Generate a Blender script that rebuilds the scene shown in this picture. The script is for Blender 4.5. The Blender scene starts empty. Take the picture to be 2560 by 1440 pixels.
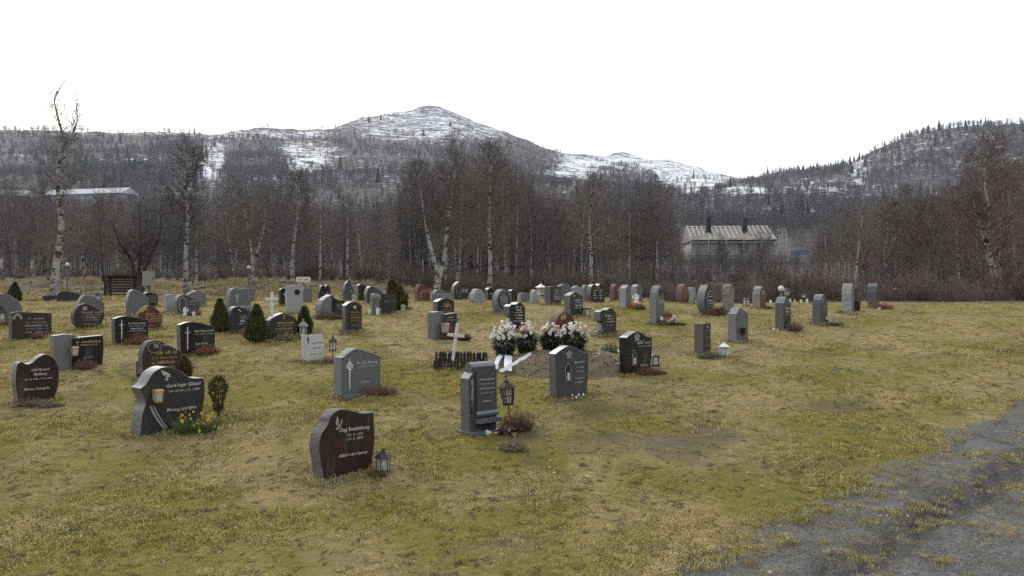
import bpy, math, random
import numpy as np
from mathutils import Vector, Matrix, noise as mnoise

random.seed(7)
rng = np.random.default_rng(11)
R = math.radians
scene = bpy.context.scene
COL = scene.collection

# ------------------------------------------------------------------ camera, sky, sun, exposure
FPX, CX, CY = 2009.0, 1280.0, 720.0       # focal length and centre in pixels of the 2560 x 1440 photograph
CZ = 2.1                                   # eye height above the gravel path
cam_d = bpy.data.cameras.new('camera')
cam_d.sensor_width = 36.0
cam_d.lens = 36.0 * FPX / 2560.0
cam_d.clip_start, cam_d.clip_end = 0.1, 9000
cam = bpy.data.objects.new('camera', cam_d)
COL.objects.link(cam)
cam.location = (0, 0, CZ)
cam.rotation_euler = (R(90), 0, 0)
scene.camera = cam

SUN_AZ, SUN_EL = -27.0, 38.0               # degrees from the view direction, and above the horizon
world = bpy.data.worlds.new('World')
scene.world = world
world.use_nodes = True
wn, wl = world.node_tree.nodes, world.node_tree.links
wn.clear()
w_out = wn.new('ShaderNodeOutputWorld')
bg_sky = wn.new('ShaderNodeBackground'); bg_sky.inputs[1].default_value = 0.06
bg_cloud = wn.new('ShaderNodeBackground')   # the even white overcast
bg_cloud.inputs[0].default_value = (0.97, 0.985, 1.0, 1); bg_cloud.inputs[1].default_value = 0.84
w_add = wn.new('ShaderNodeAddShader')
sky = wn.new('ShaderNodeTexSky'); sky.sky_type = 'NISHITA'; sky.sun_disc = False
sky.sun_elevation = R(SUN_EL); sky.sun_rotation = R(SUN_AZ)
sky.dust_density = 4.0; sky.air_density = 1.0; sky.ozone_density = 1.0
wl.new(sky.outputs[0], bg_sky.inputs[0])
wl.new(bg_sky.outputs[0], w_add.inputs[0]); wl.new(bg_cloud.outputs[0], w_add.inputs[1])
wl.new(w_add.outputs[0], w_out.inputs[0])

sun_d = bpy.data.lights.new('sun', 'SUN')
sun_d.energy = 1.3; sun_d.angle = R(26); sun_d.color = (1.0, 0.96, 0.9)
sun = bpy.data.objects.new('sun', sun_d); COL.objects.link(sun)
sv = Vector((math.sin(R(SUN_AZ)) * math.cos(R(SUN_EL)), math.cos(R(SUN_AZ)) * math.cos(R(SUN_EL)), math.sin(R(SUN_EL))))
sun.rotation_euler = (-sv).to_track_quat('-Z', 'Y').to_euler()

vs = scene.view_settings
scene.display_settings.display_device = 'sRGB'
vs.view_transform = 'Standard'; vs.look = 'None'; vs.exposure = 0.36; vs.gamma = 1.0
vs.use_curve_mapping = False
cyc = scene.cycles
cyc.use_denoising = False       # fine grass and twigs keep their grain
cyc.max_bounces = 6; cyc.diffuse_bounces = 3; cyc.glossy_bounces = 3; cyc.transmission_bounces = 4
cyc.volume_bounces = 0
cyc.sample_clamp_direct = 5.0; cyc.sample_clamp_indirect = 2.0

# ------------------------------------------------------------------ noise in numpy
def _hash(ix, iy, seed):
    n = (ix.astype(np.int64) * 374761393 + iy.astype(np.int64) * 668265263 + seed * 1442695041) & 0x7fffffff
    n = ((n ^ (n >> 13)) * 1274126177) & 0x7fffffff
    return ((n ^ (n >> 16)) & 0xffff) / 32767.5 - 1.0
def vnoise(x, y, seed=0):
    x = np.asarray(x, float); y = np.asarray(y, float)
    ix, iy = np.floor(x), np.floor(y)
    fx, fy = x - ix, y - iy
    fx = fx * fx * fx * (fx * (fx * 6 - 15) + 10); fy = fy * fy * fy * (fy * (fy * 6 - 15) + 10)
    a = _hash(ix, iy, seed); b = _hash(ix + 1, iy, seed)
    c = _hash(ix, iy + 1, seed); d = _hash(ix + 1, iy + 1, seed)
    return (a * (1 - fx) + b * fx) * (1 - fy) + (c * (1 - fx) + d * fx) * fy
def fbm(x, y, seed=0, octv=4, gain=0.5):
    s, amp, tot = 0.0, 1.0, 0.0
    for o in range(octv):
        s = s + amp * vnoise(np.asarray(x) * 2 ** o + 17.3 * o, np.asarray(y) * 2 ** o - 9.1 * o, seed + o)
        tot += amp; amp *= gain
    return s / tot
def sstep(a, b, x):
    t = np.clip((np.asarray(x, float) - a) / (b - a), 0, 1)
    return t * t * (3 - 2 * t)

# ------------------------------------------------------------------ the lie of the land
def smin(a, b, k):
    h = np.clip(0.5 + 0.5 * (b - a) / k, 0, 1)
    return b * (1 - h) + a * h - k * h * (1 - h)
MOUND = (0.85, 13.05, 1.2, 0.82, 0.0)      # fresh grave: centre x, y, half length, half width
def gz(x, y):
    """height of the lawn: flat by the path, a slope up, a level top, a rough bank behind it"""
    x = np.asarray(x, float); y = np.asarray(y, float)
    p = -0.8 + 0.1244 * y
    z = smin(p, 1.66 + 0 * p, 0.25)
    z = -smin(-z, 0 * z, 0.25)
    u = x / np.maximum(y, 1.0)
    left = 1 - sstep(-0.2, -0.02, u)
    right = sstep(0.12, 0.34, u)
    z = z + left * sstep(33, 47, y) * 0.95
    z = z - right * sstep(22.5, 33, y) * 0.8
    z = z + 0.035 * fbm(x * 0.45, y * 0.45, 3, 3) + 0.014 * fbm(x * 2.1, y * 2.1, 9, 2)
    z = z + sstep(30, 40, y) * 0.22 * fbm(x * 0.35, y * 0.35, 21, 3) * (0.4 + left)
    return z
def gz1(x, y):
    return float(gz(np.array([x]), np.array([y]))[0])
def at(px, row):
    """the point of the ground that the photograph shows at a pixel"""
    k, s = (px - CX) / FPX, (row - CY) / FPX
    D = np.linspace(4.5, 60, 5600)
    hz = gz(k * D, D) - (CZ - s * D)
    i = int(np.argmax(hz >= 0))
    if hz[i] < 0: i = len(D) - 1
    d = D[i]
    return Vector((k * d, d, gz1(k * d, d)))
def on(px, D):
    x = (px - CX) / FPX * D
    return Vector((x, D, gz1(x, D)))
def ppm(D):
    return FPX / D

# ------------------------------------------------------------------ hills far behind
RU = np.array([-1500, -500, 0, 90, 230, 300, 400, 460, 520, 600, 660, 740, 840, 880, 915, 960, 1010, 1050, 1080, 1120, 1170, 1240, 1300, 1360, 1400, 1450, 1500, 1550, 1600, 1650, 1700, 1750, 1800, 1850, 1900, 1950, 2000, 2050, 2110, 2150, 2200, 2250, 2300, 2350, 2400, 2450, 2560, 3000, 4200])
RR = np.array([360, 335, 332, 326, 334, 336, 333, 328, 332, 323, 320, 328, 322, 307, 292, 287, 284, 271, 267, 273, 291, 322, 348, 373, 384, 386, 388, 388, 397, 405, 408, 418, 438, 450, 448, 436, 428, 420, 410, 392, 368, 348, 333, 320, 313, 312, 316, 300, 330])
DU = np.array([-1500, 0, 500, 850, 1080, 1400, 1700, 1840, 1900, 2000, 2150, 2560, 4200])
DD = np.array([700, 720, 760, 900, 1050, 1150, 1350, 1350, 950, 800, 700, 620, 600])
MU = np.array([-1500, 0, 400, 800, 1100, 1400, 1600, 1680, 1900, 2100, 2300, 2560, 4200])
MR = np.array([450, 440, 425, 440, 445, 470, 480, 482, 470, 472, 486, 488, 470])
def hill_row(u, D):
    r, dr, m = np.interp(u, RU, RR), np.interp(u, DU, DD), np.interp(u, MU, MR)
    pts_d = [50.0, 62.0, 120.0, 250.0, 430.0]
    base = np.interp(D, [50, 62, 120, 250], [716, 706, 655, 570])
    a = 570 + (m - 570) * sstep(250, 430, D)
    t = np.clip((D - 470) / np.maximum(dr - 470, 30), 0, 1)
    b = m + (r - m) * (t ** 0.85)
    row = np.where(D < 250, base, np.where(D < 470, a, b))
    behind = np.clip((D - dr) / 400.0, 0, 2)
    return row + behind * 60
def hz(x, y):
    x = np.asarray(x, float); y = np.asarray(y, float)
    u = CX + FPX * x / y
    row = hill_row(u, y)
    z = CZ - (row - CY) / FPX * y
    rug = sstep(200, 600, y)
    far = fbm(x / 60, y / 60, 40, 4)
    z = z + rug * (y / 900) * (5.0 * far + 2.2 * np.abs(fbm(x / 22, y / 22, 50, 3))) + sstep(70, 200, y) * 1.2 * fbm(x / 18, y / 18, 60, 3)
    return z
def land(x, y):
    """lawn and hills in one: the lawn sheet hands over to the hill sheet between 52 and 60 m"""
    x = np.asarray(x, float); y = np.asarray(y, float)
    t = sstep(50, 60, y)
    return gz(x, np.minimum(y, 62)) * (1 - t) + hz(x, np.maximum(y, 48)) * t
def land1(x, y):
    return float(land(np.array([x]), np.array([y]))[0])

# ------------------------------------------------------------------ materials
MATS = {}
class NT:
    """a small helper to write node trees"""
    def __init__(s, name):
        m = bpy.data.materials.new(name); m.use_nodes = True
        s.m = m; s.n = m.node_tree.nodes; s.l = m.node_tree.links
        s.bsdf = s.n['Principled BSDF']; s.out = s.n['Material Output']
        MATS[name] = m
    def node(s, t, **kw):
        n = s.n.new(t)
        for k, v in kw.items(): setattr(n, k, v)
        return n
    def link(s, a, b): s.l.new(a, b)
    def pos(s): return s.node('ShaderNodeNewGeometry').outputs['Position']
    def obj(s): return s.node('ShaderNodeTexCoord').outputs['Object']
    def mapping(s, v, scale=(1, 1, 1), rot=(0, 0, 0), loc=(0, 0, 0)):
        mp = s.node('ShaderNodeMapping'); mp.inputs['Scale'].default_value = scale
        mp.inputs['Rotation'].default_value = rot; mp.inputs['Location'].default_value = loc
        s.link(v, mp.inputs['Vector']); return mp.outputs[0]
    def noise(s, v, scale, detail=4, rough=0.55, dist=0.0):
        n = s.node('ShaderNodeTexNoise'); n.inputs['Scale'].default_value = scale
        n.inputs['Detail'].default_value = detail; n.inputs['Roughness'].default_value = rough
        n.inputs['Distortion'].default_value = dist
        s.link(v, n.inputs['Vector']); return n.outputs[0]
    def voro(s, v, scale, feature='F1', out='Distance'):
        n = s.node('ShaderNodeTexVoronoi'); n.feature = feature; n.inputs['Scale'].default_value = scale
        s.link(v, n.inputs['Vector']); return n.outputs[out]
    def ramp(s, f, a, b, lo=0.0, hi=1.0):
        n = s.node('ShaderNodeMapRange'); n.clamp = True; n.interpolation_type = 'SMOOTHSTEP'
        for i, v in enumerate((a, b, lo, hi)): n.inputs[1 + i].default_value = v
        s.link(f, n.inputs[0]); return n.outputs[0]
    def math(s, op, a, b=None):
        n = s.node('ShaderNodeMath', operation=op)
        for i, v in enumerate((a, b)):
            if v is None: continue
            if isinstance(v, (int, float)): n.inputs[i].default_value = v
            else: s.link(v, n.inputs[i])
        return n.outputs[0]
    def mix(s, f, a, b, blend='MIX'):
        n = s.node('ShaderNodeMix', data_type='RGBA', blend_type=blend)
        for i, v in ((0, f), (6, a), (7, b)):
            if isinstance(v, (int, float)): n.inputs[i].default_value = v
            elif isinstance(v, tuple): n.inputs[i].default_value = (*v, 1)
            else: s.link(v, n.inputs[i])
        return n.outputs[2]
    def attr(s, name):
        n = s.node('ShaderNodeAttribute'); n.attribute_name = name; return n.outputs['Fac']
    def rand(s): return s.node('ShaderNodeObjectInfo').outputs['Random']
    def bump(s, h, strength=0.3, dist=0.01):
        n = s.node('ShaderNodeBump'); n.inputs['Strength'].default_value = strength
        n.inputs['Distance'].default_value = dist
        s.link(h, n.inputs['Height']); s.link(n.outputs[0], s.bsdf.inputs['Normal'])
    def color(s, c):
        if isinstance(c, tuple): s.bsdf.inputs['Base Color'].default_value = (*c, 1)
        else: s.link(c, s.bsdf.inputs['Base Color'])
    def rough(s, r, spec=0.5):
        if isinstance(r, (int, float)): s.bsdf.inputs['Roughness'].default_value = r
        else: s.link(r, s.bsdf.inputs['Roughness'])
        s.bsdf.inputs['Specular IOR Level'].default_value = spec

def turf_color(t, blades):
    """straw, moss and green in patches that follow the place, for the soil sheet and the blades on it alike"""
    p = t.pos()
    big = t.noise(p, 0.55, 4, 0.6); mid = t.noise(p, 2.3, 4, 0.6, 0.4); fine = t.noise(p, 14, 3, 0.6)
    straw, olive, moss, green, brown = (0.425, 0.342, 0.160), (0.305, 0.255, 0.098), (0.235, 0.203, 0.028), (0.16, 0.163, 0.055), (0.19, 0.142, 0.08)
    c = t.mix(t.ramp(mid, 0.34, 0.68), straw, olive)
    sy = t.node('ShaderNodeSeparateXYZ'); t.link(p, sy.inputs[0])      # the low ground by the path is damper: more moss
    low = t.ramp(sy.outputs[1], 7.0, 15.0, 0.07, 0.0)
    c = t.mix(t.ramp(t.math('ADD', t.math('ADD', big, low), t.math('MULTIPLY', fine, 0.3)), 0.60, 0.79), c, moss)
    c = t.mix(t.ramp(t.noise(p, 1.1, 3, 0.6, 0.8), 0.60, 0.72), c, green)
    c = t.mix(t.math('MULTIPLY', t.ramp(t.noise(p, 1.6, 5, 0.65, 1.0), 0.56, 0.72), 0.55), c, brown)
    c = t.mix(t.ramp(fine, 0.3, 0.75, 0.0, 0.35), c, t.mix(0.5, c, (0.35, 0.285, 0.13)))
    clump_shade = t.noise(t.mapping(p, (1, 1, 0.4)), 8.5, 4, 0.65, 0.6)
    c = t.mix(t.ramp(clump_shade, 0.535, 0.64, 0.0, 0.85), c, (0.056, 0.045, 0.022))  # dark flecks: the shade between grass clumps, painted into the colour
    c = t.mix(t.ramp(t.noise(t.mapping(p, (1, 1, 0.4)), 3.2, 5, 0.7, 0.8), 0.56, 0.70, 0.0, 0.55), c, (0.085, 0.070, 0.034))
    if blades:
        c = t.mix(t.math('MULTIPLY', t.math('POWER', t.rand(), 2.2), 0.9), c, (0.58, 0.48, 0.23))
    return c

def make_materials():
    # ---- lawn
    t = NT('lawn')
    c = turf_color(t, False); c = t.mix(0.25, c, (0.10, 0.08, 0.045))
    p = t.pos()
    soil = t.mix(t.noise(p, 9, 5), (0.085, 0.066, 0.047), (0.185, 0.150, 0.108))
    c = t.mix(t.attr('bare'), c, soil)
    wild = t.mix(t.ramp(t.noise(p, 0.8, 5, 0.65, 0.6), 0.35, 0.7), (0.085, 0.062, 0.045), (0.21, 0.175, 0.115))
    wild = t.mix(t.ramp(t.noise(p, 1.9, 4), 0.55, 0.68), wild, (0.11, 0.105, 0.05))
    c = t.mix(t.attr('wild'), c, wild)
    grit = t.mix(t.noise(p, 42, 4, 0.75), (0.08, 0.08, 0.075), (0.25, 0.25, 0.24))
    c = t.mix(t.ramp(t.math('ADD', t.attr('grit'), t.math('MULTIPLY', t.math('SUBTRACT', t.noise(p, 9, 5, 0.7), 0.5), 1.6)), 0.35, 0.75), c, grit)
    t.color(c); t.rough(1.0, 0.1)
    h = t.math('ADD', t.noise(p, 26, 5, 0.7), t.math('MULTIPLY', t.noise(p, 7, 3), 0.9))
    t.bump(h, 1.0, 0.06)
    # ---- blades
    t = NT('grass_blades')
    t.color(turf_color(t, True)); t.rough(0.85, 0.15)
    t.bsdf.inputs['Subsurface Weight'].default_value = 0.0
    # ---- gravel
    t = NT('gravel'); p = t.pos()
    g = t.mix(t.ramp(t.noise(p, 42, 4, 0.75), 0.34, 0.66), (0.095, 0.097, 0.093), (0.25, 0.255, 0.245))
    g = t.mix(t.ramp(t.noise(p, 1.7, 5, 0.65, 0.7), 0.40, 0.66), g, t.mix(0.5, g, (0.062, 0.056, 0.046)))
    g = t.mix(t.ramp(t.noise(p, 3.1, 5, 0.7, 0.4), 0.50, 0.66), g, t.mix(0.5, g, (0.155, 0.13, 0.07)))
    g = t.mix(t.math('MULTIPLY', t.attr('track'), 0.8), g, (0.05, 0.047, 0.042))
    t.color(g); t.rough(1.0, 0.05)
    t.bump(t.math('ADD', t.noise(p, 40, 4, 0.75), t.noise(p, 12, 4)), 1.0, 0.035)
    t = NT('pebble'); t.color(t.mix(t.rand(), (0.09, 0.09, 0.087), (0.27, 0.27, 0.262))); t.rough(0.95, 0.1)
    # ---- asphalt strip
    t = NT('asphalt'); p = t.pos()
    t.color(t.mix(t.noise(p, 30, 4), (0.055, 0.055, 0.052), (0.095, 0.095, 0.09))); t.rough(0.95, 0.1)
    # ---- grave mound soil
    t = NT('sandy_soil'); p = t.pos()
    c = t.mix(t.noise(p, 6, 5, 0.65), (0.105, 0.082, 0.055), (0.24, 0.195, 0.135))
    c = t.mix(t.ramp(t.voro(p, 22), 0.0, 0.25, 0.5, 0), c, (0.33, 0.29, 0.23))
    t.color(c); t.rough(1, 0.1); t.bump(t.noise(p, 16, 5, 0.7), 0.9, 0.04)
    # ---- hills: snow lies where the sheet says so, broken up along ledges
    t = NT('hillside'); p = t.pos()
    led = t.noise(t.mapping(p, (0.05, 0.05, 0.20), (0.12, 0.1, 0)), 1.0, 6, 0.68, 0.6)
    fin = t.noise(t.mapping(p, (0.22, 0.22, 0.5)), 1.0, 4, 0.7)
    rock = t.mix(t.ramp(fin, 0.35, 0.7), (0.052, 0.05, 0.052), (0.15, 0.145, 0.145))
    scrub = t.mix(t.noise(p, 0.09, 5, 0.7), (0.05, 0.046, 0.048), (0.115, 0.098, 0.09))
    c = t.mix(t.ramp(t.noise(p, 0.03, 4), 0.42, 0.6), rock, scrub)
    s = t.math('ADD', t.attr('snow'), t.math('MULTIPLY', t.math('SUBTRACT', t.math('ADD', t.math('MULTIPLY', led, 0.5), t.math('MULTIPLY', fin, 0.5)), 0.5), 3.3))
    c = t.mix(t.ramp(s, 0.40, 0.68), c, (0.70, 0.72, 0.76))
    t.color(c); t.rough(0.95, 0.1)
    t.bump(led, 0.9, 3.0)
    # ---- wood
    t = NT('birch_bark'); o = t.obj()
    band = t.noise(t.mapping(o, (2.2, 2.2, 5.5)), 1.0, 4, 0.62, 0.6)
    dash = t.noise(t.mapping(o, (5, 5, 34)), 1.0, 2, 0.5)
    w = t.mix(t.noise(o, 9, 3), (0.28, 0.27, 0.255), (0.47, 0.455, 0.43))
    w = t.mix(t.ramp(dash, 0.60, 0.68), w, (0.09, 0.08, 0.075))
    w = t.mix(t.ramp(band, 0.505, 0.585), w, (0.035, 0.031, 0.03))
    t.color(w); t.rough(0.85, 0.25); t.bump(band, 0.5, 0.02)
    t = NT('dim_birch_bark'); o = t.obj()
    band = t.noise(t.mapping(o, (2.5, 2.5, 3.5)), 1.0, 4, 0.62, 0.6)
    w = t.mix(t.rand(), (0.17, 0.16, 0.15), (0.40, 0.385, 0.365))
    t.color(t.mix(t.ramp(band, 0.47, 0.57), w, (0.05, 0.043, 0.04))); t.rough(0.9, 0.2)
    for nm, a, b in (('twigs_plum', (0.092, 0.079, 0.075), (0.172, 0.146, 0.136)), ('twigs_rust', (0.118, 0.089, 0.079), (0.20, 0.150, 0.130)),
                     ('twigs_tan', (0.125, 0.110, 0.092), (0.22, 0.192, 0.16)), ('twigs_far', (0.078, 0.074, 0.079), (0.145, 0.134, 0.138))):
        t = NT(nm); t.color(t.mix(t.rand(), a, b)); t.rough(0.9, 0.15)
    t = NT('conifer_far'); t.color(t.mix(t.rand(), (0.020, 0.026, 0.022), (0.045, 0.052, 0.042))); t.rough(0.95, 0.1)
    t = NT('thuja_green'); t.color(t.mix(t.noise(t.obj(), 14, 3), (0.040, 0.058, 0.022), (0.125, 0.145, 0.058))); t.rough(0.8, 0.2)
    t = NT('thuja_olive'); t.color(t.mix(t.noise(t.obj(), 14, 3), (0.055, 0.062, 0.018), (0.15, 0.145, 0.045))); t.rough(0.8, 0.2)
    t = NT('thuja_rusty'); t.color(t.mix(t.noise(t.obj(), 12, 3), (0.055, 0.058, 0.022), (0.12, 0.095, 0.04))); t.rough(0.85, 0.2)
    # ---- granites: one for the polished face, one for the sawn or split sides
    def granite(nm, a, b, rough, grain=160, vein=None, bump=0.0, spec=0.3):
        t = NT(nm); o = t.obj(); k_seed = float(len(nm) * 3)
        c = t.mix(t.ramp(t.noise(o, grain, 2, 0.7), 0.35, 0.66), a, b)
        c = t.mix(t.ramp(t.noise(o, 5, 4, 0.6), 0.35, 0.7, 0, 0.35), c, t.mix(0.5, c, tuple(x * 0.6 for x in a)))
        if vein: c = t.mix(t.ramp(t.noise(t.mapping(o, (7, 7, 3.5), (0, 0.5, 0)), 1.0, 5, 0.65, 1.5), 0.47, 0.66), c, vein)
        c = t.mix(t.ramp(t.noise(t.mapping(o, (9, 9, 1.1), loc=(k_seed, 0, 0)), 1.0, 4, 0.6, 0.4), 0.55, 0.75, 0, 0.30), c, (0.16, 0.16, 0.15))
        c = t.mix(t.ramp(t.noise(t.mapping(o, (1, 1, 1), loc=(0, k_seed, 0)), 13, 5, 0.7), 0.64, 0.72, 0, 0.5), c, t.mix(0.6, c, (0.15, 0.155, 0.12)))
        t.color(c); t.rough(t.math('ADD', rough, t.math('MULTIPLY', t.noise(o, 4, 4), 0.16)), spec)
        if bump: t.bump(t.math('ADD', t.noise(o, 22, 5, 0.65), t.math('MULTIPLY', t.noise(o, 70, 3), 0.4)), bump, 0.025)
    granite('black_face', (0.008, 0.008, 0.009), (0.017, 0.017, 0.019), 0.14, spec=0.6)
    granite('black_side', (0.075, 0.078, 0.08), (0.13, 0.133, 0.135), 0.32, spec=0.8)
    granite('charcoal_face', (0.026, 0.025, 0.026), (0.052, 0.050, 0.050), 0.3)
    granite('charcoal_side', (0.11, 0.112, 0.115), (0.18, 0.182, 0.185), 0.42, bump=0.2, spec=0.8)
    granite('umber_face', (0.026, 0.020, 0.017), (0.07, 0.052, 0.042), 0.3)
    granite('umber_side', (0.10, 0.095, 0.09), (0.19, 0.18, 0.17), 0.75, bump=0.5)
    granite('maroon_face', (0.020, 0.013, 0.012), (0.045, 0.03, 0.026), 0.26, vein=(0.060, 0.024, 0.018))
    granite('maroon_side', (0.12, 0.115, 0.115), (0.22, 0.21, 0.205), 0.8, bump=0.9)
    granite('red_face', (0.085, 0.030, 0.020), (0.15, 0.058, 0.042), 0.3)
    granite('red_side', (0.13, 0.085, 0.072), (0.23, 0.16, 0.14), 0.75, bump=0.6)
    granite('slate_face', (0.046, 0.049, 0.056), (0.092, 0.097, 0.106), 0.3)
    granite('slate_side', (0.075, 0.081, 0.092), (0.15, 0.158, 0.172), 0.28, spec=0.9)
    granite('grey_face', (0.10, 0.108, 0.11), (0.17, 0.178, 0.18), 0.45)
    granite('grey_side', (0.16, 0.168, 0.172), (0.28, 0.285, 0.288), 0.6, bump=0.5)
    granite('pale_face', (0.22, 0.225, 0.225), (0.34, 0.345, 0.345), 0.6)
    granite('pale_side', (0.28, 0.285, 0.285), (0.44, 0.44, 0.44), 0.8, bump=0.5)
    granite('buff_face', (0.17, 0.15, 0.13), (0.31, 0.28, 0.25), 0.8, bump=0.8)
    granite('marble_face', (0.46, 0.44, 0.43), (0.60, 0.58, 0.57), 0.6)
    granite('marble_side', (0.46, 0.45, 0.45), (0.62, 0.61, 0.61), 0.7, bump=0.3)
    granite('field_stone', (0.13, 0.125, 0.115), (0.27, 0.265, 0.25), 0.9, 40, bump=0.8)
    granite('lichen_stone', (0.12, 0.13, 0.095), (0.24, 0.25, 0.19), 0.9, 30, bump=0.8)
    for nm, c, r in (('letter_white', (0.62, 0.61, 0.58), 0.7), ('letter_gold', (0.46, 0.33, 0.12), 0.5), ('letter_dark', (0.04, 0.037, 0.035), 0.6),
                     ('letter_dim', (0.30, 0.30, 0.30), 0.7),
                     ('black_iron', (0.018, 0.017, 0.017), 0.5), ('rusty_iron', (0.045, 0.027, 0.02), 0.75), ('white_paint', (0.74, 0.74, 0.72), 0.55),
                     ('white_wax', (0.66, 0.64, 0.58), 0.6), ('ribbon_satin', (0.70, 0.72, 0.76), 0.45), ('petal_white', (0.74, 0.73, 0.70), 0.7),
                     ('petal_yellow', (0.68, 0.50, 0.03), 0.7), ('petal_pink', (0.52, 0.20, 0.24), 0.7), ('petal_red', (0.45, 0.05, 0.02), 0.7),
                     ('petal_blue', (0.13, 0.12, 0.24), 0.7), ('petal_peach', (0.50, 0.34, 0.17), 0.7), ('leaf_dark', (0.020, 0.034, 0.013), 0.6), ('leaf_fresh', (0.10, 0.15, 0.045), 0.6),
                     ('leaf_grey', (0.10, 0.115, 0.085), 0.7), ('dead_leaf', (0.15, 0.095, 0.065), 0.8), ('pale_leaf', (0.33, 0.29, 0.23), 0.8),
                     ('old_timber', (0.045, 0.033, 0.026), 0.9), ('dark_picket', (0.030, 0.027, 0.026), 0.85), ('box_metal', (0.27, 0.28, 0.25), 0.5),
                     ('lamp_globe', (0.60, 0.60, 0.58), 0.4), ('pole_grey', (0.16, 0.16, 0.155), 0.6), ('black_plastic', (0.014, 0.014, 0.014), 0.4),
                     ('heather', (0.21, 0.12, 0.092), 0.9), ('heather_red', (0.27, 0.13, 0.08), 0.9), ('dry_fern', (0.17, 0.115, 0.07), 0.9),
                     ('new_timber', (0.225, 0.21, 0.185), 0.9), ('batten_timber', (0.52, 0.49, 0.43), 0.8), ('wall_boards', (0.36, 0.355, 0.34), 0.9), ('grey_render', (0.22, 0.225, 0.225), 0.9),
                     ('scaffold_steel', (0.45, 0.45, 0.44), 0.5), ('chimney_black', (0.025, 0.026, 0.032), 0.8), ('roof_snow', (0.42, 0.43, 0.44), 0.9),
                     ('brown_boards', (0.07, 0.045, 0.036), 0.9), ('tarp_blue', (0.07, 0.13, 0.24), 0.7), ('cabin_wood', (0.05, 0.042, 0.04), 0.9)):
        t = NT(nm)
        cc = t.mix(t.noise(t.obj(), 20, 4), tuple(x * 0.82 for x in c), tuple(min(1, x * 1.14) for x in c))
        t.color(cc); t.rough(r, 0.4)
    MATS['box_metal'].node_tree.nodes['Principled BSDF'].inputs['Metallic'].default_value = 0.2
    t = NT('brass'); t.color(t.mix(t.noise(t.obj(), 30, 3), (0.40, 0.25, 0.075), (0.58, 0.40, 0.16))); t.rough(0.42, 0.5); t.bsdf.inputs['Metallic'].default_value = 0.45
    t = NT('lantern_glass'); t.color((0.58, 0.58, 0.56)); t.rough(0.15, 0.5); t.bsdf.inputs['Alpha'].default_value = 0.72
    t = NT('window_glass'); t.color((0.11, 0.135, 0.155)); t.rough(0.08, 0.8)
make_materials()
# ------------------------------------------------------------------ mesh helpers
class MB:
    """collects shapes and links them as one mesh object"""
    def __init__(s): s.v, s.f, s.m = [], [], []
    def add(s, verts, faces, mi=0, M=None):
        o = len(s.v)
        s.v += [tuple(M @ Vector(p)) if M else tuple(p) for p in verts]
        s.f += [tuple(i + o for i in f) for f in faces]; s.m += [mi] * len(faces)
        return s
    def box(s, c, d, mi=0, M=None, taper=1.0):
        x, y, z = d[0] / 2, d[1] / 2, d[2] / 2; k = taper
        vs_ = [(-x, -y, -z), (x, -y, -z), (x, y, -z), (-x, y, -z), (-x * k, -y * k, z), (x * k, -y * k, z), (x * k, y * k, z), (-x * k, y * k, z)]
        vs_ = [(a + c[0], b + c[1], e + c[2]) for a, b, e in vs_]
        return s.add(vs_, [(0, 3, 2, 1), (4, 5, 6, 7), (0, 1, 5, 4), (1, 2, 6, 5), (2, 3, 7, 6), (3, 0, 4, 7)], mi, M)
    def lathe(s, prof, n=10, mi=0, M=None, cap=True, phase=0.0):
        vs_, fs = [], []
        for r, z in prof:
            for k in range(n):
                a = 2 * math.pi * (k + phase) / n; vs_.append((r * math.cos(a), r * math.sin(a), z))
        for j in range(len(prof) - 1):
            for k in range(n):
                k2 = (k + 1) % n; fs.append((j * n + k, j * n + k2, (j + 1) * n + k2, (j + 1) * n + k))
        if cap:
            fs.append(tuple(range(n - 1, -1, -1))); fs.append(tuple((len(prof) - 1) * n + k for k in range(n)))
        return s.add(vs_, fs, mi, M)
    def tube(s, pts, rad, n=6, mi=0, M=None, cap=True):
        vs_, fs = [], []
        pts = [Vector(p) for p in pts]
        for i, p in enumerate(pts):
            d = (pts[min(i + 1, len(pts) - 1)] - pts[max(i - 1, 0)]).normalized()
            a = d.cross(Vector((0.31, 0.95, 0.05))).normalized()
            if a.length < 0.5: a = Vector((1, 0, 0))
            b = d.cross(a)
            r = rad[i] if isinstance(rad, (list, tuple)) else rad
            for k in range(n):
                t = 2 * math.pi * k / n; vs_.append(p + a * (r * math.cos(t)) + b * (r * math.sin(t)))
        for j in range(len(pts) - 1):
            for k in range(n):
                k2 = (k + 1) % n; fs.append((j * n + k, (j + 1) * n + k, (j + 1) * n + k2, j * n + k2))
        if cap: fs.append(tuple(range(n))); fs.append(tuple((len(pts) - 1) * n + k for k in range(n - 1, -1, -1)))
        return s.add(vs_, fs, mi, M)
    def prism(s, outline, y0, y1, mi=0, M=None):
        n = len(outline)
        vs_ = [(x, y0, z) for x, z in outline] + [(x, y1, z) for x, z in outline]
        fs = [tuple(range(n)), tuple(range(2 * n - 1, n - 1, -1))] + [(k, (k + 1) % n, n + (k + 1) % n, n + k) for k in range(n)]
        fs = [tuple(reversed(f)) for f in fs]
        return s.add(vs_, fs, mi, M)
    def build(s, name, mats, parent=None, smooth=False, loc=None):
        me = bpy.data.meshes.new(name)
        me.from_pydata([tuple(v) for v in s.v], [], s.f)
        if isinstance(mats, str): mats = [mats]
        for m in mats: me.materials.append(MATS[m])
        me.polygons.foreach_set('material_index', s.m)
        if smooth: me.polygons.foreach_set('use_smooth', [True] * len(s.f))
        me.update()
        o = bpy.data.objects.new(name, me); COL.objects.link(o)
        if parent: o.parent = parent
        if loc is not None: o.location = loc
        return o
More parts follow.
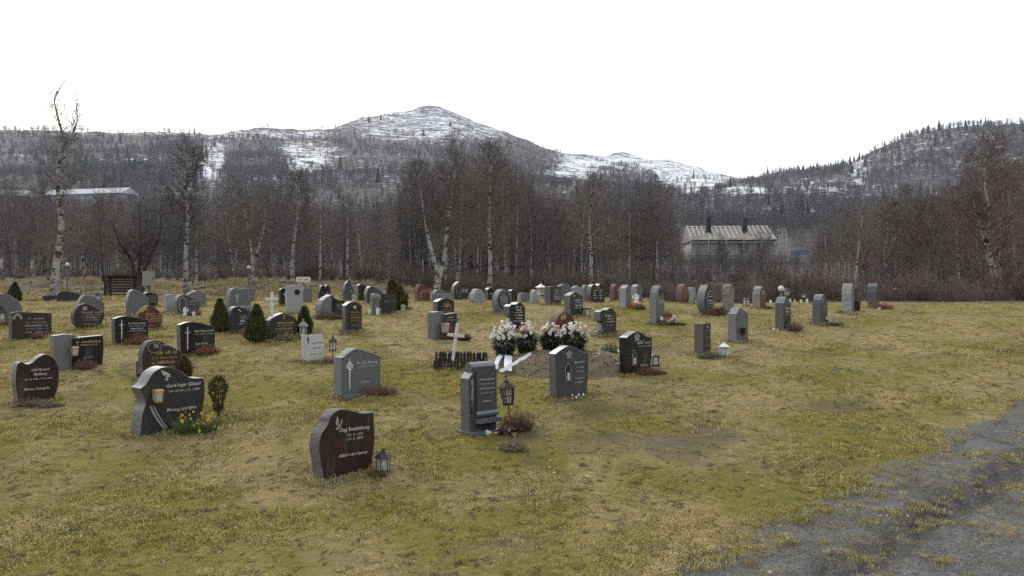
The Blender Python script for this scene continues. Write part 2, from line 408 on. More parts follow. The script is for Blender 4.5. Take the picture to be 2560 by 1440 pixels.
def np_mesh(name, V, F, mats, F3=None, smooth=False, link=True):
    """a mesh from arrays: V (n,3), F quads (m,4) and or F3 triangles (k,3)"""
    me = bpy.data.meshes.new(name)
    nq = 0 if F is None else len(F); nt = 0 if F3 is None else len(F3)
    me.vertices.add(len(V)); me.vertices.foreach_set('co', np.asarray(V, np.float32).ravel())
    idx = np.concatenate(([np.asarray(F, np.int32).ravel()] if nq else []) + ([np.asarray(F3, np.int32).ravel()] if nt else []))
    me.loops.add(len(idx)); me.loops.foreach_set('vertex_index', idx.astype(np.int32))
    st = np.concatenate([np.arange(nq) * 4, nq * 4 + np.arange(nt) * 3]).astype(np.int32)
    me.polygons.add(nq + nt); me.polygons.foreach_set('loop_start', st)
    me.polygons.foreach_set('loop_total', np.concatenate([np.full(nq, 4), np.full(nt, 3)]).astype(np.int32))
    if smooth: me.polygons.foreach_set('use_smooth', np.ones(nq + nt, bool))
    for m in ([mats] if isinstance(mats, str) else mats): me.materials.append(MATS[m])
    me.update(calc_edges=True)
    o = bpy.data.objects.new(name, me)
    if link: COL.objects.link(o)
    return o
def tag(o, label=None, cat=None, group=None, kind=None):
    if label: o['label'] = label
    if cat: o['category'] = cat
    if group: o['group'] = group
    if kind: o['kind'] = kind
    return o
def thing(name, loc, label, cat, group=None, rz=0.0, tilt=(0, 0)):
    o = bpy.data.objects.new(name, None); o.empty_display_size = 0.2; COL.objects.link(o)
    o.location = loc; o.rotation_euler = (tilt[0], tilt[1], rz)
    return tag(o, label, cat, group)
def copy_tree(src, parent=None):
    c = src.copy(); COL.objects.link(c); c.parent = parent
    for ch in list(src.children): copy_tree(ch, c)
    return c
def set_attr(o, name, vals):
    a = o.data.attributes.new(name, 'FLOAT', 'POINT'); a.data.foreach_set('value', np.asarray(vals, np.float32))

def scatter(name, protos, P, scale, rotz, idx, label, cat, tilt=None):
    """one 'stuff' object: copies of the prototype meshes set on points with geometry nodes"""
    coll = bpy.data.collections.new(name + '_kinds')
    for k, p in enumerate(protos):
        p.name = '%s_kind_%02d' % (name, k); coll.objects.link(p)
    me = bpy.data.meshes.new(name); me.vertices.add(len(P))
    me.vertices.foreach_set('co', np.asarray(P, np.float32).ravel())
    o = bpy.data.objects.new(name, me); COL.objects.link(o)
    set_attr(o, 'sc', scale)
    r = np.zeros((len(P), 3), np.float32); r[:, 2] = rotz
    if tilt is not None: r[:, 0:2] = tilt
    a = me.attributes.new('rt', 'FLOAT_VECTOR', 'POINT'); a.data.foreach_set('vector', r.ravel())
    b = me.attributes.new('ix', 'INT', 'POINT'); b.data.foreach_set('value', np.asarray(idx, np.int32))
    ng = bpy.data.node_groups.new(name + '_nodes', 'GeometryNodeTree')
    ng.interface.new_socket('Geometry', in_out='INPUT', socket_type='NodeSocketGeometry')
    ng.interface.new_socket('Geometry', in_out='OUTPUT', socket_type='NodeSocketGeometry')
    N, L = ng.nodes, ng.links
    gi, go = N.new('NodeGroupInput'), N.new('NodeGroupOutput')
    ci = N.new('GeometryNodeCollectionInfo'); ci.inputs[0].default_value = coll
    ci.inputs['Separate Children'].default_value = True; ci.inputs['Reset Children'].default_value = True
    ip = N.new('GeometryNodeInstanceOnPoints'); ip.inputs['Pick Instance'].default_value = True
    def at_(nm, ty):
        n = N.new('GeometryNodeInputNamedAttribute'); n.data_type = ty; n.inputs[0].default_value = nm
        return n.outputs[0]
    L.new(gi.outputs[0], ip.inputs['Points']); L.new(ci.outputs[0], ip.inputs['Instance'])
    L.new(at_('ix', 'INT'), ip.inputs['Instance Index'])
    e2r = N.new('FunctionNodeEulerToRotation'); L.new(at_('rt', 'FLOAT_VECTOR'), e2r.inputs[0])
    L.new(e2r.outputs[0], ip.inputs['Rotation'])
    L.new(at_('sc', 'FLOAT'), ip.inputs['Scale'])
    L.new(ip.outputs[0], go.inputs[0])
    md = o.modifiers.new('scatter', 'NODES'); md.node_group = ng
    return tag(o, label, cat, kind='stuff')

# ------------------------------------------------------------------ lawn, gravel path, asphalt strip
def path_s(x, y):
    """distance into the gravel from its lawn side"""
    return (x - 1.49) * 0.653 - (y - 5.98) * 0.757
def edge_n(x, y): return 0.20 * fbm(x * 1.3, y * 1.3, 5, 3) + 0.26 * fbm(x * 5.5, y * 5.5, 6, 3)
def grass_isle(x, y): return 0.55 * fbm(x * 1.5, y * 1.5, 33, 3) + 0.75 * fbm(x * 4.5, y * 4.5, 34, 3)
PATCHES = [(1690, 1108, 270, 44, .85), (1500, 1040, 150, 30, .6), (2115, 1014, 85, 18, .85), (1330, 1150, 60, 22, .8), (1850, 1165, 140, 22, .8), (2100, 1160, 90, 16, .6), (1280, 1085, 110, 25, .9),
           (1560, 985, 90, 22, .75), (1250, 1370, 110, 30, .55), (120, 1320, 90, 30, .5), (1700, 1395, 90, 30, .5), (1650, 880, 90, 22, .6), (1290, 1250, 100, 12, .3), (850, 1190, 90, 18, .6), (950, 1000, 100, 12, .7),
           (420, 1075, 110, 12, .6), (2080, 800, 60, 8, .6), (2230, 772, 50, 6, .7), (1990, 822, 40, 6, .5), (800, 1395, 130, 22, .3), (80, 1010, 70, 10, .5), (600, 800, 60, 8, .5), (1330, 1290, 300, 10, .15)]
def bare_mask(x, y):
    z = gz(x, y); D = np.maximum(y, 1.0)
    px = CX + FPX * x / D; row = CY - FPX * (z - CZ) / D
    b = np.zeros_like(x)
    n = fbm(x * 1.7, y * 1.7, 71, 4)
    for cx, cr, rx, rr, k in PATCHES:
        d = np.sqrt(((px - cx) / rx) ** 2 + ((row - cr) / rr) ** 2)
        b = np.maximum(b, .9 * k * (1 - sstep(0.0, 1.35, d + 1.1 * n)))
    b = np.maximum(b, 0.35 * sstep(0.42, 0.62, fbm(x * 1.3, y * 1.3, 77, 4)))
    s = path_s(x, y)
    b = np.maximum(b, 0.45 * sstep(-0.25, 0.05, s + edge_n(x, y)) * (1 - sstep(0.1, 0.4, s)))
    return np.clip(b, 0, 1)
def wild_edge(x, y):
    u = x / np.maximum(y, 1)
    e = np.interp(u, [-1, -0.64, -0.35, -0.1, 0.1, 0.3, 0.42, 0.64, 1.2], [24, 24, 27, 31, 33, 30, 23.5, 22.4, 22])
    return sstep(-0.6, 0.9, y - e + 1.2 * fbm(x * 0.5, y * 0.5, 80, 3))

LAWN = {}
def soil_and_shade_round_feet():
    """bare earth in a narrow strip round each headstone, its dark colour doubling as contact shade"""
    x, y, b = LAWN['x'], LAWN['y'], LAWN['bare'].copy()
    for fx, fy, fw, ft, fa in FEET:
        m = np.where((np.abs(x - fx) < 1.1) & (np.abs(y - fy) < 1.1))[0]
        dx, dy = x[m] - fx, y[m] - fy; lx = dx * math.cos(fa) + dy * math.sin(fa); ly = -dx * math.sin(fa) + dy * math.cos(fa)
        d = np.hypot(np.maximum(np.abs(lx) - fw / 2, 0), np.maximum(np.abs(ly) - ft / 2, 0)) + .06 * fbm(x[m] * 5, y[m] * 5, 19, 2)
        b[m] = np.maximum(b[m], .9 * (1 - sstep(.04, .20, d)))
    LAWN['obj'].data.attributes['bare'].data.foreach_set('value', b.astype(np.float32))
def build_ground():
    us = np.linspace(-1.02, 1.02, 500)
    ys = [-6.0]
    while ys[-1] < 62: ys.append(ys[-1] + max(0.06, 0.0105 * (ys[-1] + 9)) * (1 if ys[-1] > 2 else 4))
    ys = np.array(ys)
    U, Y = np.meshgrid(us, ys)
    X = U * (Y + 9)
    Z = land(X, Y) + sstep(3, 6, Y) * (1 - sstep(18, 30, Y)) * (0.016 * fbm(X * 6.5, Y * 6.5, 61, 2) + 0.018 * fbm(X * 2.6, Y * 2.6, 62, 2))
    s = path_s(X, Y)
    nz = fbm(X * 1.6, Y * 1.6, 5, 4)
    tuft = fbm(X * 1.15, Y * 1.15, 33, 3)
    gravel = (s + edge_n(X, Y) > 0.0) & (s < 4.2 + 0.4 * nz) & (grass_isle(X, Y) < 0.56)
    # tyre tracks pressed into the gravel
    along = (X * 0.757 + Y * 0.653)
    tr = np.zeros_like(X)
    for c in (0.62, 2.25):
        tr = np.maximum(tr, 1 - sstep(0.10, 0.24, np.abs(s - c - 0.05 * nz)))
    ridge = 0.5 + 0.5 * np.sin(along * 2 * math.pi / 0.17 + 3 * np.abs(s - 0.62))
    inp = ((s > 0.1) & (s < 4)).astype(float)
    Z = Z - inp * tr * (0.028 + 0.022 * ridge) - np.where(gravel, 0.018, 0.0)
    ny, nx = X.shape
    V = np.stack([X, Y, Z], -1).reshape(-1, 3)
    ii = np.arange(ny * nx).reshape(ny, nx)
    Q = np.stack([ii[:-1, :-1], ii[:-1, 1:], ii[1:, 1:], ii[1:, :-1]], -1).reshape(-1, 4)
    gm = (gravel[:-1, :-1] & gravel[1:, 1:]).reshape(-1)
    def sheet(name, q, mat):
        used = np.unique(q); remap = np.zeros(len(V), int); remap[used] = np.arange(len(used))
        o = np_mesh(name, V[used], remap[q], mat, smooth=True)
        tag(o, kind='structure')
        return o, used
    lawn, ul = sheet('lawn', Q[~gm], 'lawn')
    fx, fy = V[ul, 0], V[ul, 1]
    LAWN.update(obj=lawn, x=fx, y=fy, bare=bare_mask(fx, fy)); set_attr(lawn, 'bare', LAWN['bare']); set_attr(lawn, 'wild', wild_edge(fx, fy)); sl = path_s(fx, fy) + edge_n(fx, fy); set_attr(lawn, 'grit', 0.75 * sstep(-0.5, 0.05, sl) * (1 - sstep(4.2, 4.8, sl)))
    grav, ug = sheet('gravel_path', Q[gm], 'gravel')
    set_attr(grav, 'track', (tr * inp * (0.35 + 0.65 * (1 - ridge))).reshape(-1)[ug])
    # asphalt walk behind the crest
    xs = np.linspace(8.4, 24, 90); V2, F2 = [], []
    for i, x in enumerate(xs):
        yc = 22.9 - 0.035 * (x - 8)
        for k, dy in enumerate((-0.35, -0.1, 0.2, 0.45)):
            yy = yc + dy * min(1, 0.3 + (x - 8.4) * 0.4); V2.append((x, yy, gz1(x, yy) + (0.05 if 0 < k < 3 else 0.0)))
    for i in range(len(xs) - 1):
        for k in range(3): F2.append((i * 4 + k, (i + 1) * 4 + k, (i + 1) * 4 + k + 1, i * 4 + k + 1))
    o = np_mesh('asphalt_walk', np.array(V2), np.array(F2), 'asphalt', smooth=True); tag(o, kind='structure')
build_ground()

def build_hills():
    us = np.arange(-1500, 4100, 6.0)
    ds = [56.0]
    while ds[-1] < 1900: ds.append(ds[-1] * 1.0135)
    U, D = np.meshgrid(us, np.array(ds))
    X = (U - CX) / FPX * D; Y = D
    Z = land(X, Y); Z[0] -= 0.4
    ny, nx = X.shape
    V = np.stack([X, Y, Z], -1).reshape(-1, 3)
    ii = np.arange(ny * nx).reshape(ny, nx)
    Q = np.stack([ii[:-1, :-1], ii[:-1, 1:], ii[1:, 1:], ii[1:, :-1]], -1).reshape(-1, 4)
    o = np_mesh('hills', V, Q, 'hillside', smooth=True); tag(o, kind='structure')
    set_attr(o, 'snow', snow_mask(X, Y, Z).reshape(-1))
    return o
SNOWY = [(1100, 310, 260, 55, .40), (960, 310, 120, 40, .32), (1560, 420, 240, 45, .58), (1720, 440, 150, 40, .55), (530, 395, 34, 60, .52), (770, 395, 85, 45, .48), (690, 460, 60, 40, .25), (640, 335, 200, 14, .4), (400, 332, 400, 9, .32), (330, 402, 90, 8, .35),
         (1800, 475, 170, 14, .5), (2050, 470, 110, 24, .42), (2150, 430, 30, 50, .45), (2350, 380, 240, 60, .2), (2250, 487, 190, 6, .45), (2450, 430, 200, 60, .06), (1720, 530, 130, 45, .16), (930, 440, 110, 50, .18), (60, 400, 80, 30, .15), (480, 470, 60, 30, .2), (2200, 470, 70, 14, .35)]
DARKW = [(640, 430, 80, 90), (1250, 400, 160, 50), (1560, 470, 90, 60), (2250, 440, 110, 40), (300, 430, 110, 40), (200, 380, 130, 40), (450, 375, 90, 30), (2500, 380, 90, 70), (2020, 430, 70, 22), (2380, 420, 120, 50), (2300, 360, 90, 30)]
def snow_mask(X, Y, Z):
    px = CX + FPX * X / Y; row = CY - FPX * (Z - CZ) / Y
    s = np.full_like(X, -0.04) + 0.16 * fbm(X / 70, Y / 70, 90, 4)
    n = fbm(X / 40, Y / 40, 95, 4)
    for cx, cr, rx, rr, k in SNOWY:
        d = np.sqrt(((px - cx) / rx) ** 2 + ((row - cr) / rr) ** 2)
        s = np.maximum(s, 0.16 + 0.86 * k * (1 - sstep(0.5, 1.25, d + 0.35 * n)))
    return s * sstep(180, 330, Y) - 0.25 * (1 - sstep(180, 330, Y))
def wood_mask(px, row):
    """how thick the scrub and trees stand on the hillside"""
    w = np.full_like(px, 0.55)
    w = np.where((row < 352) & (px > 850) & (px < 1400), 0.05, w)
    w = np.where((row < 432) & (px >= 1400) & (px < 1840), 0.10, w)
    for cx, cr, rx, rr, k in SNOWY:
        d = np.sqrt(((px - cx) / rx) ** 2 + ((row - cr) / rr) ** 2)
        w = np.where(d < 1, w * (1 - 1.5 * k), w)
    for cx, cr, rx, rr in DARKW:
        d = np.sqrt(((px - cx) / rx) ** 2 + ((row - cr) / rr) ** 2)
        w = np.where(d < 1, 1.0, w)
    return np.clip(w, 0, 1)
build_hills()
def build_added_slope():  # unseen slope added behind the camera to darken the stone fronts
    a = np.linspace(R(75), R(285), 90); d = np.array([14, 22, 40, 70, 110, 160, 230, 330, 460.0])
    A, Dm = np.meshgrid(a, d); X = np.sin(A) * Dm; Y = np.cos(A) * Dm
    Z = np.interp(Dm, [14, 22, 40, 70, 110, 160, 230, 330, 460], [-.3, .2, 3, 12, 27, 46, 76, 118, 160]) + (Dm / 60) * fbm(X / 40, Y / 40, 12, 3) * 1.6
    Z *= sstep(R(75), R(120), A) * (1 - sstep(R(240), R(285), A)) ; Z -= .25
    ny, nx = X.shape; ii = np.arange(ny * nx).reshape(ny, nx)
    Q = np.stack([ii[:-1, :-1], ii[1:, :-1], ii[1:, 1:], ii[:-1, 1:]], -1).reshape(-1, 4)
    o = np_mesh('added_hills_behind', np.stack([X, Y, Z], -1).reshape(-1, 3), Q, 'hillside', smooth=True); tag(o, kind='structure'); set_attr(o, 'snow', np.full(ny * nx, -1.0))
build_added_slope()

# ------------------------------------------------------------------ grass: tufts set on the lawn
def blade_tuft(seed, n, h, spread, w, lean):
    r = np.random.default_rng(seed)
    a = r.uniform(0, 2 * math.pi, n); d = spread * np.sqrt(r.uniform(0, 1, n))
    bx, by = d * np.cos(a), d * np.sin(a)
    L = h * r.uniform(0.5, 1.2, n); az = r.uniform(0, 2 * math.pi, n); ln = lean * r.uniform(0.4, 1.5, n)
    wx, wy = -np.sin(az) * w, np.cos(az) * w
    hx, hy = np.cos(az) * ln, np.sin(az) * ln
    V = np.zeros((n, 5, 3))
    for k, (t, wd) in enumerate(((0, 1.0), (0.55, 0.75))):
        for q, sg in enumerate((-1, 1)):
            V[:, 2 * k + q, 0] = bx + hx * L * t * t + sg * wx * wd
            V[:, 2 * k + q, 1] = by + hy * L * t * t + sg * wy * wd
            V[:, 2 * k + q, 2] = L * t * (1 - 0.18 * ln * t) - (0.012 if k == 0 else 0)
    V[:, 4, 0] = bx + hx * L; V[:, 4, 1] = by + hy * L; V[:, 4, 2] = L * np.maximum(0.12, 1 - 0.55 * ln)
    b = np.arange(n)[:, None] * 5
    Q = b + np.array([[0, 1, 3, 2]]); T = b + np.array([[2, 3, 4]])
    return np_mesh('tuft', V.reshape(-1, 3), Q, 'grass_blades', T, link=False)
def build_grass():
    protos = [blade_tuft(k, 26, 0.032, 0.075, 0.0017, 1.25) for k in range(4)] + [blade_tuft(10 + k, 18, 0.055, 0.05, 0.0019, 0.9) for k in range(3)]
    P, S, I = [], [], []
    def fill(y0, y1, dens, sc):
        n = int(dens * (y1 - y0) * ((y0 + y1) * 0.70 + 1.5))
        y = np.sqrt(rng.uniform(y0 ** 2, y1 ** 2, n)); x = rng.uniform(-0.72, 0.72, n) * y
        s = path_s(x, y); nz = fbm(x * 1.6, y * 1.6, 5, 4); tuft = fbm(x * 1.15, y * 1.15, 33, 3)
        on_gravel = (s + edge_n(x, y) > 0.0) & (s < 4.2 + 0.4 * nz) & (grass_isle(x, y) < 0.52)
        b = bare_mask(x, y); wd = wild_edge(x, y)
        m = ((~on_gravel) | (rng.uniform(0, 1, n) < 0.10 * (1 - sstep(0.0, 1.6, s)) + 0.02)) & (rng.uniform(0, 1, n) > b * 0.88) & (rng.uniform(0, 1, n) > wd * 0.7)
        mx, my = x - MOUND[0], y - MOUND[1]
        m &= ((mx / 1.15) ** 2 + (my / 0.78) ** 2 > 1)
        x, y = x[m], y[m]
        lush = np.clip(0.75 + 0.7 * fbm(x * 0.9, y * 0.9, 44, 3), 0.35, 1.5)
        P.append(np.stack([x, y, land(x, y) - 0.004], -1)); S.append(sc * lush * rng.uniform(0.7, 1.3, len(x)))
        I.append(np.where(rng.uniform(0, 1, len(x)) < 0.16 + 0.25 * (lush > 1.1), rng.integers(4, 7, len(x)), rng.integers(0, 4, len(x))))
    fill(4.6, 9, 420, 1.1); fill(9, 14, 170, 1.15); fill(14, 22, 75, 1.35); fill(22, 34, 18, 1.7)
    for fx, fy, fw, ft, fa in FEET:      # longer grass where the mower does not reach
        n = int(60 + 150 * fw) if fy < 14 else int(30 + 60 * fw)
        per = rng.uniform(-.5, .5, n); side = rng.integers(0, 4, n)
        lx = np.where(side < 2, per * fw * 1.1, np.where(side == 2, -.5, .5) * (fw + .06)); ly = np.where(side < 2, np.where(side == 0, -.5, .5) * (ft + .07), per * ft * 1.3)
        lx = lx + rng.normal(0, .03, n); ly = ly + rng.normal(0, .03, n)
        x = fx + lx * math.cos(fa) - ly * math.sin(fa); y = fy + lx * math.sin(fa) + ly * math.cos(fa)
        P.append(np.stack([x, y, land(x, y) - .004], -1)); S.append(rng.uniform(.7, 1.5, n) * (1 if fy < 14 else 1.3)); I.append(rng.integers(3, 7, n))
    P, S, I = np.concatenate(P), np.concatenate(S), np.concatenate(I)
    
    n = 9000; u = rng.uniform(-.72, .30, n); y = rng.uniform(26, 52, n); x = u * y; wd = wild_edge(x, y); m = rng.uniform(0, 1, n) < wd * np.where(u < 0, 1, .4) * sstep(-.35, .25, fbm(x * .5, y * .5, 15, 3))
    x, y = x[m], y[m]
    scatter('bank_straw', [blade_tuft(60 + k, 40, .16, .16, .004, .8) for k in range(3)], np.stack([x, y, land(x, y) - .01], -1), rng.uniform(.6, 1.7, len(x)), rng.uniform(0, 6.28, len(x)), rng.integers(0, 3, len(x)), 'tall dry straw coloured grass on the rough bank behind the graves', 'grass')
    scatter('lawn_grass', protos, P, S, rng.uniform(0, 6.28, len(P)), I, 'short matted straw and moss coloured grass covering the sloping lawn', 'grass', tilt=rng.normal(0, 0.16, (len(P), 2)))
FEET = []            # headstone footprints: x, y, width, thickness, turn
def build_pebbles():
    kinds = []
    for k in range(3):
        r = np.random.default_rng(k); V = np.array([(1, 0, 0), (-.9, .1, 0), (0, .8, .05), (.1, -.85, 0), (.05, 0, .6), (0, .05, -.4)]) * r.uniform(.8, 1.2, (6, 3))
        T = np.array([(0, 2, 4), (2, 1, 4), (1, 3, 4), (3, 0, 4), (2, 0, 5), (1, 2, 5), (3, 1, 5), (0, 3, 5)])
        kinds.append(np_mesh('pebble', V, None, 'pebble', T, link=False))
    n = 60000; y = np.sqrt(rng.uniform(4.6 ** 2, 12.5 ** 2, n)); x = rng.uniform(-.1, .74, n) * y
    s = path_s(x, y); nz = fbm(x * 1.6, y * 1.6, 5, 4); tuft = fbm(x * 1.15, y * 1.15, 33, 3)
    m = (s + edge_n(x, y) > -0.16) & (s < 4.3) & (grass_isle(x, y) < 0.62); x, y = x[m], y[m]
    sc = 0.003 + 0.007 * rng.uniform(0, 1, len(x)) ** 3
    scatter('gravel_stones', kinds, np.stack([x, y, land(x, y) - 0.016 + sc * .3], -1), sc, rng.uniform(0, 6.28, len(x)), rng.integers(0, 3, len(x)), 'loose grey gravel covering the rutted path', 'gravel')
build_pebbles()
# ------------------------------------------------------------------ bare trees
def unit(v): return v / np.maximum(np.linalg.norm(v, axis=-1, keepdims=True), 1e-9)
def prisms(A, B, ra, rb, n=3):
    """thin tapered prisms from A to B (arrays), as verts and quads"""
    d = unit(B - A); ref = np.where(np.abs(d[:, 2:3]) > 0.9, np.array([[1.0, 0, 0]]), np.array([[0, 0, 1.0]]))
    a = unit(np.cross(d, ref)); b = np.cross(d, a)
    V = np.zeros((len(A), 2 * n, 3))
    for k in range(n):
        t = 2 * math.pi * k / n; o = a * math.cos(t) + b * math.sin(t)
        V[:, k] = A + o * np.reshape(ra, (-1, 1)); V[:, n + k] = B + o * np.reshape(rb, (-1, 1))
    base = np.arange(len(A))[:, None] * (2 * n)
    Q = np.concatenate([base + np.array([[k, (k + 1) % n, n + (k + 1) % n, n + k]]) for k in range(n)])
    return V.reshape(-1, 3), Q
def slivers(A, B, w, r):
    """twigs: one narrow tapering triangle each, turned at random about its axis"""
    d = unit(B - A); rv = unit(r.normal(size=A.shape)); s = unit(np.cross(d, rv)) * np.reshape(w, (-1, 1))
    V = np.stack([A - s, A + s, B], 1).reshape(-1, 3)
    return V, (np.arange(len(A))[:, None] * 3 + np.array([[0, 1, 2]]))
def stem_path(r, H, lean=(0, 0), sway=0.03, n=12, start=(0, 0, 0), fine_tip=True):
    t = np.linspace(0, 1, n)
    ph = r.uniform(0, 6.28, 2)
    x = lean[0] * t ** 1.3 + sway * H * np.sin(3.0 * t + ph[0]) * t; y = lean[1] * t + sway * H * np.sin(2.6 * t + ph[1]) * t
    return np.stack([x - x[0] + start[0], y - y[0] + start[1], t * H + start[2]], -1)
def tree_meshes(seed, H, r0, stems=None, second=0.72, limb=0.42, limbs=30, dens=1.0, low=0.25, spread=0.26, up=0.75, twig_w=0.006, droop=0.1, top_bare=0.0):
    """(trunk MB, crown V, Q, T): every stem a tapered tube; limbs, branches and twigs fill the crown"""
    r = np.random.default_rng(seed)
    paths = stems or [stem_path(r, H)]
    trunk = MB(); segA, segB, sra, srb = [], [], [], []
    twA, twB, tww = [], [], []
    for pi, path in enumerate(paths):
        n = len(path); t = np.linspace(0, 1, n)
        rr0 = r0 if pi == 0 else r0 * second
        rad = rr0 * (1 - t) ** 1.25 + 0.008
        if pi == 0: rad[0] *= 1.25
        trunk.tube([tuple(p) for p in path], [float(x) for x in rad], 8)
        SH = path[-1, 2] - path[0, 2]
        m = int(limbs * (1 if len(paths) == 1 else 0.75))
        for q in range(m):
            tt = low + (0.97 - low) * ((q + r.uniform(0, 1)) / m) ** 0.9
            f = tt * (n - 1); i0 = min(int(f), n - 2); base = path[i0] * (1 - f + i0) + path[i0 + 1] * (f - i0)
            az = q * 2.4 + r.uniform(-0.5, 0.5)
            L = SH * spread * (1.06 - tt) ** 0.65 * r.uniform(0.6, 1.25) * (0.55 + 0.45 * min(1, (tt - low) * 6 + 0.35))
            el = up * (0.55 + 0.75 * tt) + r.uniform(-0.15, 0.15)
            d = np.array([math.cos(az) * math.cos(el), math.sin(az) * math.cos(el), math.sin(el)])
            pts = [base]; k_ = 5; dd = d.copy()
            for k in range(k_):
                dd = dd + np.array([r.normal(0, 0.10), r.normal(0, 0.10), r.normal(0.05, 0.08) - droop * (k / k_)]); dd /= np.linalg.norm(dd)
                pts.append(pts[-1] + dd * L / k_)
            pts = np.array(pts); lr = float(np.interp(tt, t, rad)) * limb
            for k in range(k_):
                segA.append(pts[k]); segB.append(pts[k + 1])
                sra.append(max(0.004, lr * (1 - k / k_) ** 0.9)); srb.append(max(0.003, lr * (1 - (k + 1) / k_) ** 0.9))
            ns = max(2, int(11 * dens * min(1.0, 0.2 + L / 1.3) * (0.5 + L / (SH * spread))))
            for s in range(ns):
                ft = 0.18 + 0.82 * (s + r.uniform(0, 1)) / ns
                f2 = ft * k_; j0 = min(int(f2), k_ - 1); b0 = pts[j0] * (1 - f2 + j0) + pts[j0 + 1] * (f2 - j0)
                ld = unit(pts[min(j0 + 1, k_)] - pts[j0])
                sd = unit(ld * r.uniform(0.5, 1.1) + unit(r.normal(size=3)) * 0.75 + np.array([0, 0, 0.15]))
                sl = L * (0.52 - 0.3 * ft) * r.uniform(0.6, 1.4) + 0.12
                e0 = b0 + sd * sl
                segA.append(b0); segB.append(e0); sra.append(0.0055); srb.append(0.003)
                nt = max(2, int(r.integers(7, 14) * dens * min(1.0, 0.25 + L / 1.6)))
                ft3 = r.uniform(0.1, 1.0, nt)[:, None]
                A = b0 + (e0 - b0) * ft3
                td = unit(sd + unit(r.normal(size=(nt, 3))) * 0.85 + np.array([0, 0, -droop * 1.2 + 0.08]))
                tl = (0.16 + 0.42 * r.uniform(0, 1, nt) ** 1.5)[:, None] * (0.55 + 0.06 * H)
                B = A + td * tl
                twA.append(A); twB.append(B); tww.append(np.full(nt, twig_w))
    V1, Q1 = prisms(np.array(segA), np.array(segB), np.array(sra), np.array(srb))
    V2, T2 = slivers(np.concatenate(twA), np.concatenate(twB), np.concatenate(tww), r)
    return trunk, np.concatenate([V1, V2]), Q1, T2 + len(V1)
def add_tree(name, loc, label, cat, group, tm, bark, twig, rz=0.0, sc=1.0):
    root = thing(name, loc, label, cat, group, rz); root.scale = (sc,) * 3
    trunk, V, Q, T = tm
    trunk.build('trunk', bark, root, smooth=True)
    c = np_mesh('crown', V, Q, twig, T); c.parent = root
    return root

def lean_path(px_rows, D, H=None):
    """a stem through points of the photograph given at one distance, as offsets from its foot"""
    b = px_rows[0]
    return np.array([((p - b[0]) / FPX * D, 0.06 * i * (-1) ** i, (b[1] - w) / FPX * D) for i, (p, w) in enumerate(px_rows)])
def refine(path, n=14):
    t = np.linspace(0, 1, len(path)); tt = np.linspace(0, 1, n)
    return np.stack([np.interp(tt, t, path[:, k]) for k in range(3)], -1)
def hero(px, row, D, pts_list, seed, r0, label, bark='birch_bark', twig='twigs_plum', **kw):
    base = on(px, D); base.z -= 0.05
    stems = [refine(lean_path(p, D)) for p in pts_list]
    for k in range(1, len(stems)):        # later stems start where their own first point is
        p0 = pts_list[k][0]; off = np.array([(p0[0] - px) / FPX * D, 0, (row - p0[1]) / FPX * D]); stems[k] = stems[k] + off
    H = max(s[:, 2].max() for s in stems)
    tm = tree_meshes(seed, H, r0, stems, **kw)
    return add_tree('birch_tree', base, label, 'tree', 'tall birches at the edge of the lawn', tm, bark, twig)
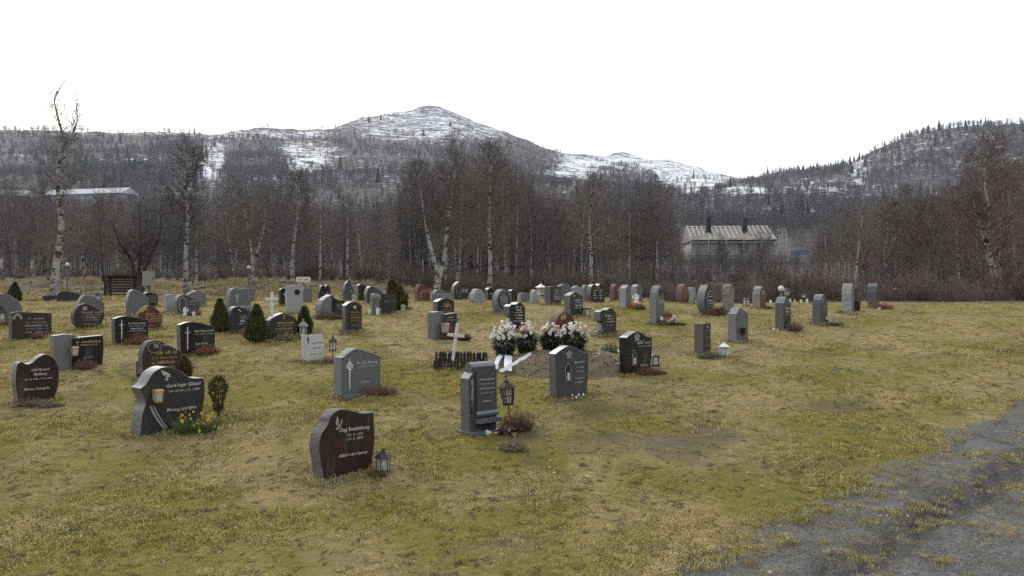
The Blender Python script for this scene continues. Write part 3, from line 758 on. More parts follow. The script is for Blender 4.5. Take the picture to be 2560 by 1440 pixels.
def build_heroes():
    # the row on the photo where each foot stands follows from its distance
    def foot(px, D): return CY - FPX * (on(px, D).z - CZ) / D
    f = foot(133, 26)
    hero(133, f, 26, [[(133, f), (143, 660), (150, 560), (150, 450), (147, 330), (146, 255), (148, 185)], [(150, 430), (172, 360), (188, 300), (200, 235)]], 101, 0.125,
         'tallest birch, thick white trunk with black scars, rising above the ridge', limbs=74, low=0.2, spread=0.13, up=0.8, dens=0.9, twig_w=0.0042, second=.28, limb=.26)
    f = foot(466, 36)
    hero(466, f, 36, [[(466, f), (465, 640), (468, 540), (466, 470), (470, 400), (468, 335)]], 102, 0.115,
         'straight white birch with dark crown behind the grey post box', limbs=44, low=0.22, spread=0.22, up=0.75, dens=1.15)
    f = foot(1090, 35)
    hero(1090, f, 35, [[(1090, f), (1096, 690), (1113, 640), (1118, 570), (1128, 500), (1138, 420), (1130, 350)], [(1096, 688), (1078, 620), (1062, 550), (1050, 455), (1040, 380)]], 103, 0.17,
         'white birch forked low into a V of two trunks', limbs=44, low=0.34, spread=0.24, up=0.8, dens=1.15)
    f = foot(1224, 37)
    hero(1224, f, 37, [[(1224, f), (1226, 640), (1222, 560), (1226, 470), (1222, 400), (1224, 355)]], 104, 0.115,
         'upright birch with mottled black and white trunk behind the ring stone', limbs=46, low=0.2, spread=0.26, up=0.75, dens=1.15, twig='twigs_tan')
    f = foot(732, 38)
    hero(732, f, 38, [[(732, f), (730, 640), (740, 560), (748, 490), (745, 430)]], 105, 0.10,
         'bushy birch with patchy trunk behind the white notice sign', limbs=40, low=0.18, spread=0.34, up=0.7, dens=1.1)
    f = foot(630, 40)
    hero(630, f, 40, [[(630, f), (633, 650), (622, 580), (612, 520), (605, 470)], [(633, 660), (650, 610), (662, 550), (668, 500)]], 106, 0.10,
         'slim twin stemmed birch beside a globe lamp on the bank', limbs=30, low=0.3, spread=0.28, twig='twigs_tan')
    f = foot(1476, 42)
    hero(1476, f, 42, [[(1476, f), (1478, 640), (1474, 570), (1478, 490), (1480, 430)]], 107, 0.12,
         'pale flecked birch behind the black heart shaped gravestone', bark='birch_bark', limbs=40, low=0.25, spread=0.27, twig='twigs_tan')
    f = foot(2497, 30)
    hero(2497, f, 30, [[(2497, f), (2486, 690), (2470, 610), (2465, 520), (2466, 420), (2475, 330)], [(2468, 600), (2440, 530), (2432, 470)]], 108, 0.15,
         'leaning pale trunk with rust brown twigs beyond the empty lawn', bark='birch_bark', limbs=48, low=0.25, spread=0.27, up=0.6, dens=1.2, twig='twigs_rust')
    f = foot(2228, 33)
    hero(2228, f, 33, [[(2228, f), (2222, 690), (2214, 640), (2216, 580), (2222, 530), (2225, 480)], [(2215, 650), (2232, 600), (2236, 540), (2240, 500)]], 109, 0.10,
         'slender birch bent at its foot behind the curved dark headstone', bark='dim_birch_bark', limbs=34, low=0.3, spread=0.3, twig='twigs_tan')
    f = foot(2335, 34)
    hero(2335, f, 34, [[(2335, f), (2328, 680), (2320, 620), (2318, 560), (2316, 500)]], 110, 0.09,
         'thin grey birch standing alone between the bent birch and the leaning trunk', bark='dim_birch_bark', limbs=32, low=0.3, spread=0.34, twig='twigs_rust')
    f = foot(345, 34)
    hero(345, f, 34, [[(345, f), (340, 690), (322, 640), (300, 600), (270, 540)], [(343, 715), (352, 650), (348, 580), (352, 500)], [(343, 715), (372, 650), (396, 590), (410, 530)]], 111, 0.13,
         'dark multi stemmed tree spreading above the timber shelter', bark='old_timber', limbs=36, low=0.25, spread=0.3, up=0.7, dens=1.0, twig='twigs_plum')
build_heroes()
def slim_birches():
    spots = [(46, 34, 660, 'slim pale birch behind the small dark conifer at the picture edge'), (66, 35, 640, 'thin pale birch close to the small dark conifer, second of two'), (212, 43, 500, 'thin straight birch between the tallest birch and the timber shelter'),
             (255, 44, 560, 'thin pale birch behind the timber shelter'), (492, 43, 540, 'slim birch close behind the straight white birch'), (540, 44, 500, 'thin birch behind the slim olive conifer'), (585, 46, 520, 'pale thin birch left of the twin stemmed one'),
             (800, 42, 480, 'slim white birch behind the glossy black lobed stone'), (828, 43, 520, 'thin birch right behind the rough blade stone'), (868, 44, 470, 'pale slim birch behind the bluish pointed stone'), (905, 46, 520, 'thin grey birch behind the very dark far stone'),
             (1290, 44, 430, 'slim birch between the upright mottled birch and the white post lantern'), (1345, 45, 470, 'thin birch behind the white post lantern'), (1575, 44, 500, 'slim birch behind the plain grey block stone'), (1640, 45, 520, 'thin birch behind the tall stepped stone'),
             (1925, 36, 640, 'crooked thin birch behind the red faced stone'), (2010, 36, 600, 'thin pale birch behind the far crest figurines'), (2062, 35, 560, 'slim birch behind the stepped olive stone'), (2108, 34, 520, 'slim pale birch behind the rough hewn stone'), (2138, 33, 500, 'slim birch behind the black bucket'),
             (2165, 34, 530, 'thin birch close to the lone dark curved stone'), (2270, 33, 540, 'thin birch right of the bent birch'), (2400, 33, 470, 'slim grey birch left of the leaning trunk'), (2540, 32, 440, 'thin birch beyond the leaning trunk at the picture edge')]
    for k, (px, D, top, label) in enumerate(spots):
        b = on(px, D); row = CY - FPX * (b.z - CZ) / D; H = (row - top) * D / FPX; r = np.random.default_rng(700 + k)
        st = [stem_path(r, H, (r.uniform(-.5, .5), r.uniform(-.3, .3)), .02)]
        tm = tree_meshes(700 + k, H, (.045 + .003 * H), st, limbs=20, low=.42, spread=.24, up=.85, dens=.8, twig_w=.0045)
        b.z -= .05; add_tree('birch_tree', b, label, 'tree', 'slim birches along the front of the wood', tm, 'birch_bark' if k % 3 == 1 else 'dim_birch_bark', ('twigs_plum', 'twigs_tan', 'twigs_rust')[k % 3])
slim_birches()

TOPU = [-800, 0, 150, 300, 460, 600, 740, 900, 1000, 1100, 1250, 1400, 1550, 1640, 1690, 1730, 1960, 2000, 2060, 2120, 2200, 2300, 2400, 2450, 2560, 3400]
TOPR = [420, 455, 470, 480, 490, 490, 460, 500, 440, 395, 390, 445, 455, 480, 520, 662, 662, 640, 560, 500, 490, 460, 440, 370, 330, 340]
MARKS = [(0, 'the picture edge boulder'), (110, 'the wide brown stone'), (200, 'the tallest birch'), (290, 'the timber shelter'), (420, 'the grey post box'), (520, 'the medallion stone'), (660, 'the twin stemmed birch'), (790, 'the notice sign'), (900, 'the blade stone'),
         (1030, 'the crooked conifer'), (1150, 'the forked birch'), (1270, 'the grey disc stone'), (1370, 'the white post lantern'), (1500, 'the black heart stone'), (1600, 'the red flowers'), (1720, 'the tall stepped stone'), (1870, 'the teardrop stone'), (1990, 'the crest globe lamp'),
         (2100, 'the stepped olive stone'), (2210, 'the lone curved stone'), (2320, 'the bent birch'), (2440, 'the empty lawn'), (2560, 'the leaning trunk'), (9000, 'the empty lawn corner')]
def forest():
    protos = []
    specs = [(201, 8.0, .095, 'dim_birch_bark', 'twigs_plum'), (202, 8.5, .09, 'dim_birch_bark', 'twigs_tan'), (203, 7.5, .07, 'dim_birch_bark', 'twigs_rust'), (204, 9.0, .09, 'birch_bark', 'twigs_plum'),
             (205, 8.0, .075, 'dim_birch_bark', 'twigs_plum'), (206, 7.5, .08, 'old_timber', 'twigs_rust'), (207, 8.5, .085, 'dim_birch_bark', 'twigs_tan'), (208, 7.0, .09, 'old_timber', 'twigs_plum')]
    for sd, H, r0, bark, twig in specs:
        r = np.random.default_rng(sd)
        stems = [stem_path(r, H, (r.uniform(-.5, .5), r.uniform(-.4, .4)), 0.025)]
        if sd % 3 == 0: stems.append(stem_path(r, H * 0.85, (r.uniform(.5, 1.0), r.uniform(-.5, .5)), 0.03))
        protos.append((H, tree_meshes(sd, H, r0, stems, limbs=34, low=0.16, spread=0.25, up=0.78, dens=1.0, twig_w=0.0055), bark, twig))
    names = {'twigs_plum': 'plum brown', 'twigs_tan': 'tan', 'twigs_rust': 'rust red'}
    first = {}
    made = 0; rows = []
    rg = np.random.default_rng(5)
    tries = 0
    while made < 230 and tries < 4000:
        tries += 1
        u = rg.uniform(-260, 2820); D = 40 + 52 * rg.uniform(0, 1) ** 1.15
        if u > 1950: D = 27 + 45 * rg.uniform(0, 1) ** 1.2
        veil = 1690 < u < 2000
        if veil and (rg.uniform() < .4 or D < 46): continue
        x = (u - CX) / FPX * D
        if any((x - a) ** 2 + (D - b) ** 2 < (1.5 if made < 120 else 1.1) ** 2 for a, b in rows): continue
        z = land1(x, D); row = CY - FPX * (z - CZ) / D
        top = np.interp(u, TOPU, TOPR) + 50 * (float(vnoise(np.array([u / 75]), np.array([D / 40]), 4)[0]) + .3) + rg.uniform(-45, 100) + (90 * rg.uniform() if D < 40 else 0)
        if veil: top = rg.uniform(555, 640)
        H = (row - top) * D / FPX
        if H < (1.6 if veil else 3.0): continue
        H = min(H, 13)
        k = int(rg.integers(0, len(protos)))
        if u > 2050 and rg.uniform() < 0.5: k = int(rg.choice([2, 5, 1]))
        PH, tm, bark, twig = protos[k]
        mark = [m_ for lim, m_ in MARKS if u < lim][0]; deep = 'front of the wood' if D < 50 else ('middle of the wood' if D < 68 else 'back of the wood')
        size = 'low' if H < 5 else ('tall' if H > 8.5 else 'mid sized')
        label = '%s %s %s, %s, behind %s' % (size, names[twig], 'birch' if bark != 'old_timber' else 'dark barked tree', deep, mark)
        rz = rg.uniform(0, 6.28); s = H / PH
        if k not in first:
            o = add_tree('woodland_tree', (x, D, z - 0.05), label, 'tree', 'bare trees of the wood behind the graves', tm, bark, twig, rz)
            first[k] = o
        else:
            o = copy_tree(first[k]); o['label'] = label; o.location = (x, D, z - 0.05); o.rotation_euler = (rg.normal(0, .03), rg.normal(0, .03), rz)
        o.scale = (s * rg.uniform(.9, 1.15), s * rg.uniform(.9, 1.15), s)
        rows.append((x, D)); made += 1
    # ---- the deeper wood, one mass
    far = []
    for sd, H, r0, bark, twig in specs[:5]:
        tm = tree_meshes(sd + 50, H, r0, None, limbs=22, low=0.2, spread=0.26, up=0.78, dens=0.75, twig_w=0.0075)
        trunk, V, Q, T = tm
        tv = np.array(trunk.v); tf = np.array([f for f in trunk.f if len(f) == 4])
        o = np_mesh('deep_wood', np.concatenate([V, tv]), np.concatenate([Q, tf + len(V)]), ['twigs_far' if sd % 2 else twig, 'dim_birch_bark'], T, link=False)
        mi = np.zeros(len(o.data.polygons), np.int32); mi[len(Q):len(Q) + len(tf)] = 1
        o.data.polygons.foreach_set('material_index', mi); far.append(o)
    n = 5200
    u = rg.uniform(-500, 3060, n); D = 62 * (300 / 62) ** rg.uniform(0, 1, n)
    x = (u - CX) / FPX * D; z = land(x, D); row = CY - FPX * (z - CZ) / D
    top = np.interp(u, TOPU, TOPR) + rg.uniform(0, 60, n) + 55 * (vnoise(u / 75, D / 40, 4) + .35)
    # keep the building site and the houses in view
    win = ((u > 1700) & (u < 1985) & (D < 158) & ((D > 105) | (rg.uniform(0, 1, n) < .15))) | ((u > 2395) & (u < 2520) & (D < 175) & (D > 90) & (rg.uniform(0, 1, n) < .6)) | ((u > 70) & (u < 330) & (D > 108) & (D < 175)) | ((u > -80) & (u < 62) & (D > 100) & (D < 150))
    H = np.clip((row - top) * D / FPX, 0, 9.5); H = np.where(D > 120, np.minimum(np.maximum(H, 4.5), 8), H)
    H = np.where(((u > 1690) & (u < 2000)) & (D < 118), np.minimum(np.maximum(H, 2.4), 4.4), H)
    m = (H > 1.5) & ~win
    x, D, z, H = x[m], D[m], z[m], H[m]
    scatter('deep_birch_wood', far, np.stack([x, D, z - .1], -1), H / 8.0, rg.uniform(0, 6.28, len(x)), rg.integers(0, 5, len(x)), 'deep brown leafless birch wood climbing the slope behind', 'woods')
    # ---- undergrowth along the wood's edge
    bushes = []
    for k, tw in enumerate(('twigs_plum', 'twigs_rust', 'twigs_tan', 'twigs_rust')):
        r = np.random.default_rng(300 + k); A, B = [], []; A2, B2 = [], []
        for q in range(26):
            az, el = r.uniform(0, 6.28), r.uniform(0.85, 1.5); L = r.uniform(.5, 1.25)
            p = np.array([r.normal(0, .15), r.normal(0, .15), 0]); d = np.array([math.cos(az) * math.cos(el), math.sin(az) * math.cos(el), math.sin(el)])
            e = p + d * L; A.append(p); B.append(e)
            m_ = 26; f = r.uniform(.2, 1, m_)[:, None]; a = p + (e - p) * f; A2.append(a); B2.append(a + unit(d + unit(r.normal(size=(m_, 3))) * .8) * r.uniform(.12, .45, (m_, 1)))
        V1, Q1 = prisms(np.array(A), np.array(B), np.full(26, .007), np.full(26, .003)); V2, T2 = slivers(np.concatenate(A2), np.concatenate(B2), np.full(26 * 26, .0065), r)
        bushes.append(np_mesh('bush', np.concatenate([V1, V2]), Q1, tw, T2 + len(V1), link=False))
    n = 2500
    u = rg.uniform(-350, 2900, n)
    near = np.interp(u, [-350, 500, 950, 1300, 1650, 1800, 2000, 2900], [44, 45, 42, 37, 34, 30, 25.5, 24.8])
    D = near + (62 - near) * rg.uniform(0, 1, n) ** 1.4
    x = (u - CX) / FPX * D; z = land(x, D)
    s = np.clip(rg.lognormal(-.25, .5, n), .25, 1.7) * np.interp(u, [0, 900, 1300, 1600, 1900, 2560], [.5, .55, .7, .8, .8, .8]) * (.75 + .6 * np.clip(fbm(x * .25, D * .25, 8, 2) + .3, 0, 1))
    keep = (u > 1000) | (rg.uniform(0, 1, n) < .45); u, D, x, z, s = u[keep], D[keep], x[keep], z[keep], s[keep]; n = len(u)
    ix = np.where((u > 1900) & (rg.uniform(0, 1, n) < .55), 1, rg.integers(0, 4, n))
    scatter('undergrowth', bushes, np.stack([x, D, z - .04], -1), s, rg.uniform(0, 6.28, n), ix, 'tangled leafless undergrowth along the edge of the wood', 'undergrowth')
forest()

def hill_trees():
    rg = np.random.default_rng(77)
    kinds = []
    for k in range(4):
        r = np.random.default_rng(400 + k); H = 1.0
        n = 110; hh = r.uniform(.22, .98, n); az = r.uniform(0, 6.28, n)
        A = np.stack([0 * hh, 0 * hh, hh], -1) + r.normal(0, .03, (n, 3)); L = .46 * (1.08 - hh) ** .6 * r.uniform(.5, 1.2, n)
        B = A + np.stack([np.cos(az) * L, np.sin(az) * L, L * r.uniform(.3, 1.2, n)], -1)
        V, T = slivers(A, B, np.full(n, .0075), r); V1, Q1 = prisms(np.array([[0, 0, -.05]]), np.array([[0, 0, 1.0]]), np.array([.014]), np.array([.004]))
        kinds.append(np_mesh('hill_tree', np.concatenate([V1, V]), Q1, 'twigs_far', T + len(V1), link=False))
    n = 75000
    u = rg.uniform(-700, 3300, n); D = 230 * (1150 / 230) ** rg.uniform(0, 1, n) ** .9
    x = (u - CX) / FPX * D; z = land(x, D); row = CY - FPX * (z - CZ) / D
    ridge = np.interp(u, DU, DD)
    w = wood_mask(u, row)
    clump = sstep(-.35, .3, fbm(x / 35, D / 35, 66, 3))
    m = (rg.uniform(0, 1, n) < w * (.35 + .65 * clump)) & (D < ridge + 40)
    x, D, z = x[m], D[m], z[m]
    scatter('hillside_scrub', kinds, np.stack([x, D, z - .2], -1), rg.uniform(3.0, 6.2, len(x)), rg.uniform(0, 6.28, len(x)), rg.integers(0, 4, len(x)), 'grey violet leafless scrub and birches covering the mountainside', 'woods')
    # spruce and pine, dark against the snow
    cons = []
    for k in range(3):
        r = np.random.default_rng(500 + k); mb = MB()
        for j in range(7):
            z0 = .08 + .13 * j; rad = .20 * (1 - j / 7.6) * (1.0 if k < 2 else 1.25)
            pr = [(rad * 1.0, z0), (rad * .45, z0 + .09), (0.01, z0 + .2)]
            nn = 7; vs_ = []
            for rr_, zz in pr:
                for q in range(nn):
                    a = 2 * math.pi * (q + j * .5) / nn; e = rr_ * r.uniform(.6, 1.25); vs_.append((e * math.cos(a), e * math.sin(a), zz - (.03 * r.uniform(0, 1) if zz == z0 else 0)))
            mb.add(vs_, [(a * nn + q, a * nn + (q + 1) % nn, (a + 1) * nn + (q + 1) % nn, (a + 1) * nn + q) for a in range(2) for q in range(nn)])
        V = np.array(mb.v); cons.append(np_mesh('spruce', V, np.array(mb.f), 'conifer_far', link=False))
    n = 9000
    u = rg.uniform(-500, 3200, n); D = 250 * (1000 / 250) ** rg.uniform(0, 1, n)
    x = (u - CX) / FPX * D; z = land(x, D); row = CY - FPX * (z - CZ) / D
    p = np.full(n, .006)
    for cx, cr, rx, rr, k in [(2020, 425, 110, 16, .9), (2120, 415, 30, 24, .8), (2250, 380, 200, 60, .22), (2400, 320, 260, 26, .5), (2480, 350, 120, 40, .45), (200, 380, 130, 45, .35), (400, 400, 120, 30, .3), (300, 440, 140, 40, .35), (2400, 510, 160, 50, .25), (2350, 560, 70, 40, .4), (1980, 555, 60, 20, .3), (1960, 430, 90, 10, .5)]:
        d = np.sqrt(((u - cx) / rx) ** 2 + ((row - cr) / rr) ** 2); p = np.where(d < 1, np.maximum(p, k), p)
    p = np.where((u > 840) & (u < 1700) & (row < 400), .01, p)
    m = (rg.uniform(0, 1, n) < p) & (D < np.interp(u, DU, DD) + 15)
    x, D, z = x[m], D[m], z[m]
    scatter('hillside_conifers', cons, np.stack([x, D, z - .3], -1), rg.uniform(4.5, 9.5, len(x)), rg.uniform(0, 6.28, len(x)), rg.integers(0, 3, len(x)), 'dark spruces and pines dotted over the far slopes', 'woods')
hill_trees()
# ------------------------------------------------------------------ gravestones
def smooth_path(ctrl, k=7):
    """outline from control points (u, v, 'c' corner or 's' smooth): Catmull-Rom between corners"""
    out, n = [], len(ctrl); i = 0
    while i < n - 1:
        j = i + 1
        while j < n - 1 and ctrl[j][2] == 's': j += 1
        seg = [np.array(c[:2], float) for c in ctrl[i:j + 1]]
        if len(seg) == 2: out.append(tuple(seg[0]))
        else:
            P = [2 * seg[0] - seg[1]] + seg + [2 * seg[-1] - seg[-2]]
            for a in range(1, len(P) - 2):
                for s in range(k):
                    t = s / k
                    q = 0.5 * ((2 * P[a]) + (-P[a - 1] + P[a + 1]) * t + (2 * P[a - 1] - 5 * P[a] + 4 * P[a + 1] - P[a + 2]) * t * t + (-P[a - 1] + 3 * P[a] - 3 * P[a + 1] + P[a + 2]) * t ** 3)
                    out.append(tuple(q))
        i = j
    out.append(tuple(ctrl[-1][:2]))
    return out
c, s = 'c', 's'
PROF = {
 'wave': [(-.43, 0, c), (-.5, .42, s), (-.47, .64, s), (-.36, .78, s), (-.28, .93, s), (-.1, 1, s), (.12, .95, s), (.3, .90, s), (.5, .905, c), (.51, .5, s), (.43, 0, c)],
 'serp': [(-.46, 0, c), (-.49, .5, s), (-.5, .86, c), (-.34, .93, s), (-.1, 1, s), (.12, .955, s), (.3, .87, s), (.5, .84, c), (.49, .4, s), (.43, 0, c)],
 'bowed': [(-.48, 0, c), (-.5, .5, s), (-.5, .92, c), (-.28, .995, s), (0, .975, s), (.28, .89, s), (.5, .83, c), (.5, 0, c)],
 'gable': [(-.5, 0, c), (-.5, .82, c), (-.44, .84, s), (-.3, .93, s), (-.2, .985, s), (-.12, 1, c), (.15, .925, s), (.5, .79, c), (.49, .4, s), (.5, 0, c)],
 'house': [(-.5, 0, c), (-.5, .72, c), (-.34, .86, s), (0, 1, c), (.34, .86, s), (.5, .70, c), (.5, 0, c)],
 'arch': [(-.5, 0, c), (-.5, .86, c), (-.27, .965, s), (0, 1, s), (.27, .965, s), (.5, .86, c), (.5, 0, c)],
 'round': [(-.5, 0, c), (-.5, .62, s), (-.42, .84, s), (-.22, .97, s), (0, 1, s), (.22, .97, s), (.42, .84, s), (.5, .62, s), (.5, 0, c)],
 'rect': [(-.5, 0, c), (-.5, .97, c), (-.1, 1, c), (.5, .98, c), (.5, 0, c)],
 'slab': [(-.5, 0, c), (-.49, .97, c), (-.3, 1, s), (.1, .96, s), (.5, .93, c), (.5, 0, c)],
 'boulder': [(-.42, 0, c), (-.5, .3, s), (-.47, .62, s), (-.3, .9, s), (-.08, 1, s), (.2, .9, s), (.42, .66, s), (.5, .3, s), (.43, 0, c)],
 'penta': [(-.30, 0, c), (-.46, .2, s), (-.5, .55, s), (-.34, .9, s), (-.1, 1, c), (.2, .83, s), (.48, .62, c), (.5, .4, s), (.34, 0, c)],
 'ramp': [(-.45, 0, c), (-.5, .6, s), (-.38, .93, s), (-.2, 1, s), (0, .95, s), (.3, .78, s), (.5, .66, c), (.48, 0, c)],
 'drop': [(-.33, 0, c), (-.48, .3, s), (-.47, .6, s), (-.3, .86, s), (-.05, 1, s), (.16, .93, s), (.42, .68, s), (.5, .42, s), (.36, 0, c)],
 'heart': [(-.44, 0, c), (-.5, .45, s), (-.47, .8, s), (-.38, .88, c), (-.26, .82, s), (-.13, .84, s), (.02, .95, s), (.2, 1, s), (.4, .88, s), (.5, .6, s), (.47, .25, s), (.36, 0, c)],
 'bracket': [(-.5, 0, c), (-.5, .10, c), (-.30, .16, s), (-.27, .40, s), (-.34, .50, c), (-.5, .53, c), (-.5, .86, c), (-.36, .93, s), (-.1, .93, s), (.06, .99, s), (.2, 1, s), (.38, .9, s), (.5, .76, s), (.5, .4, s), (.46, 0, c)],
 'gerd': [(-.5, 0, c), (-.47, .30, s), (-.42, .48, s), (-.5, .70, c), (-.42, .76, s), (-.3, .93, s), (-.12, 1, s), (.1, .93, s), (.28, .80, s), (.5, .77, c), (.52, .55, s), (.46, .12, s), (.4, 0, c)],
 'ornate': [(-.5, 0, c), (-.5, .70, c), (-.44, .705, c), (-.44, .75, c), (-.38, .755, c), (-.36, .82, s), (-.22, .95, s), (-.04, 1, s), (.12, .98, s), (.26, .84, s), (.4, .75, s), (.5, .71, c), (.5, 0, c)],
 'peak': [(-.5, 0, c), (-.5, .85, c), (-.30, .9, s), (.0, 1, c), (.3, .94, s), (.5, .84, c), (.5, 0, c)],
 'lobes': [(-.42, 0, c), (-.5, .4, s), (-.45, .78, s), (-.3, .95, s), (-.12, .92, s), (0, .84, c), (.1, .95, s), (.22, 1, s), (.36, .86, s), (.5, .6, c), (.5, 0, c)],
 'point': [(-.45, 0, c), (-.5, .5, s), (-.4, .8, s), (-.15, 1, c), (.12, .86, s), (.3, .6, s), (.5, .5, c), (.48, 0, c)],
 'tear': [(-.16, 0, c), (-.4, .18, s), (-.5, .45, s), (-.40, .74, s), (-.12, 1, c), (.12, .90, s), (.42, .66, s), (.5, .4, s), (.38, .12, s), (.18, 0, c)],
 'leanr': [(-.5, 0, c), (-.49, .5, s), (-.46, 1, c), (-.25, .93, s), (.05, .93, s), (.4, .91, s), (.5, .86, c), (.5, .4, s), (.46, 0, c)],
 'curl': [(-.42, 0, c), (-.45, .35, s), (-.5, .68, c), (-.38, .70, c), (-.34, .86, c), (-.2, .97, s), (0, 1, s), (.28, .92, s), (.5, .7, c), (.44, .3, s), (.45, 0, c)],
}
del c, s
def stone_mesh(out, t, rough, seed, bev=0.006, rings=3, rough_front=False):
    """outline (list of (x, z)) given a thickness: face, chamfer, split or sawn edge, back"""
    mb = MB(); n = len(out); cx = sum(p[0] for p in out) / n; cz = sum(p[1] for p in out) / n
    A = np.array(out)
    # inward offset of the outline
    d = np.roll(A, -1, 0) - np.roll(A, 1, 0); d /= np.maximum(np.linalg.norm(d, axis=1, keepdims=True), 1e-9)
    nrm = np.stack([d[:, 1], -d[:, 0]], -1)      # outline runs up the left side and over: inside is to the right
    inn = A + nrm * bev; inn[0, 1] = A[0, 1]; inn[-1, 1] = A[-1, 1]
    loops = [[(x, -t / 2, z) for x, z in inn]]
    for k in range(rings + 1):
        y = -t / 2 + bev + (t - 2 * bev) * k / rings
        lp = []
        for i, (x, z) in enumerate(A):
            a = 0.0
            if rough:
                v = Vector((x * 14 + seed * 3.1, y * 22, z * 14)); a = rough * (mnoise.noise(v) + 0.6 * mnoise.noise(v * 2.3))
                if k in (0,): a *= 0.35
            q = nrm[i] * -a
            lp.append((x + q[0], y, max(z + q[1], 0) if z > 0.001 else z))
        loops.append(lp)
    loops.append([(x, t / 2, z) for x, z in inn])
    for lp in loops: mb.v += lp
    for k in range(len(loops) - 1):
        for i in range(n):
            j = (i + 1) % n; mb.f.append((k * n + i, k * n + j, (k + 1) * n + j, (k + 1) * n + i)); mb.m.append(1 if k else 0)
    mb.f.append(tuple(range(n - 1, -1, -1))); mb.m.append(0)
    L = len(loops) - 1
    mb.f.append(tuple(L * n + i for i in range(n))); mb.m.append(1)
    # the outline runs clockwise seen from the front: flip everything so faces look outwards
    mb.f = [tuple(reversed(f)) for f in mb.f]
    return mb

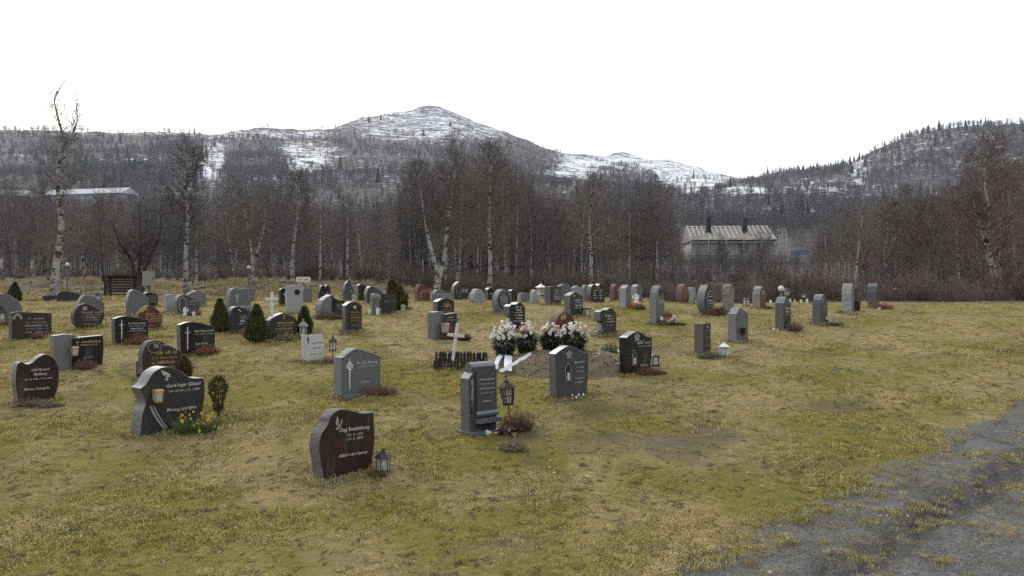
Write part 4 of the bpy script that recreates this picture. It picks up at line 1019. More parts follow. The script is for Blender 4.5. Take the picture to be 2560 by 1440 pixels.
_font_cache = {}
def text_verts(body, shear=0.22):
    if body in _font_cache: return _font_cache[body]
    cu = bpy.data.curves.new('lettering', 'FONT'); cu.body = body; cu.size = 1.0; cu.shear = shear; cu.resolution_u = 2; cu.align_x = 'CENTER'
    cu.offset = 0.006
    ob = bpy.data.objects.new('lettering', cu)
    me = bpy.data.meshes.new_from_object(ob)
    V = np.array([v.co[:] for v in me.vertices]); F = [tuple(p.vertices) for p in me.polygons]
    bpy.data.objects.remove(ob); bpy.data.curves.remove(cu); bpy.data.meshes.remove(me)
    if len(V):
        V[:, 0] -= (V[:, 0].min() + V[:, 0].max()) / 2
    _font_cache[body] = (V, F)
    return V, F
class Face:
    """marks cut into a stone's front: lettering and ornament, gathered by colour"""
    def __init__(s, w, h, t): s.w, s.h, s.y, s.mb = w, h, -t / 2 - 0.003, {}
    def get(s, col): return s.mb.setdefault(col, MB())
    def text(s, body, u, v, wide, col, shear=0.22, hmax=None):
        V, F = text_verts(body, shear)
        if not len(V): return
        k = 0.93 * wide * s.w / (V[:, 0].max() - V[:, 0].min())
        if hmax: k = min(k, hmax * s.h / 0.72)
        kz = min(k, 1.25 * k)
        s.get(col).add([(u * s.w + x * k, s.y, v * s.h + y * kz) for x, y, _ in V], F)
    def worn(s, u, v, wide, hgt, col, seed=0):
        """lettering too far off to read: a broken run of small upright strokes"""
        r = random.Random(seed * 31 + int(v * 997)); x = -wide / 2 * s.w; H = hgt * s.h; mb = s.get(col)
        while x < wide / 2 * s.w:
            ww = H * r.uniform(.16, .34); hh = H * r.choice((.62, .68, .7, 1.0, 1.05)); x0 = u * s.w + x; z0 = v * s.h; sh = .22
            if r.random() > 0.14:
                mb.add([(x0, s.y, z0), (x0 + ww, s.y, z0), (x0 + ww + sh * hh, s.y, z0 + hh), (x0 + sh * hh, s.y, z0 + hh)], [(0, 1, 2, 3)])
                if r.random() > .45: mb.add([(x0 + ww, s.y, z0 + hh * .4), (x0 + ww * 2, s.y, z0 + hh * .4), (x0 + ww * 2 + .1 * hh, s.y, z0 + hh * .62), (x0 + ww + .1 * hh, s.y, z0 + hh * .62)], [(0, 1, 2, 3)])
            else: x += H * .3
            x += ww + H * .24
    def shape(s, pts, u, v, sc, col, ang=0.0):
        ca, sa = math.cos(ang), math.sin(ang)
        s.get(col).add([(u * s.w + (x * ca - y * sa) * sc, s.y, v * s.h + (x * sa + y * ca) * sc) for x, y in pts], [tuple(range(len(pts)))])
    def cross(s, u, v0, v1, col, arm=.27, at=.62, th=.045, fancy=False):
        H = (v1 - v0) * s.h; T = th * H; x = u * s.w; z0 = v0 * s.h; mb = s.get(col); za = z0 + H * at
        A = arm * H / 2
        for p in ([(x - T * .7, z0), (x + T * .7, z0), (x + T, za), (x + T * .6, z0 + H), (x - T * .6, z0 + H), (x - T, za)], [(x - A, za - T * .5), (x + A, za - T * .5), (x + A, za + T * .5), (x - A, za + T * .5)]):
            mb.add([(a, s.y - .0008 * k, b) for k in (0,) for a, b in p], [tuple(range(len(p)))])
        if fancy:
            for q in range(8):
                a = q * math.pi / 4 + .39; r0, r1 = H * .05, H * .14
                mb.add([(x + r0 * math.cos(a - .35), s.y - .001, za + r0 * math.sin(a - .35)), (x + r1 * math.cos(a - .22), s.y - .001, za + r1 * math.sin(a - .22)), (x + r1 * math.cos(a + .22), s.y - .001, za + r1 * math.sin(a + .22)), (x + r0 * math.cos(a + .35), s.y - .001, za + r0 * math.sin(a + .35))], [(0, 1, 2, 3)])
    def flower(s, u, v, r, col, n=5):
        for k in range(n):
            a = 2 * math.pi * k / n + .3
            p = [(0, 0)] + [(r * math.cos(a + d) * e, r * math.sin(a + d) * e) for d, e in ((-.5, .7), (-.2, 1), (.2, 1), (.5, .7))]
            s.shape(p, u, v, 1.0, col)
    def bird(s, u, v, k, col):
        s.shape([(-.55, -.75), (-.35, -.95), (-.1, -.85), (-.25, -.5)], u, v, k, col)
        s.shape([(-.25, -.6), (-.05, -.85), (.3, -.45), (.05, -.1)], u, v, k, col)
        s.shape([(-.35, -.4), (-.1, -.2), (.0, .3), (-.2, .95), (-.42, .5), (-.5, 0)], u, v, k, col)
        s.shape([(.1, -.35), (.3, -.5), (.62, .35), (.5, .42), (.25, .05)], u, v, k, col)
    def spray(s, u, v, k, col, seed=1, n=9):
        r = random.Random(seed)
        for q in range(n):
            a = -2.2 + .55 * q + r.uniform(-.2, .2); d = k * r.uniform(.25, .95); x, y = d * math.cos(.9 + a * .3), d * math.sin(.9 + a * .3)
            s.shape([(0, 0), (.32 * k, -.10 * k), (.5 * k, 0), (.32 * k, .10 * k)], u + (x - .3 * k) / s.w, v + (y - .4 * k) / s.h, 1, col, a)
        for q in range(3): s.flower(u + (k * (-.25 + .35 * q)) / s.w, v + k * (.45 - .18 * abs(q - 0)) / s.h, k * .24, col)
    def sunrise(s, u, v, k, col):
        for q in range(9):
            a = math.pi * (q + .5) / 9; s.shape([(k * .3, -.012 * k * 3), (k, 0), (k * .3, .012 * k * 3)], u, v, 1, col, a)
        s.shape([(k * .24 * math.cos(a), k * .24 * math.sin(a)) for a in np.linspace(0, math.pi, 9)], u, v, 1, col)
    def frame(s, pts, col, th):
        """a raised or cut band along a path in face units"""
        mb = s.get(col)
        P = [np.array([u * s.w, v * s.h]) for u, v in pts]
        L = []
        for i, p in enumerate(P):
            d = P[min(i + 1, len(P) - 1)] - P[max(i - 1, 0)]; d = d / max(np.linalg.norm(d), 1e-9); nn = np.array([-d[1], d[0]]) * th
            L.append((p - nn, p + nn))
        for (a, b), (c2, d2) in zip(L, L[1:]):
            mb.add([(a[0], s.y, a[1]), (c2[0], s.y, c2[1]), (d2[0], s.y, d2[1]), (b[0], s.y, b[1])], [(0, 1, 2, 3)])
    def build(s, parent):
        for k, (col, mb) in enumerate(s.mb.items()):
            mb.build('inscription' if k == 0 else 'ornament', col, parent)

YAW = 45.0
N_STONE = [0]
def stone(x, row, w, h, prof, mat, label, t=.14, yaw=None, rough=0.0, marks=None, tilt=(0, 0), plinth=None, front=None, side=None, name='gravestone', group='headstones on the lawn', D=None, bev=.006):
    """one headstone: middle, foot, width and height as the photograph shows them, in its pixels"""
    base = on(x, D) if D else at(x, row)
    D = base.y; N_STONE[0] += 1; k = N_STONE[0]
    sc = ppm(D); phi = math.degrees(math.atan((x - CX) / FPX))
    a = (YAW if yaw is None else yaw) + random.Random(k).uniform(-2.5, 2.5)
    ang = R(a + phi)
    H = h / sc
    W = max((w / sc - t * math.sin(ang)) / max(math.cos(ang), .22), .22)
    W = min(W, 1.15)
    root = thing(name, base, label, 'gravestone', group, R(a), tilt)
    z0 = -0.06
    pz = 0.0
    if plinth:
        pw, pt, ph = plinth
        MB().box((0, 0, ph / 2 - .03), (W * pw, t * pt, ph + .06)).build('plinth', [(front or mat + '_side')], root); pz = ph
    Hs = H - pz
    out = [(u * W, v * Hs + pz) for u, v in smooth_path(PROF[prof])]
    if not plinth: out[0] = (out[0][0], z0); out[-1] = (out[-1][0], z0)
    body = stone_mesh(out, t, rough, k, bev=bev)
    fm = front or mat + '_face'; sm = side or mat + '_side'
    o = body.build('stone', [fm, sm], root)
    FEET.append((base.x, base.y, W, t, R(a)))
    f = Face(W, Hs, t); f.pz = pz
    if marks: marks(f)
    if pz:
        for mb in f.mb.values(): mb.v = [(a_, b_, c_ + pz) for a_, b_, c_ in mb.v]
    f.build(root)
    return root, W, H, t
def ring(root, W, H, t, u, v, ru, rv, th, mat, name='ring'):
    """a carved ring standing proud of the face"""
    mb = MB(); n, m = 28, 6; vs_, fs = [], []
    for i in range(n):
        a = 2 * math.pi * i / n; cx_, cz_ = u * W + ru * W * math.cos(a), v * H + rv * H * math.sin(a)
        for j in range(m):
            b = 2 * math.pi * j / m; rr = th * math.cos(b)
            vs_.append((cx_ + rr * math.cos(a), -t / 2 - .003 + th * .8 * math.sin(b), cz_ + rr * math.sin(a)))
    for i in range(n):
        for j in range(m): fs.append((i * m + j, ((i + 1) % n) * m + j, ((i + 1) % n) * m + (j + 1) % m, i * m + (j + 1) % m))
    return mb.add(vs_, fs).build(name, mat, root, smooth=True)
def niche(root, W, H, t, u, v0, v1, wid, mat_in='charcoal_face', mat_rim='letter_dim', candle='white_wax'):
    """a little pointed recess with a rim, and a grave candle in it"""
    hw = wid * W / 2; z0, z1 = v0 * H, v1 * H; cx_ = u * W; y = -t / 2
    pts = [(cx_ - hw * .85, z0), (cx_ - hw, z0 + (z1 - z0) * .35), (cx_ - hw * .85, z0 + (z1 - z0) * .7), (cx_ - hw * .35, z0 + (z1 - z0) * .95), (cx_, z1), (cx_ + hw * .35, z0 + (z1 - z0) * .95), (cx_ + hw * .85, z0 + (z1 - z0) * .7), (cx_ + hw, z0 + (z1 - z0) * .35), (cx_ + hw * .85, z0)]
    n = len(pts); mb = MB()
    big = [((x - cx_) * 1.16 + cx_, (z - (z0 + z1) / 2) * 1.08 + (z0 + z1) / 2) for x, z in pts]
    vs_ = [(x, y - .003, z) for x, z in big] + [(x, y - .014, z) for x, z in big] + [(x, y - .014, z) for x, z in pts] + [(x, y - .003, z) for x, z in pts]
    fs = []
    for q in range(3):
        for i in range(n): fs.append((q * n + i, q * n + (i + 1) % n, (q + 1) * n + (i + 1) % n, (q + 1) * n + i))
    mb.add(vs_, fs); r = mb.build('niche_rim', mat_rim, root)
    MB().add([(x, y - .004, z) for x, z in pts], [tuple(range(n))]).build('niche', mat_in, r)
    hh = (z1 - z0)
    cmb = MB(); cmb.lathe([(hw * .42, z0 + .01), (hw * .42, z0 + hh * .42), (hw * .2, z0 + hh * .46)], 10, M=Matrix.Translation((cx_, y - .012, 0))); cmb.build('candle', candle, r)
def wall_lantern(root, x, z, y, h, mat='brass'):
    """a small lantern fixed to a stone: cap, four posts, floor, glass"""
    w = h * .62; mb = MB(); M = Matrix.Translation((x, y - w * .5, z))
    mb.box((0, 0, h * .06), (w * .8, w * .8, h * .1), M=M); mb.box((0, 0, h * .9), (w * 1.05, w * 1.05, h * .12), M=M, taper=.8)
    for a in (-1, 1):
        for b in (-1, 1): mb.tube([(a * w * .36, b * w * .36, h * .1), (a * w * .46, b * w * .46, h * .86)], h * .035, 5, M=M)
    l = mb.build('lantern', mat, root)
    MB().box((0, 0, h * .48), (w * .72, w * .72, h * .7), M=M, taper=1.12).build('glass', 'lantern_glass', l)
    MB().lathe([(w * .16, h * .12), (w * .16, h * .5)], 8, M=M).build('candle', 'white_wax', l)

def build_stones():
    W_, G_, K_, D_ = 'letter_white', 'letter_gold', 'letter_dark', 'letter_dim'
    # ---------------- the nearest
    def m(f):
        f.bird(-.16, .80, .075, D_)
        f.text('Dag Svedenborg', .13, .655, .60, W_); f.text('* 7 - 7 - 1951', .13, .57, .32, W_); f.text('\u2020 5 - 2 - 2010', .13, .51, .32, W_); f.text('Alltid i v\u00e5re hjerter', .10, .27, .58, W_)
    stone(857, 1182, 160, 160, 'wave', 'maroon', 'red veined dark gravestone with a carved dove, nearest of all', t=.2, rough=.010, yaw=47, marks=m, tilt=(R(-3), R(1)))
    def m(f):
        f.spray(-.12, .86, .085, W_, 3)
        f.text('Gerd-Inger Sj\u00e5stad', .17, .675, .60, W_); f.text('* 24 - 10 1941  \u2020 27 - 6 2008', .17, .595, .55, W_); f.text('Minnes i kj\u00e6rlighet', .14, .30, .52, W_)
        f.frame([(-.36 + .02 * k, .42 - .047 * k + .0012 * k * k) for k in range(13)], D_, .012)
        f.frame([(-.31 + .02 * k, .42 - .047 * k + .0012 * k * k) for k in range(12)], D_, .008)
    r, w, h, t = stone(420, 1072, 168, 157, 'gerd', 'charcoal', 'wide charcoal gravestone with a gold lantern, daffodils at its foot', t=.25, marks=m, yaw=48, rough=.004)
    wall_lantern(r, -.27 * w, .47 * h, -t / 2, .16)
    def m(f):
        f.text('Odd Robert', .06, .66, .46, W_); f.text('Rydberg', .06, .565, .34, W_); f.text('* 21. 10. 1938  \u2020 13. 5. 2008', .0, .47, .72, W_); f.text('Minnes i kj\u00e6rlighet', -.02, .26, .64, W_)
    stone(89, 1003, 102, 116, 'heart', 'maroon', 'dark red gravestone with a dip in its curved top above wilted flowers', t=.16, marks=m, yaw=52, side='charcoal_side')
    def m(f):
        f.flower(-.1, .83, .06, D_); f.text('Sigmund Olsen', .22, .665, .36, W_); f.text('* 8. 7. 1938', .22, .56, .24, W_); f.text('\u2020 19. 5. 2009', .22, .485, .24, W_); f.text('Hvil i fred kj\u00e6re', .21, .355, .30, W_); f.text('du glemmes ei', .21, .275, .30, W_)
    r, w, h, t = stone(1422, 992, 100, 128, 'serp', 'slate', 'blue grey gravestone with a pointed candle niche before the fresh grave', t=.15, marks=m, yaw=38)
    niche(r, w, h, t, -.14, .33, .66, .16)
    # scroll stone
    scroll_stone()
    def m(f):
        f.flower(-.10, .86, .07, D_); f.frame([(-.2 + .04 * k, .88 - .012 * k + .05 * math.sin(k * .7)) for k in range(11)], D_, .004)
        f.text('Sigfred', .02, .70, .26, W_); f.text('Jensen', .33, .70, .24, W_); f.text('* 3. 2. 1931  \u2020 7. 12. 2008', .18, .625, .52, W_); f.text('Takk for alt', .17, .16, .34, W_)
    r, w, h, t = stone(1589, 932, 82, 104, 'serp', 'black', 'polished black gravestone with an oval candle niche and square lantern beside it', t=.16, marks=m, yaw=40, side='black_face')
    niche(r, w, h, t, -.22, .22, .56, .15)
    def m(f):
        f.cross(-.30, .12, .80, W_, .22, .74, .028, True)
        f.text('Per Olav Bratteng', .14, .655, .56, W_); f.text('* 12. 10. 1922  \u2020 24. 11. 2005', .14, .585, .54, W_); f.text('Takk for alt', .10, .23, .24, W_)
        f.frame([(-.49, .80), (-.42, .82), (-.3, .905), (-.2, .96), (-.12, .975), (.15, .90), (.49, .765)], 'umber_side', .008)
    r, w, h, t = stone(894, 982, 117, 112, 'gable', 'grey', 'grey rough edged gravestone with a tall carved cross, small bird on top', t=.2, rough=.012, marks=m, yaw=44)
    MB().box((0.05, -.06, -.015), (w * 1.18, t * 2.0, .05)).build('base_slab', 'slate_side', r)
    bird = MB(); Mx = Matrix.Translation((.27 * w, 0, .845 * h)) @ Matrix.Rotation(.5, 4, 'Z')
    bird.add(*ico((.030, .017, .018), 2, 3), M=Mx @ Matrix.Translation((0, 0, .022)))
    bird.add(*ico((.013, .012, .012), 2, 4), M=Mx @ Matrix.Translation((-.028, 0, .042)))
    bird.add([(.02, -.008, .025), (.02, .008, .025), (.065, .006, .034), (.065, -.006, .034), (.02, 0, .032)], [(0, 1, 2, 3), (0, 3, 4), (1, 4, 2)], M=Mx)
    bird.build('bird_figure', 'black_iron', r)
    def m(f):
        f.text('Leif Henning', .16, .60, .58, K_); f.text('Johansen', .12, .42, .44, K_); f.text('* 14.4.1941 \u2020 10.9.2009', .05, .21, .72, K_); f.cross(-.27, .62, .88, K_, .4, .7, .09)
    stone(785, 901, 56, 69, 'leanr', 'marble', 'whitish gravestone with dark lettering leaning beside a stake lantern', t=.13, marks=m, tilt=(R(-5), R(-4)), yaw=40, rough=.006)
    # ---------------- second line
    def m(f):
        f.text('Inger Aagot Jensen', .17, .68, .60, W_); f.text('* 27. 3. 1920  \u2020 11. 12. 2007', .17, .585, .56, W_); f.text('Takk for alt', .10, .26, .40, W_); f.cross(-.30, .12, .84, W_, .26, .76, .03)
    stone(490, 881, 90, 77, 'bowed', 'black', 'black gravestone with one slim white cross above rust heather', t=.17, marks=m, yaw=46)
    def m(f):
        f.text('Karl Ragnar Jensen', .16, .70, .58, W_); f.text('* 16. 10. 1922  \u2020 1. 11. 1987', .16, .61, .54, W_); f.text('Aagot Jensen', .15, .50, .42, W_); f.text('* 1. 8. 1899  \u2020 10. 8. 1988', .14, .41, .56, W_); f.cross(-.30, .14, .86, W_, .24, .76, .03)
    stone(325, 856, 84, 66, 'bowed', 'black', 'black gravestone with white cross and two names, below the red stone', t=.17, marks=m, yaw=47)
    split_stone(191, 917, 113, 83, 'black gravestone with gold names joined to a rough grey pillar', 'letter_gold', 'black_face', 1)
    split_stone(1104, 843, 67, 65, 'dark gravestone with gold name and brass lantern, rough pillar, below the sunburst stone', 'letter_gold', 'charcoal_face', 2)
    def m(f):
        f.flower(-.15, .87, .05, D_); f.worn(.03, .62, .66, .085, G_, 1); f.worn(.05, .50, .62, .05, G_, 2); f.worn(.03, .36, .6, .085, G_, 3); f.worn(.05, .25, .6, .05, G_, 4)
        f.frame([(.02 + .045 * k, .88 - .016 * k + .02 * math.sin(k * .5)) for k in range(10)], D_, .010)
    r, w, h, t = stone(400, 942, 100, 92, 'ramp', 'umber', 'brown gravestone with gold text and round relief partly behind the charcoal one', t=.17, marks=m, yaw=46, rough=.004)
    ring(r, w, h, t, -.20, .80, .17, .14, .014, 'umber_side', 'relief_ring')
    def m(f):
        f.worn(.12, .69, .42, .09, D_, 5); f.worn(.12, .56, .56, .05, D_, 6); f.worn(.12, .42, .60, .09, D_, 7); f.worn(.12, .31, .56, .05, D_, 8); f.worn(.12, .17, .56, .06, D_, 9)
        f.frame([(-.36 + .09 * math.cos(a), .72 + .18 * math.sin(a)) for a in np.linspace(0, math.pi, 10)] , D_, .02)
    stone(76, 843, 93, 64, 'slab', 'umber', 'wide brown gravestone with arched niche and white lantern beside it', t=.16, marks=m, yaw=52, rough=.006)
    def m(f):
        f.flower(-.14, .80, .05, D_, 6); f.worn(.08, .60, .66, .085, D_, 10); f.worn(.10, .51, .6, .05, D_, 11); f.worn(.06, .40, .58, .085, D_, 12); f.worn(.06, .31, .56, .05, D_, 13); f.worn(.02, .14, .4, .05, D_, 14)
    stone(219, 820, 74, 62, 'penta', 'umber', 'five sided brown gravestone standing before a pale wavy one', t=.18, marks=m, yaw=47, rough=.010)
    stone(227, 792, 62, 54, 'ramp', 'pale', 'pale grey gravestone sloping from a round shoulder, behind the five sided one', t=.15, yaw=48, front='grey_face')
    def m(f):
        f.flower(-.33, .80, .045, G_, 6); f.flower(-.2, .88, .045, G_, 6); f.worn(.12, .60, .62, .085, G_, 15); f.worn(.14, .51, .58, .05, G_, 16); f.worn(.10, .40, .68, .085, G_, 17); f.worn(.12, .31, .6, .05, G_, 18); f.worn(-.05, .12, .3, .05, D_, 19)
    r, w, h, t = stone(372, 822, 64, 58, 'drop', 'red', 'rounded red gravestone with gold lettering and flowers, behind the black cross stone', t=.17, marks=m, yaw=46)
    stone(343, 786, 54, 62, 'ramp', 'grey', 'tall plain grey gravestone below the grey post box', t=.16, yaw=46, side='slate_side')
    def m(f): [f.worn(.05, .72 - .13 * k, .5, .06, 'letter_dim', 20 + k) for k in range(4)]
    stone(376, 768, 34, 38, 'bowed', 'black', 'small black gravestone right beside the post of the grey box', t=.16, yaw=46, marks=m)
    def m(f): f.worn(.20, .62, .5, .10, D_, 25); f.worn(.20, .45, .46, .06, D_, 26)
    r, w, h, t = stone(466, 783, 62, 46, 'ramp', 'grey', 'grey gravestone carved with a round medallion, white figurines below', t=.2, yaw=47, marks=m, front='slate_face')
    ring(r, w, h, t, -.26, .45, .15, .40, .018, 'grey_side', 'medallion')
    stone(425, 780, 30, 44, 'rect', 'pale', 'plain pale block standing close beside the medallion stone', t=.18, yaw=47, rough=.006)
    def m(f): [f.worn(.05, .66 - .14 * k, .5, .07, D_, 30 + k) for k in range(3)]
    stone(490, 766, 48, 40, 'house', 'grey', 'greyish green gabled gravestone behind the medallion stone', t=.15, yaw=47, marks=m)
    def m(f): f.cross(-.16, .5, .8, W_, .45, .7, .05); f.worn(.03, .32, .72, .075, W_, 34); f.worn(.03, .22, .6, .05, D_, 35)
    stone(596, 792, 62, 72, 'ramp', 'grey', 'greenish grey gravestone with a small white cross, behind the leaf stone', t=.18, yaw=46, marks=m)
    def m(f): f.spray(-.14, .83, .05, W_, 5, 6); f.worn(.18, .58, .5, .08, W_, 36); f.worn(.18, .50, .5, .05, W_, 37); f.worn(.15, .38, .52, .085, W_, 38); f.worn(.13, .28, .6, .05, W_, 39)
    stone(602, 828, 70, 62, 'ramp', 'charcoal', 'dark gravestone with carved leaf between two clipped conifers', t=.18, yaw=46, marks=m)
    stone(618, 754, 38, 33, 'rect', 'pale', 'light grey oblong gravestone on the far line by the bank', t=.12, yaw=42, front='grey_face')
    def m(f): f.cross(.02, .72, .93, G_, .5, .7, .08); f.worn(.06, .57, .6, .085, G_, 40); f.worn(.08, .48, .6, .05, G_, 41); f.worn(.02, .35, .6, .085, G_, 42); f.worn(.06, .26, .6, .05, G_, 43)
    stone(703, 846, 76, 64, 'house', 'charcoal', 'dark gabled gravestone with gold text between two black lanterns', t=.17, yaw=44, marks=m)
    def m(f): f.cross(.12, .15, .85, W_, .45, .72, .05)
    stone(709, 764, 22, 43, 'bowed', 'black', 'narrow black gravestone with thin cross beside the pale pierced one', t=.15, yaw=35, marks=m, side='black_face')
    r, w, h, t = stone(736, 782, 42, 69, 'rect', 'pale', 'pale rough cut gravestone with one dark round hole', t=.14, yaw=30, rough=.012, front='pale_side')
    MB().lathe([(.062, 0), (.062, .012)], 18, M=Matrix.Translation((.12 * w, -t / 2 - .004, .75 * h)) @ Matrix.Rotation(R(90), 4, 'X')).build('dark_hole_disc', 'black_face', r)  # flat black disc painting the dark inside of the round hole
    stone(766, 757, 28, 38, 'ramp', 'grey', 'rough grey gravestone half hidden by the pierced pale stone', t=.15, yaw=40, rough=.012)
    def m(f): f.worn(.05, .45, .7, .1, D_, 45)
    stone(811, 752, 32, 40, 'lobes', 'black', 'glossy black lobed gravestone on the far line behind the two part stone', t=.16, yaw=40, marks=m, side='black_face')
    blade_stone()
    def m(f): f.flower(.05, .80, .035, W_); [f.worn(.06, .60 - .10 * k, .5, .045, G_, 46 + k) for k in range(4)]; f.worn(.05, .14, .4, .04, G_, 50); f.frame([(-.42, .1), (-.42, .84), (-.2, .94), (0, .965), (.2, .94), (.43, .84), (.43, .1)], 'umber_side', .006)
    stone(880, 830, 50, 76, 'arch', 'umber', 'upright dark arched gravestone with gold border on a slate plinth', t=.16, yaw=42, marks=m, plinth=(1.2, 1.6, .05), side='slate_side')
    def m(f): f.worn(.2, .45, .45, .08, D_, 51)
    stone(872, 752, 32, 50, 'point', 'slate', 'bluish pointed gravestone on the far line behind the arched one', t=.15, yaw=42, marks=m)
    stone(906, 754, 30, 44, 'bowed', 'black', 'very dark gravestone behind the blue wavy one', t=.14, yaw=40)
    stone(934, 760, 48, 44, 'ramp', 'slate', 'dark blue wavy topped gravestone left of the crooked conifer', t=.16, yaw=44)
    def m(f): f.worn(.22, .6, .5, .07, D_, 52)
    r, w, h, t = stone(958, 784, 66, 50, 'slab', 'charcoal', 'low dark gravestone with a carved grey trunk beside white figurines', t=.15, yaw=44, marks=m)
    cm = MB(); cm.lathe([(.10, -.03), (.075, .12), (.085, .3), (.12, .38), (.10, .46), (.04, .5)], 9, M=Matrix.Translation((-.36 * w, -.05, 0)) @ Matrix.Scale(h / .5, 4, (0, 0, 1))); cm.build('carved_trunk', 'field_stone', r, smooth=True)
    # ---------------- middle
    def m(f): f.cross(-.25, .15, .62, G_, .4, .85, .05); f.worn(.1, .62, .62, .07, G_, 53); f.worn(.16, .54, .5, .05, G_, 54)
    stone(1056, 754, 40, 43, 'ramp', 'red', 'reddish gravestone with gold cross beside the forked birch', t=.17, yaw=45, marks=m)
    def m(f): f.worn(.15, .55, .55, .1, W_, 55); f.worn(.15, .38, .5, .1, W_, 56); f.bird(-.28, .6, .05, W_)
    stone(1101, 752, 44, 30, 'ramp', 'pale', 'low light grey gravestone at the foot of the forked birch', t=.16, yaw=45, marks=m, front='grey_face', D=25.0)
    def m(f): f.worn(.25, .52, .4, .07, W_, 57); f.worn(.25, .42, .36, .06, W_, 58)
    r, w, h, t = stone(1149, 750, 44, 46, 'point', 'charcoal', 'dark gravestone with tall oval ring left of the pale boulder stone', t=.18, yaw=45, marks=m)
    ring(r, w, h, t, -.2, .5, .14, .36, .02, 'charcoal_side', 'oval_ring')
    def m(f): f.sunrise(.05, .60, .17, G_); f.worn(.05, .47, .62, .06, G_, 59); f.worn(.05, .36, .5, .05, G_, 60)
    stone(1109, 800, 53, 54, 'arch', 'black', 'black gravestone with a gold sunburst behind the brass lantern stone', t=.17, yaw=44, marks=m)
    def m(f): [f.worn(.15, .66 - .15 * k, .5, .06, D_, 61 + k) for k in range(3)]
    stone(1193, 759, 40, 37, 'boulder', 'pale', 'pale natural boulder gravestone beside a small iron bench', t=.2, yaw=44, rough=.014, marks=m)
    def m(f): f.worn(.1, .5, .6, .08, W_, 65)
    stone(1224, 752, 24, 33, 'arch', 'black', 'small black gravestone with shining top behind the grey disc', t=.15, yaw=44, marks=m)
    def m(f): f.worn(.08, .60, .5, .08, D_, 66); f.worn(.08, .48, .46, .06, D_, 67); f.flower(-.26, .62, .05, 'petal_peach')
    r, w, h, t = stone(1253, 780, 48, 57, 'drop', 'grey', 'round grey disc gravestone with a dark carved ring', t=.18, yaw=46, marks=m)
    ring(r, w, h, t, .02, .52, .36, .36, .02, 'black_face', 'disc_ring')
    def m(f):
        f.worn(.08, .80, .4, .075, W_, 68); f.worn(.08, .70, .36, .06, W_, 69); f.worn(.08, .62, .55, .045, W_, 70); f.worn(.08, .50, .5, .075, W_, 71); f.worn(.08, .40, .36, .06, W_, 72); f.worn(.06, .30, .55, .045, W_, 73)
    r, w, h, t = stone(1286, 824, 54, 68, 'bracket', 'black', 'black gravestone with a side notch holding a candle, behind the white flowers', t=.18, yaw=44, marks=m)
    MB().lathe([(.028, .12 * h), (.034, .17 * h), (.034, .42 * h), (.02, .44 * h)], 10, M=Matrix.Translation((-.40 * w, 0, 0))).build('candle', 'white_wax', r)
    stone(1282, 756, 24, 32, 'bowed', 'black', 'black bright edged gravestone just behind the disc stone', t=.15, yaw=44)
    stone(1310, 757, 32, 25, 'rect', 'pale', 'low pale gravestone with dark slot beside the white post lantern', t=.14, yaw=40, front='grey_face')
    stone(1337, 758, 26, 34, 'round', 'pale', 'light round topped gravestone left of the white post lantern', t=.16, yaw=45, rough=.01)
    def m(f): [f.worn(.12, .76 - .12 * k, .55, .06, W_, 74 + k) for k in range(5)]
    stone(1382, 762, 42, 46, 'rect', 'umber', 'brown grey gravestone with lettered panel right of the white post lantern', t=.22, yaw=45, marks=m, rough=.008, front='charcoal_face')
    def m(f): f.worn(.1, .6, .5, .08, D_, 80)
    stone(1409, 752, 34, 42, 'arch', 'grey', 'grey arched gravestone behind the brown panel stone', t=.15, yaw=44, marks=m)
    def m(f): f.flower(-.2, .84, .03, W_); f.worn(.1, .62, .55, .075, W_, 81); f.worn(.1, .53, .6, .05, W_, 82); f.worn(.1, .40, .55, .075, W_, 83); f.worn(.1, .31, .6, .05, W_, 84)
    stone(1434, 789, 48, 59, 'serp', 'charcoal', 'tall dark grey wavy gravestone behind the dark red one', t=.18, yaw=46, marks=m)
    stone(1439, 751, 26, 37, 'peak', 'pale', 'small light peaked gravestone behind the tall wavy one', t=.15, yaw=45, rough=.008)
    stone(1463, 754, 22, 42, 'round', 'grey', 'narrow grey gravestone left of the black heart', t=.15, yaw=45)
    def m(f):
        for sx in (-.2, .22): [f.worn(sx, .62 - .13 * k, .26, .06, W_, 85 + k) for k in range(4)]
        f.frame([(-.12, .95), (-.05, .75), (.02, .62), (.09, .75), (.12, .95)], D_, .008)
    stone(1489, 757, 46, 48, 'lobes', 'black', 'black heart shaped gravestone with two columns of white text', t=.18, yaw=44, marks=m)
    def m(f):
        f.shape([(-.04, -.06), (.0, -.10), (.04, -.06), (.0, .07)], -.18, .84, 1, G_); f.shape([(-.04, -.06), (.0, -.10), (.04, -.06), (.0, .07)], -.04, .86, 1, G_)
        f.worn(.2, .52, .4, .06, G_, 90); f.worn(.2, .43, .4, .05, G_, 91)
    stone(1404, 838, 68, 60, 'drop', 'red', 'reddish brown gravestone with two gold leaves above the white flowers', t=.2, yaw=46, marks=m)
    def m(f): f.spray(-.20, .74, .04, D_, 8, 5); f.worn(.1, .68, .55, .07, W_, 92); f.worn(.1, .57, .36, .06, W_, 93); f.worn(.1, .47, .5, .045, W_, 94); f.worn(.08, .33, .4, .05, W_, 95)
    r, w, h, t = stone(1513, 836, 56, 66, 'bracket', 'charcoal', 'grey gravestone with wavy top and lantern tucked in its side', t=.18, yaw=42, marks=m)
    wall_lantern(r, -.40 * w, .14 * h, .06, .16, 'letter_dim')
    def m(f): f.cross(.15, .2, .85, D_, .4, .7, .05)
    stone(1537, 754, 26, 44, 'round', 'red', 'dull red gravestone far behind the grey wavy stone with lantern', t=.17, yaw=50, marks=m)
    stone(1563, 770, 30, 58, 'peak', 'grey', 'plain grey block gravestone with red flowers at its foot', t=.2, yaw=48, rough=.006, side='pale_side')
